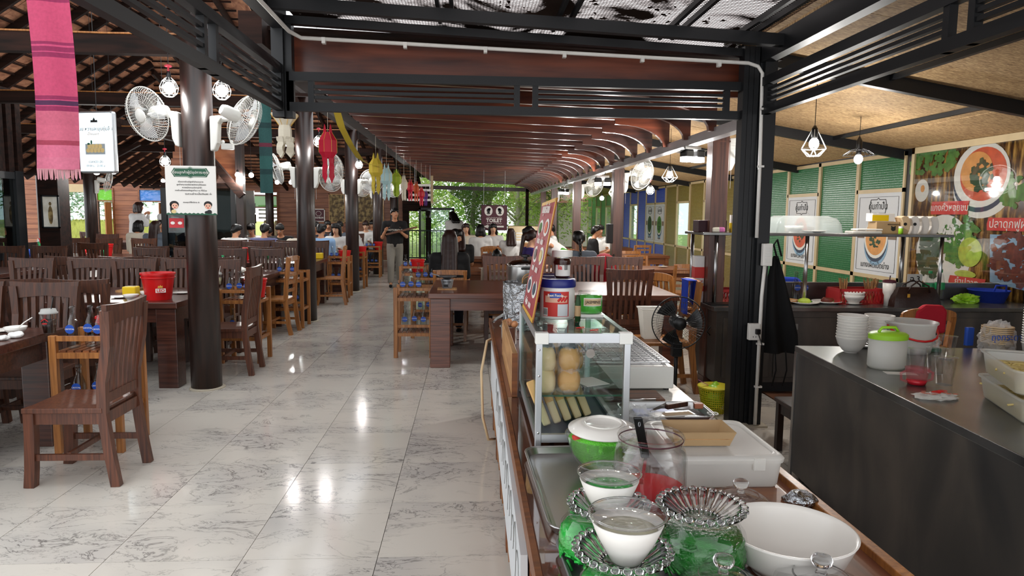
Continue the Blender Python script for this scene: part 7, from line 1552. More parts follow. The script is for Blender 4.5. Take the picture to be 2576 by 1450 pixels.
b = C3(1290, 842); t = thing('canister', 'small shiny steel canister at the counter edge', 'canister', (.245, 4.25, ZC)); part('body', G().lathe([(.04, 0), (.048, .01), (.05, .11), (.053, .112), (.053, .115), (.048, .112), (.044, .01), (.0001, .008)], 26), 'chrome', t, True); part('side_handle', G().tube([(.05, 0, .1), (.075, 0, .09), (.075, 0, .04), (.05, 0, .03)], .004, 6), 'steel', t, True)
plain('egg', 'c78a5e', .5); t = thing('egg_bowl', 'small glass bowl resting on the steel canister', 'bowl', (.245, 4.25, ZC+.116)); part('wall', G().lathe([(.03, 0), (.045, .02), (.05, .035), (.048, .035), (.042, .02), (.028, .003), (.0001, .003)], 24), 'clear_glass', t, True); part('foot', G().lathe([(.028, -.002), (.03, .003)], 20), 'clear_glass', t)
eg = thing('egg', 'brown egg', 'egg'); part('shell', G().ell((0, 0, .022), (.021, .021, .026), 16, 10), 'egg', eg, True); PE = Proto(eg)
for k, (dx, dy, dz) in enumerate([(-.022, -.01, .01), (.02, -.015, .008), (0, .02, .012), (-.002, -.002, .04)]): PE.put((.245+dx, 4.25+dy, ZC+.118+dz), (.9, k, 0), ['brown egg on the aisle side of the glass bowl', 'brown egg on the case side of the glass bowl', 'brown egg at the rear of the glass bowl', 'brown egg on top of the other three'][k], 'brown eggs')
t = thing('chopping_board', 'thick wooden board standing on edge against the glass case', 'board', (.2, 3.75, ZC)); part('board', G().box(-.012, .012, -.75, .2, 0, .2), 'board_wood', t, bevel=.003); part('end_grain', G().box(-.0125, .0125, -.752, -.748, .002, .198), 'teak_dark', t)
# --- grill
t = thing('electric_grill', 'white electric grill box with wire rack', 'grill', (.72, 3.6, ZC)); part('body', G().box(-.23, .225, -.51, .5, .012, .115), 'white_plastic', t, bevel=.006); part('wire_rack_tray', G().box(-.2, .2, -.46, .46, .105, .117), 'zinc', t)
for k in range(24): part('rack_wire', G().beam((-.2, -.46+.04*k, .128), (.2, -.46+.04*k, .128), .003, .003), 'zinc', t)
for k in range(9): part('rack_wire', G().beam((-.2+.05*k, -.47, .132), (-.2+.05*k, .47, .132), .003, .003), 'zinc', t)
part('rack_frame', G().tube([(-.21, -.48, .13), (.21, -.48, .13), (.21, .48, .13), (-.21, .48, .13)], .004, 6, True), 'steel', t)
for sx in (-.2, .2):
    for sy in (-.47, .47): part('foot', G().lathe([(.015, 0), (.015, .014)], 10), 'black_plastic', t, loc=(sx, sy, 0))
t = thing('cutting_board', 'brown wooden cutting board in front of the white grill', 'board', (.72, 2.985, ZC+.001)); part('board', G().box(-.15, .135, -.08, .08, 0, .012), 'teak_dark', t, bevel=.004); part('juice_groove', G().box(-.13, .115, -.06, -.056, .012, .0125), 'ink', t)
t = thing('whisk', 'steel whisk with long handle on the cutting board', 'whisk', (.66, 2.85, ZC+.012), .1); g = G()
for k in range(6): a = k*PI/6; g.tube([(0, 0, .012)]+[(-.1*math.sin(s*PI/2*1.0)*1.0-.02*0, .022*math.cos(a)*math.sin(s*PI), .012+.018*math.sin(a)*math.sin(s*PI)) for s in (.2, .4, .6, .8, 1)], .001, 4)
part('whisk_wires', g, 'chrome', t); part('handle', G().tube([(0, 0, .012), (.14, 0, .01)], .006, 8), 'steel', t, True)
tr_ = tray('stainless utensil tray with knives and blue plastic in it', (.79, 2.69, ZC), .36, .22, 0, 'steel', .03); part('blue_liner', G().box(-.12, .05, -.02, .06, .006, .016), 'cap_blue', tr_)
t = thing('knife', 'kitchen knife with reddish-brown handle in the utensil tray', 'knife', (.84, 2.7, ZC+.034), .45); part('handle', G().box(-.055, .055, -.011, .011, 0, .02), 'chair_wood', t, bevel=.004); part('blade', G().add([(-.055, 0, .008), (-.16, 0, .0), (-.055, 0, .03)], [(0, 1, 2)]), 'chrome', t)
t = thing('scoop', 'flat pale wooden scoop with writing in the utensil tray', 'scoop', (.8, 2.6, ZC+.034), .2); part('blade', G().prism([(-.1, 0), (.08, .0), (.08, .006), (-.1, .006)], .06), 'melamine', t, bevel=.002); part('grain_patch', G().box(-.05, .07, -.028, .01, .0062, .007), 'kraft', t)
t = thing('red_peg', 'small red-brown block beside the knife', 'block', (.93, 2.7, ZC+.03)); part('block', G().box(-.018, .018, -.012, .012, 0, .02), 'terracotta', t, bevel=.004); part('cap', G().box(-.018, .018, -.012, .012, .018, .022), 'terracotta', t)
t = thing('scissors', 'white-handled scissors loop at the tray end', 'scissors', (.955, 2.6, ZC+.03)); 
for s in (-1, 1): part('finger_loop', G().tube([(s*.011+.009*math.cos(a), .015*math.sin(a), .008) for a in [i*PI/8 for i in range(16)]], .0025, 6, True), 'white_plastic', t, True)
part('blade', G().beam((0, -.015, .005), (-.04, -.08, .005), .01, .002), 'chrome', t)
solo('black_tray', G().box(-.11, .11, -.1, .1, 0, .03), 'black_plastic', 'black plastic tray on the floor between the counter and the yellow basket', 'tray', (1.62, 4.75, 0), .1, bevel=.012)
film('crumpled clear bag beside the bread slices, outside the case', (.47, 2.2, ZC), (.1, .05, .06), 41); film('large clear bag of supplies behind the plate-covered bowl', (.6, 2.42, ZC), (.12, .1, .08), 44)
# --- plastic storage boxes and kraft tray
def lidbox(label, c, w_, d, h, rz=0):
    t = thing('storage_box', label, 'box', c, rz); g = G().strip([rrect(w_*.9, d*.9, .02, 0), rrect(w_*.93, d*.93, .025, .008), rrect(w_*.98, d*.98, .03, h)], closed=True); g.add(rrect(w_*.9, d*.9, .02, 0), [tuple(range(20))]); part('body', g, 'milky_dense', t, 50)
    g = G().strip([rrect(w_*1.0, d*1.0, .03, h-.012), rrect(w_*1.01, d*1.01, .03, h), rrect(w_*.97, d*.97, .03, h+.008), rrect(w_*.88, d*.86, .03, h+.008), rrect(w_*.86, d*.84, .03, h+.004)], closed=True); g.add(rrect(w_*.86, d*.84, .03, h+.004), [tuple(range(20))]); part('lid', g, 'milky_dense', t, 50); part('clip', G().box(w_*.2, w_*.3, -d/2-.006, -d/2+.002, h-.03, h+.006), 'milky_dense', t); return t
lidbox('shallow milky box with lid, kraft tray standing on it', (.775, 2.13, ZC), .34, .38, .09); 
t = thing('box_cover', 'loose milky box lid leaning behind the kraft tray', 'lid', (.745, 2.38, ZC+.055), (-.25, 0, 0)); t.rotation_euler = (-.3, 0, 0); g = G().strip([rrect(.2, .2, .03, 0), rrect(.2, .2, .03, .008), rrect(.18, .18, .03, .01), rrect(.16, .16, .03, .004)], closed=True); g.add(rrect(.16, .16, .03, .004), [tuple(range(20))]); part('lid_panel', g, 'milky_dense', t, 50); part('clip', G().box(-.015, .015, .095, .115, -.01, .01), 'milky_dense', t)
b = at(1795, 1148, z=ZC+.1); t = thing('kraft_tray', 'open kraft paper food tray on the milky box', 'tray', (b.x, 2.1, ZC+.099), -.02); w0, w1, d0, d1, h = .085, .1, .055, .068, .045
g = G().strip([[(-w0, -d0, 0), (w0, -d0, 0), (w0, d0, 0), (-w0, d0, 0)], [(-w1, -d1, h), (w1, -d1, h), (w1, d1, h), (-w1, d1, h)]], closed=True); g.add([(-w0, -d0, 0), (w0, -d0, 0), (w0, d0, 0), (-w0, d0, 0)], [(0, 1, 2, 3)]); part('tray_wall', g, 'kraft', t); part('folded_rim', G().tube([(-w1, -d1, h), (w1, -d1, h), (w1, d1, h), (-w1, d1, h)], .0012, 4, True), 'kraft', t); part('crease', G().box(-w0*1.06, w0*1.06, -d0*1.09-.003, -d0*1.09-.001, .022, .0235), 'board_wood', t)
# --- bowl of green jelly under a white plate
plain('green_noodle', '6fd840', .3, var=.3, sc=30, bump=.6); plain('green_dark', '2f8a34', .25, var=.5, sc=18, bump=.5); plain('green_bright', '35d052', .2, var=.4, sc=14, bump=.3); plain('milk_sauce', 'd9d6b8', .3)
b = C3(1520, 1195); t = thing('glass_bowl', 'large glass bowl of bright green jelly noodles under a white plate', 'bowl', (b.x, b.y+.02, ZC)); part('wall', G().lathe([(.05, 0), (.062, .004), (.1, .06), (.12, .125), (.123, .126), (.117, .125), (.097, .06), (.055, .01), (.0001, .008)], 36), 'clear_glass', t, True)
part('green_noodles', G().lathe([(.05, .01), (.094, .06), (.112, .11), (.07, .135), (.0001, .14)], 34, wob=lambda a, i: 1+.012*math.sin(a*14+i)), 'green_noodle', t, True); part('pink_jelly', G().lathe([(.01, 0), (.02, .03), (.0001, .035)], 12, c=(-.085, -.02, .095)), 'label_red', t, True)
pp_ = thing('cover_plate', 'white plate laid upside down over the green noodle bowl', 'plate', (b.x-.005, b.y+.015, ZC+.142), (.06, 0, 0)); part('plate', G().lathe([(.108, 0), (.109, .004), (.075, .018), (.06, .022), (.056, .018), (.0001, .018)], 36), 'white_ceramic', pp_, True); part('foot_ring', G().lathe([(.058, .02), (.06, .025), (.056, .025), (.055, .018)], 36, cap=False), 'white_ceramic', pp_, True)
film('clear film bunched on the rim of the green noodle bowl', (b.x+.07, b.y-.07, ZC+.1), (.05, .035, .035), 51)
# --- big jar of red drink with ladle
cx, cy = .475, 1.735; t = thing('drink_jar', 'big glass jar of red drink', 'jar', (cx, cy, ZC)); part('wall', G().lathe([(.075, 0), (.09, .006), (.095, .02), (.095, .18), (.09, .2), (.082, .212), (.085, .222), (.088, .235), (.084, .242), (.08, .236), (.078, .215), (.088, .195), (.091, .178), (.091, .02), (.0001, .012)], 44), 'clear_glass', t, True)
frosted('red_drink', 'f2434c', .92, .1); part('red_drink', G().lathe([(.07, .012), (.09, .022), (.09, .1), (.0001, .1)], 40), 'red_drink', t, True); part('drink_surface', G().lathe([(.0895, .1005), (.0001, .1015)], 36), 'red_drink', t); part('red_ring', G().lathe([(.083, .226), (.0845, .228), (.083, .23)], 40, cap=False), 'maroon', t)
L0 = at(1604, 1050, y=1.71); L1 = at(1624, 1152, y=1.73); L2 = Vector((cx-.02, cy+.01, ZC+.09)); t = thing('ladle', 'steel ladle with black handle standing in the red drink', 'ladle', (0, 0, 0)); part('handle', bar(G(), [tuple(L0), tuple(L0.lerp(L1, .3)), tuple(L1)], .024, .009, (1, 0, 0)), 'black_plastic', t, bevel=.003); part('handle_eye', G().tube([tuple(L0+(L1-L0)*.16+Vector((.0025*math.cos(a), -.0055, .006*math.sin(a)))) for a in [i*PI/6 for i in range(12)]], .0012, 4, True), 'zinc', t); part('stem', bar(G(), [tuple(L1), tuple(L1.lerp(L2, .6)), tuple(L2)], .009, .003, (1, 0, 0)), 'chrome', t); part('scoop', G().ell((L2.x, L2.y, L2.z-.02), (.035, .035, .022), 16, 10), 'chrome', t, True)
# --- big white bowl
b = at(1984, 1330, z=ZC+.1); bb = thing('serving_bowl', 'largest white serving bowl beside the steel worktable', 'bowl', (b.x, b.y, ZC)); r = .148; part('body', G().lathe([(r*.5, .004), (r*.55, .006), (r*.82, .04), (r*.98, .095), (r*1.0, .1), (r*.97, .101), (r*.93, .092), (r*.76, .04), (r*.5, .014), (.0001, .012)], 48), 'melamine', bb, True); part('foot_ring', G().lathe([(r*.5, 0), (r*.54, 0), (r*.54, .01)], 36), 'melamine', bb)
t = thing('chopping_board', 'wide brown board under the milky box and round glass lid', 'board', (.8, 1.86, ZC)); part('board', G().box(-.13, .14, -.1, .06, 0, .0), 'teak_dark', t); t.children[0].data = G().box(-.13, .12, -.085, .07, 0, .008).mesh('board', 'teak_dark'); part('edge_line', G().box(-.13, .12, -.0855, -.085, .001, .007), 'teak', t)
def glasslid(label, c, r, knob=.022):
    t = thing('glass_cover', label, 'lid', c); part('lid_disc', G().lathe([(r, 0), (r*1.01, .003), (r*.98, .007), (r*.7, .02), (r*.3, .028), (.0001, .03)], 40), 'clear_glass', t, True); part('knob_stem', G().lathe([(.012, .028), (.009, .036), (.012, .042)], 18), 'thick_glass', t, True); part('knob', G().lathe([(.008, .04), (knob*.9, .046), (knob, .056), (knob*.8, .064), (knob*.3, .066), (.0001, .064)], 22), 'thick_glass', t, True)
    part('lid_ring', G().lathe([(r*.62, .022), (r*.6, .026), (r*.58, .024)], 36, cap=False), 'thick_glass', t, True); return t
m, n, l, b_ = newmat('thick_glass'); b_.inputs['Transmission Weight'].default_value = 1; b_.inputs['Roughness'].default_value = .02; b_.inputs['IOR'].default_value = 1.42; b_.inputs['Base Color'].default_value = (1, 1, 1, 1)
b = at(1862, 1262, z=ZC+.01); glasslid('round glass lid lying on the brown board behind the white bowl', (b.x, b.y, ZC+.009), .085)
# --- globe jars of jelly with scalloped glass dishes
def globe(label, c, r, mat):
    t = thing('globe_jar', label, 'jar', c); pr = [(.045, 0), (r*.75, .012), (r*.97, r*.5), (r, r*.8), (r*.93, r*1.15), (r*.75, r*1.38), (r*.72, r*1.42), (r*.68, r*1.4)]; part('wall', G().lathe(pr, 40), 'clear_glass', t, True); part('jelly', G().lathe([(.042, .004), (r*.72, .016), (r*.94, r*.5), (r*.96, r*.8), (r*.86, r*1.08), (.0001, r*1.12)], 36, wob=lambda a, i: 1+.015*math.sin(a*11+i*2)), mat, t, True)
    g = G(); random.seed(int(c[0]*999))
    for k in range(150):
        a = random.uniform(0, 6.3); z = random.uniform(.02, r*1.05); rr = r*.93*(math.sin(min(1, (z+.03)/(r*.8))*PI/2) if z < r*.8 else 1-.25*(z-r*.8)/r); d = random.uniform(-.5, .5)
        g.tube([(rr*math.cos(a+s*.12), rr*math.sin(a+s*.12), z+d*s*.02+.004*math.sin(s*3)) for s in (0, 1, 2)], .0035, 5)
    o = part('jelly_strand', g, mat, t, True); o['kind'] = 'stuff'; return t
def flower_dish(label, c, r):
    t = thing('scalloped_dish', label, 'dish', c); g = G(); N = 26; rows = []
    part('dish_centre', G().lathe([(r*.42, 0), (r*.45, .003), (r*.42, .006), (.0001, .005)], 30), 'thick_glass', t, True)
    for k in range(N):
        a = 2*PI*k/N; g.tube([(r*q*math.cos(a), r*q*math.sin(a), z) for q, z in ((.42, .003), (.6, .01), (.8, .022), (.97, .034))], [.004, .0055, .0075, .009], 6); g.ell((r*math.cos(a), r*math.sin(a), .035), (.009, .009, .006), 8, 5)
    part('scallop_rib', g, 'thick_glass', t, True); return t
def pudding(label, c, r, top, lid_label):
    t = thing('dessert_bowl', label, 'bowl', c); part('body', G().lathe([(r*.42, 0), (r*.48, .006), (r*.85, .05), (r, .082), (r*.97, .083), (r*.8, .048), (r*.4, .01), (.0001, .01)], 36, wob=lambda a, i: 1+(.05*math.cos(2*a+.6) if 2 < i < 6 else 0)), 'white_ceramic', t, True); part('foot_ring', G().lathe([(r*.4, -.002), (r*.44, .004)], 26), 'white_ceramic', t); part('filling', G().lathe([(r*.5, .05), (r*.86, .066), (r*.6, .07), (.0001, .072)], 28), top, t, True)
    d = thing('glass_saucer', lid_label, 'dish', (c[0], c[1], c[2]+.086)); R = r*1.12; part('saucer', G().lathe([(R, .012), (R*1.01, .01), (R*.9, .004), (R*.45, .0), (R*.42, -.003), (.0001, -.003)], 40), 'clear_glass', d, True); part('rim', G().tube([(R*math.cos(k*PI/20), R*math.sin(k*PI/20), .012) for k in range(40)], .0022, 6, True), 'thick_glass', d, True); return t
b1 = at(1490, 1345, z=ZC+.07); globe('globe jar of bright green jelly at the counter edge', (b1.x, b1.y, ZC+.006), .08, 'green_bright')
b2 = at(1767, 1375, z=ZC+.07); globe('globe jar of dark green jelly strips beside the large white bowl', (b2.x, b2.y, ZC), .098, 'green_dark')
b3 = at(1560, 1490, z=ZC+.07); globe('third globe jar of green jelly cut by the bottom frame edge', (b3.x, b3.y, ZC+.006), .085, 'green_bright')
d1_ = at(1530, 1298, z=ZC+.125); flower_dish('scalloped glass dish on the bright green globe jar', (d1_.x, d1_.y, ZC+.122), .088)
d2_ = at(1763, 1305, z=ZC+.145); flower_dish('scalloped glass dish on the dark green globe jar, nothing in it', (d2_.x, d2_.y, ZC+.142), .092)
d3_ = at(1565, 1420, z=ZC+.13); flower_dish('scalloped glass dish under the emptier white bowl', (d3_.x, d3_.y, ZC+.128), .092)
pudding('white dessert bowl with green jelly under its glass saucer', (d1_.x+.0, d1_.y+.0, ZC+.13), .064, 'green_bright', 'glass saucer covering the dessert bowl with green jelly'); pudding('white dessert bowl without jelly under its glass saucer', (d3_.x+.008, d3_.y, ZC+.136), .067, 'milk_sauce', 'glass saucer covering the dessert bowl without jelly')
b = at(1818, 1470, z=ZC+.06); t = thing('glass_jar', 'low glass jar under the bottom-edge glass lid', 'jar', (b.x, b.y, ZC)); part('wall', G().lathe([(.06, 0), (.078, .01), (.08, .05), (.076, .055)], 36), 'clear_glass', t, True); part('white_sauce', G().lathe([(.058, .004), (.074, .012), (.074, .03), (.0001, .03)], 30), 'milk_sauce', t, True); glasslid('glass lid with flat knob between the dark green jar and the frame edge', (b.x, b.y, ZC+.056), .082)
b = at(2064, 1470, z=ZC+.06); t = thing('glass_jar', 'low glass jar below the largest white bowl', 'jar', (b.x, b.y, ZC)); part('wall', G().lathe([(.06, 0), (.085, .01), (.088, .05), (.083, .055)], 36), 'clear_glass', t, True); part('dark_syrup', G().lathe([(.058, .004), (.08, .012), (.08, .03), (.0001, .03)], 30), 'cola', t, True); glasslid('glass lid with flared knob below the largest white bowl', (b.x, b.y, ZC+.056), .09)
b = at(2010, 1240, z=ZC); solo('foil_sheet', crumple(.05, 8), 'foil', 'crumpled foil strip behind the largest white bowl', 'foil', (.93, 1.83, ZC), 0)
# ================================================================== PEOPLE
for nm, c in (('cloth_white', 'd8d8d6'), ('cloth_black', '101012'), ('cloth_grey', '5b6470'), ('cloth_purple', '3c2a78'), ('cloth_lilac', '5d5f86'), ('cloth_sky', '8fb4dc'), ('cloth_tan', 'a5826a'), ('cloth_cream', 'cfc6b4'), ('cloth_trouser', '8c887f'), ('cloth_navy', '1c2436'), ('cloth_lime', '4a8a2a'), ('lip', 'a8504a')): plain(nm, c, .8, var=.08, sc=8)
def remeshed(g, vox, smooth=4, mat='skin'):
    me = bpy.data.meshes.new('t'); me.from_pydata(g.v, [], g.f); o = bpy.data.objects.new('t', me)
    r = o.modifiers.new('r', 'REMESH'); r.mode = 'VOXEL'; r.voxel_size = vox; r.use_smooth_shade = True
    s = o.modifiers.new('s', 'SMOOTH'); s.iterations = smooth; s.factor = .5
    out = evald(o)
    out.materials.clear(); out.materials.append(MATS[mat]); out.shade_smooth(); return out
def person(label, loc, rz, pose='sit', shirt='cloth_white', pants='cloth_navy', hair='short', hc='hair', lean=.12, head=(0, 0), hands=None, sc=1.0, skin='skin', vox=.014, sleeve=.5, female=False, face=True, group=None, step=0, cat='person'):
    t = thing('person', label, cat, loc, rz, group, sc); V = Vector
    sit = pose == 'sit'; hz = .585 if sit else .92; sw = .165 if female else .185
    def up(p): q = Euler((-lean, 0, 0)).to_matrix() @ V((p[0], p[1], p[2])); return V((q.x, q.y, q.z+hz))
    g = G(); sh = G(); pt = G()
    # torso (heights above hip)
    for a, ra, b, rb in (((-.06, 0, .0), .11, (.06, 0, .0), .11), ((-.05, 0, .14), .1, (.05, 0, .14), .1), ((-.08, 0, .32), .105, (.08, 0, .32), .105), ((-.115, -.01, .44), .08, (.115, -.01, .44), .08)): g.cap(up(a), ra, up(b), rb)
    g.cap(up((0, 0, .02)), .125, up((0, 0, .36)), .12); g.cap(up((0, -.01, .46)), .06, up((0, .01, .58)), .05)
    sh.cap(up((-.05, 0, .04)), .128, up((-.08, 0, .3)), .118); sh.cap(up((.05, 0, .04)), .128, up((.08, 0, .3)), .118); sh.cap(up((-.12, -.01, .43)), .092, up((.12, -.01, .43)), .092); sh.cap(up((0, 0, .02)), .14, up((0, 0, .38)), .125)
    if female: sh.ell(up((-.06, .09, .28)), (.06, .055, .06)); sh.ell(up((.06, .09, .28)), (.06, .055, .06))
    # arms
    hd = hands or (((-.22, .1, .14), (-.13, .34, .25)), ((.22, .1, .14), (.13, .34, .25)))
    for k, s in ((0, -1), (1, 1)):
        S_ = up((s*(sw+.015), -.01, .445)); E_ = V(hd[k][0])+V((0, 0, hz)); H_ = V(hd[k][1])+V((0, 0, hz))
        g.cap(S_, .052, E_, .04); g.cap(E_, .04, H_, .027); d = (H_-E_).normalized(); side = d.cross(V((0, 0, 1))); side = side.normalized() if side.length > .1 else V((1, 0, 0)); dn = d.cross(side).normalized()
        P_ = H_+d*.045; g.cap(H_, .028, P_+side*.012, .03); g.cap(H_, .026, P_-side*.014, .027)
        for f in range(4):
            o = side*(.028-.019*f); k1 = P_+d*.03+o; L = (.032, .038, .036, .028)[f]; m1 = k1+d*L+dn*.008*0-V((0, 0, .008)); e1 = m1+d*L*.6-V((0, 0, .018)); g.cap(P_+o, .0105, m1, .009, 6); g.cap(m1, .009, e1, .008, 6)
        tb = H_+d*.02+side*s*-.03*-1*(-1 if k else 1); g.cap(H_+d*.01, .013, tb+d*.02, .0115, 6); g.cap(tb+d*.02, .0115, tb+d*.05-V((0, 0, .01)), .009, 6)
        q = S_.lerp(E_, min(1, sleeve*1.5)); sh.cap(S_, .075, q, .06)
        if sleeve > .75: sh.cap(E_, .056, E_.lerp(H_, .85), .042)
    # legs
    for s in (-1, 1):
        if sit: hp, kn, an, toe = V((s*.085, .02, hz-.02)), V((s*.11, .42, .5)), V((s*.11, .4+.05*s*step, .09)), V((s*.12, .55+.05*s*step, .035))
        else: hp, kn, an, toe = V((s*.085, 0, hz-.04)), V((s*.09, .03+.16*s*step, .5)), V((s*.095, -.02+.27*s*step, .09 if s*step >= 0 else .13)), V((s*.1, .13+.27*s*step, .04))
        g.cap(hp, .085, kn, .055); g.cap(kn, .055, kn.lerp(an, .3), .055); g.cap(kn.lerp(an, .3), .055, an, .034); g.cap(an, .036, toe, .03)
        pt.cap(hp, .1, kn, .075 if sit else .082); pt.cap(kn, .075 if sit else .082, an+V((0, 0, .04)), .058 if sit else .068)
        so = G().cap(an+V((0, -.02, -.045)), .036, toe+V((0, .01, -.004)), .036); so.v = [(x, y, max(0, z)) for x, y, z in so.v]; part('shoe', so, 'cloth_black', t, True)
    pt.cap(V((-.05, 0, hz)), .13, V((.05, 0, hz)), .13)
    # head
    hy, hp_ = head; Hc = up((0, .03, .665)); HM = Euler((-hp_-lean*.4, 0, hy)).to_matrix()
    def h(x, y, z): return Hc+HM @ V((x, y, z))
    M4 = HM.to_4x4()
    g.ell(Hc+HM @ V((0, -.01, .03)), (.074, .092, .09), 16, 12, M=M4); g.ell(h(0, .018, -.035), (.058, .068, .075), 14, 10, M=M4); g.cap(h(0, .05, -.085), .026, h(0, .035, -.06), .04)
    g.cap(h(0, .088, .015), .010, h(0, .104, -.022), .015, 8); g.cap(h(-.012, .09, -.028), .01, h(.012, .09, -.028), .01, 6)
    for s in (-1, 1): g.ell(h(s*.077, -.012, -.002), (.012, .02, .032), 8, 6, M=M4)
    g.cap(h(0, -.02, -.04), .05, up((0, 0, .47)), .052)
    part('body', remeshed(g, vox, 3, skin), None, t); part('shirt', remeshed(sh, vox*1.25, 3, shirt), None, t); part('trousers', remeshed(pt, vox*1.4, 3, pants), None, t)
    if face:
        for s in (-1, 1):
            part('eye', G().ell(h(s*.031, .079, .008), (.013, .008, .0075), 10, 6, M=M4), 'paper', t, True); part('iris', G().ell(h(s*.031, .0855, .008), (.006, .004, .0065), 8, 6, M=M4), 'print_hair', t, True)
            part('eyebrow', G().tube([h(s*.016, .086, .027), h(s*.033, .086, .033), h(s*.048, .074, .027)], .0032, 5), hc, t, True)
        part('mouth', G().tube([h(-.022, .08, -.055), h(-.008, .089, -.053), h(.008, .089, -.053), h(.022, .08, -.055)], [.003, .0055, .0055, .003], 6), 'lip', t, True)
    # hair
    r = G(); r.ell(h(0, -.03, .038), (.088, .09, .092), 16, 12, M=M4); r.cap(h(-.046, .054, .063), .032, h(.046, .054, .063), .032); r.cap(h(0, -.075, -.02), .055, h(0, -.06, .05), .06)
    r.cap(h(-.035, .03, .09), .042, h(.035, .03, .09), .042)
    for s in (-1, 1): r.cap(h(s*.07, .015, .05), .02, h(s*.073, -.02, .0), .018)
    if hair in ('long', 'bob', 'mid'):
        L = {'long': .42, 'mid': .25, 'bob': .12}[hair]
        back = up((0, -.14, .66-L)) if hair != 'bob' else h(0, -.06, -.1)
        for dx in (-.05, 0, .05): r.cap(h(dx, -.07, .03), .05, V((Hc.x+dx*1.4, back.y, back.z)), .05 if hair != 'long' else .035)
        for s in (-1, 1): r.cap(h(s*.072, -.01, .05), .024, h(s*.085, -.01, -.07 if hair != 'bob' else -.08), .026); 
        if hair != 'bob':
            for s in (-1, 1): r.cap(h(s*.085, -.01, -.07), .026, up((s*.1, -.03, .66-L*.7)), .024)
    if hair == 'pony': r.cap(h(0, -.11, .05), .032, h(0, -.16, .0), .04); r.cap(h(0, -.16, .0), .04, up((.03, -.16, .36)), .022)
    if hair == 'braid':
        for k in range(6): r.ell(up((.0, -.1-.012*k, .62-.045*k)), (.03-.002*k, .026, .03), 8, 6)
    if hair == 'bun': r.ell(h(0, -.03, .13), (.035, .035, .03), 10, 8)
    part('hair', remeshed(r, vox, 2, hc), None, t)
    return t
def X(px, Y): return at(px, 600, y=Y).x
def seat(px, Y, f, label, **k): return person(label, (X(px, Y), Y, -.03), {'away': 0, 'face': PI, 'left': PI/2, 'right': -PI/2}.get(f, f), label and 'sit', **k)
def guest(px, Y, f, label, **k): k.setdefault('vox', .017); return seat(px, Y, f, label, **k)
# the waiter
wt = person('young waiter in black printed t-shirt and grey trousers walking with a wooden tray', (X(994, 14.8), 14.75, 0), PI+.12, 'stand', 'cloth_black', 'cloth_trouser', 'short', lean=.03, head=(.35, -.1), hands=(((-.25, .04, .17), (-.12, .27, .28)), ((.27, -.0, .15), (.2, .12, .3))), vox=.011, step=.55, sc=.97)
text('NOTORIOUS', .055, wt, 'print_white', (0, .142, 1.235), rot=(PI/2, 0, PI), bold=.001)
text('CONNECTED', .022, wt, 'print_white', (0, .142, 1.19), rot=(PI/2, 0, PI))
tw = thing('serving_tray', 'wooden tray held out by the walking waiter', 'tray', (wt.location.x+.17, 14.42, 1.17), (0, -.25, -.1)); part('board', G().box(-.3, .32, -.14, .14, 0, .015), 'board_wood', tw, bevel=.003)
for s in (-1, 1): part('tray_rim', G().box(-.3, .32, s*.14-.008, s*.14+.008, 0, .035), 'teak_dark', tw)
part('pan', G().lathe([(.05, .015), (.08, .035), (.0001, .02)], 18, (.2, 0, 0)), 'black_plastic', tw, True)
# row of guests with backs to us
GG = 'guests at the dark tables'
guest(585, 13.25, 'away', 'man in white shirt seen from behind, first of the row near the booth glass', shirt='cloth_white', lean=.3, head=(-.5, .2), face=False, group=GG)
guest(640, 14.85, 'face', 'man in white shirt bent over his plate behind the lilac-shirted guest', shirt='cloth_white', lean=.3, head=(0, .5), group=GG)
guest(660, 13.25, 'away', 'man in lilac-grey shirt seen from behind', shirt='cloth_lilac', lean=.22, head=(-.1, .2), face=False, group=GG)
guest(683, 15.7, 'face', 'small dark-haired guest between the lilac shirt and the black shirt', shirt='cloth_navy', lean=.3, head=(0, .6), sc=.93, group=GG)
guest(712, 14.75, 'face', 'man in black shirt looking down, facing us', shirt='cloth_black', lean=.3, head=(0, .4), group=GG)
guest(752, 13.25, 'away', 'guest in cream top with black hair beside the second column', shirt='cloth_cream', lean=.3, face=False, group=GG)
guest(806, 13.3, 'away', 'guest in light blue shirt seen from behind, right of the second column', shirt='cloth_sky', lean=.15, head=(-.4, .1), face=False, group=GG)
guest(848, 14.6, 'face', 'woman with long dark hair and white top facing us', shirt='cloth_white', hair='long', female=True, lean=.15, head=(-.2, .2), skin='skin_light', group=GG)
guest(797, 16.1, 'face', 'dark-haired guest behind the light blue shirt', shirt='cloth_navy', lean=.1, head=(0, .4), group=GG); guest(826, 18.3, 'face', 'tall dark-haired guest between the columns, deeper in the hall', shirt='cloth_black', lean=.05, head=(.3, .3), group=GG)
guest(857, 17.1, 'face', 'dark-haired guest beside the third column, deeper in the hall', shirt='cloth_grey', lean=.1, head=(0, .5), group=GG)
guest(908, 16.3, 'left', 'man in white shirt right of the third column, leaning to his left', shirt='cloth_white', lean=.3, head=(0, .3), group=GG)
guest(922, 18.5, 'face', 'woman with tied hair looking down beside the fourth column', shirt='cloth_white', hair='bun', hc='hair_brown', female=True, head=(0, .3), skin='skin_light', group=GG)
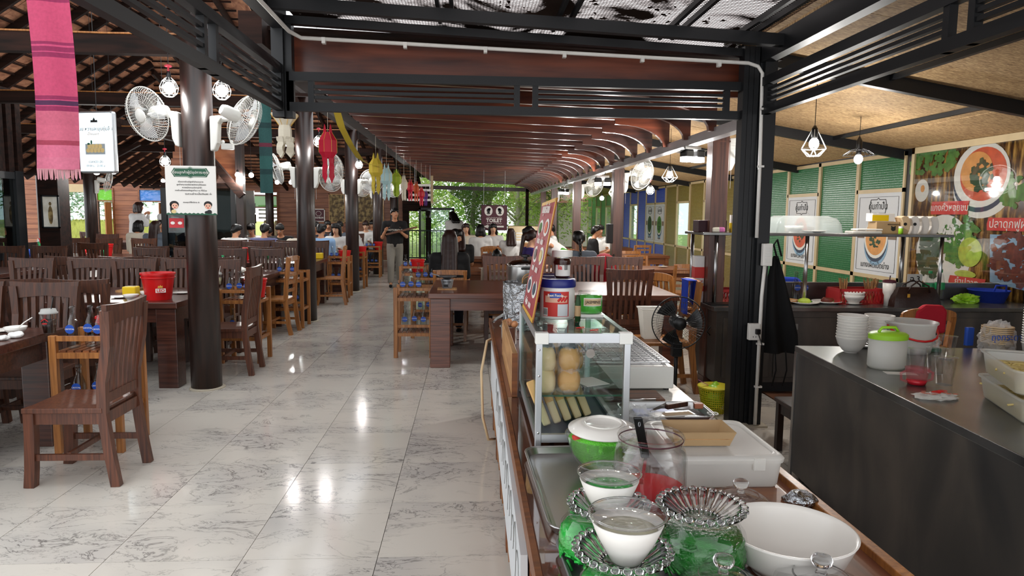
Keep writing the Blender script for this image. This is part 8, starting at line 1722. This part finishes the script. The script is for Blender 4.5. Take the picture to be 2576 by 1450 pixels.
# far left group
person('woman in long white blouse standing and holding up a phone', (X(343, 17.3), 17.3, 0), -.5, 'stand', 'cloth_white', 'cloth_white', 'bob', female=True, hands=(((-.24, .1, .25), (-.06, .3, .5)), ((.24, .1, .25), (.06, .3, .5))), face=False, vox=.017, sleeve=1, hc='hair_brown', sc=1.03)
person('standing man in white shirt and glasses turned to the window side', (X(410, 17.6), 17.6, 0), -PI/2, 'stand', 'cloth_white', 'cloth_navy', vox=.017, lean=.12, head=(0, .15), sc=1.03)
person('man in white bending behind the notice-board column', (X(460, 18.7), 18.7, 0), PI/2, 'stand', 'cloth_white', 'cloth_navy', vox=.018, lean=.5, head=(0, .3))
guest(345, 15.5, 'away', 'guest in cream knitted sweater with dark bob, seen from behind', shirt='cloth_cream', hair='bob', face=False, female=True, sleeve=1); guest(388, 15.0, 'away', 'guest in grey top with long brown hair, seen from behind', shirt='cloth_grey', hair='long', hc='hair_brown', face=False, female=True, head=(-.4, 0)); guest(414, 17.0, 'face', 'smiling man facing us beside the long brown hair', shirt='cloth_grey', head=(.2, .1))
# corridor guests
CG = 'corridor guests'
guest(1131, 8.68, 'away', 'woman with very long dark brown hair and black top, seen from behind', shirt='cloth_black', hair='long', hc='hair_brown', female=True, face=False, vox=.013, lean=.02, group=CG)
guest(1108, 11.6, -PI/2+.1, 'young man in brown t-shirt leaning over the table in profile', shirt='cloth_tan', lean=.35, head=(0, .3), vox=.014, group=CG)
person('waitress in white top bending behind the glass partition edge', (X(1150, 18.0), 18.0, 0), .4, 'stand', 'cloth_white', 'cloth_navy', 'mid', female=True, lean=.5, face=False, vox=.018)
guest(1172, 16.2, 'face', 'woman with long hair facing us behind the dark bob', shirt='cloth_cream', hair='long', hc='hair_brown', female=True, skin='skin_light', head=(.2, .1), group=CG); guest(1156, 12.1, 'away', 'guest with dark mid-length hair seen from behind, left of the white blouse', shirt='cloth_black', hair='mid', hc='hair_brown', face=False, group=CG, sc=.96)
guest(1209, 14.68, 'away', 'woman with short bob and white patterned blouse, seen from behind', shirt='cloth_white', hair='bob', female=True, face=False, group=CG); guest(1240, 16.22, 'face', 'girl in white facing us beside the blue can', shirt='cloth_white', hair='mid', female=True, skin='skin_light', head=(.15, .1), group=CG)
guest(1286, 14.68, 'away', 'guest with brown hair seen from behind, right of the blue can', shirt='cloth_white', hair='mid', hc='hair_brown', face=False, group=CG, sc=.94)
guest(1251, 9.3, 'away', 'small child whose dark hair tuft shows above the carved chairs', shirt='cloth_cream', hair='bun', face=False, sc=.8, group=CG)
guest(1325, 10.7, -PI/2+.25, 'girl in purple shirt with brown ponytail in profile', shirt='cloth_purple', hair='pony', hc='hair_brown', female=True, head=(0, .15), skin='skin_light', vox=.014, sc=.98, group=CG)
person('person in white shirt bending over by the menu board, black hair', (X(1412, 11.5), 11.5, 0), PI/2-.4, 'stand', 'cloth_white', 'cloth_lime', 'short', lean=1.0, head=(0, .3), vox=.015, sc=.98)
guest(1459, 9.35, 'away', 'girl with braided black hair and grey top, seen from behind', shirt='cloth_grey', hair='braid', female=True, face=False, vox=.014, group=CG)
guest(1487, 14.5, 'right', 'man in black shirt seated in profile near the green panes', shirt='cloth_black', head=(0, 0), group=CG); guest(1507, 15.9, 'face', 'man in white shirt facing us near the green panes', shirt='cloth_white', head=(.2, .3), group=CG)
guest(1395, 16.3, 'left', 'guest in white behind the menu board with a black strap', shirt='cloth_white', hair='short', group=CG)
guest(938, 20.4, 'face', 'far guest in white behind the cart', shirt='cloth_white', head=(0, .4), group=GG)
bpy.data.scenes.remove(TMPS)
for o in [o for o in COL.objects if o.parent is None and o.type == 'MESH' and o.name.startswith('lettering')]: bpy.data.objects.remove(o)
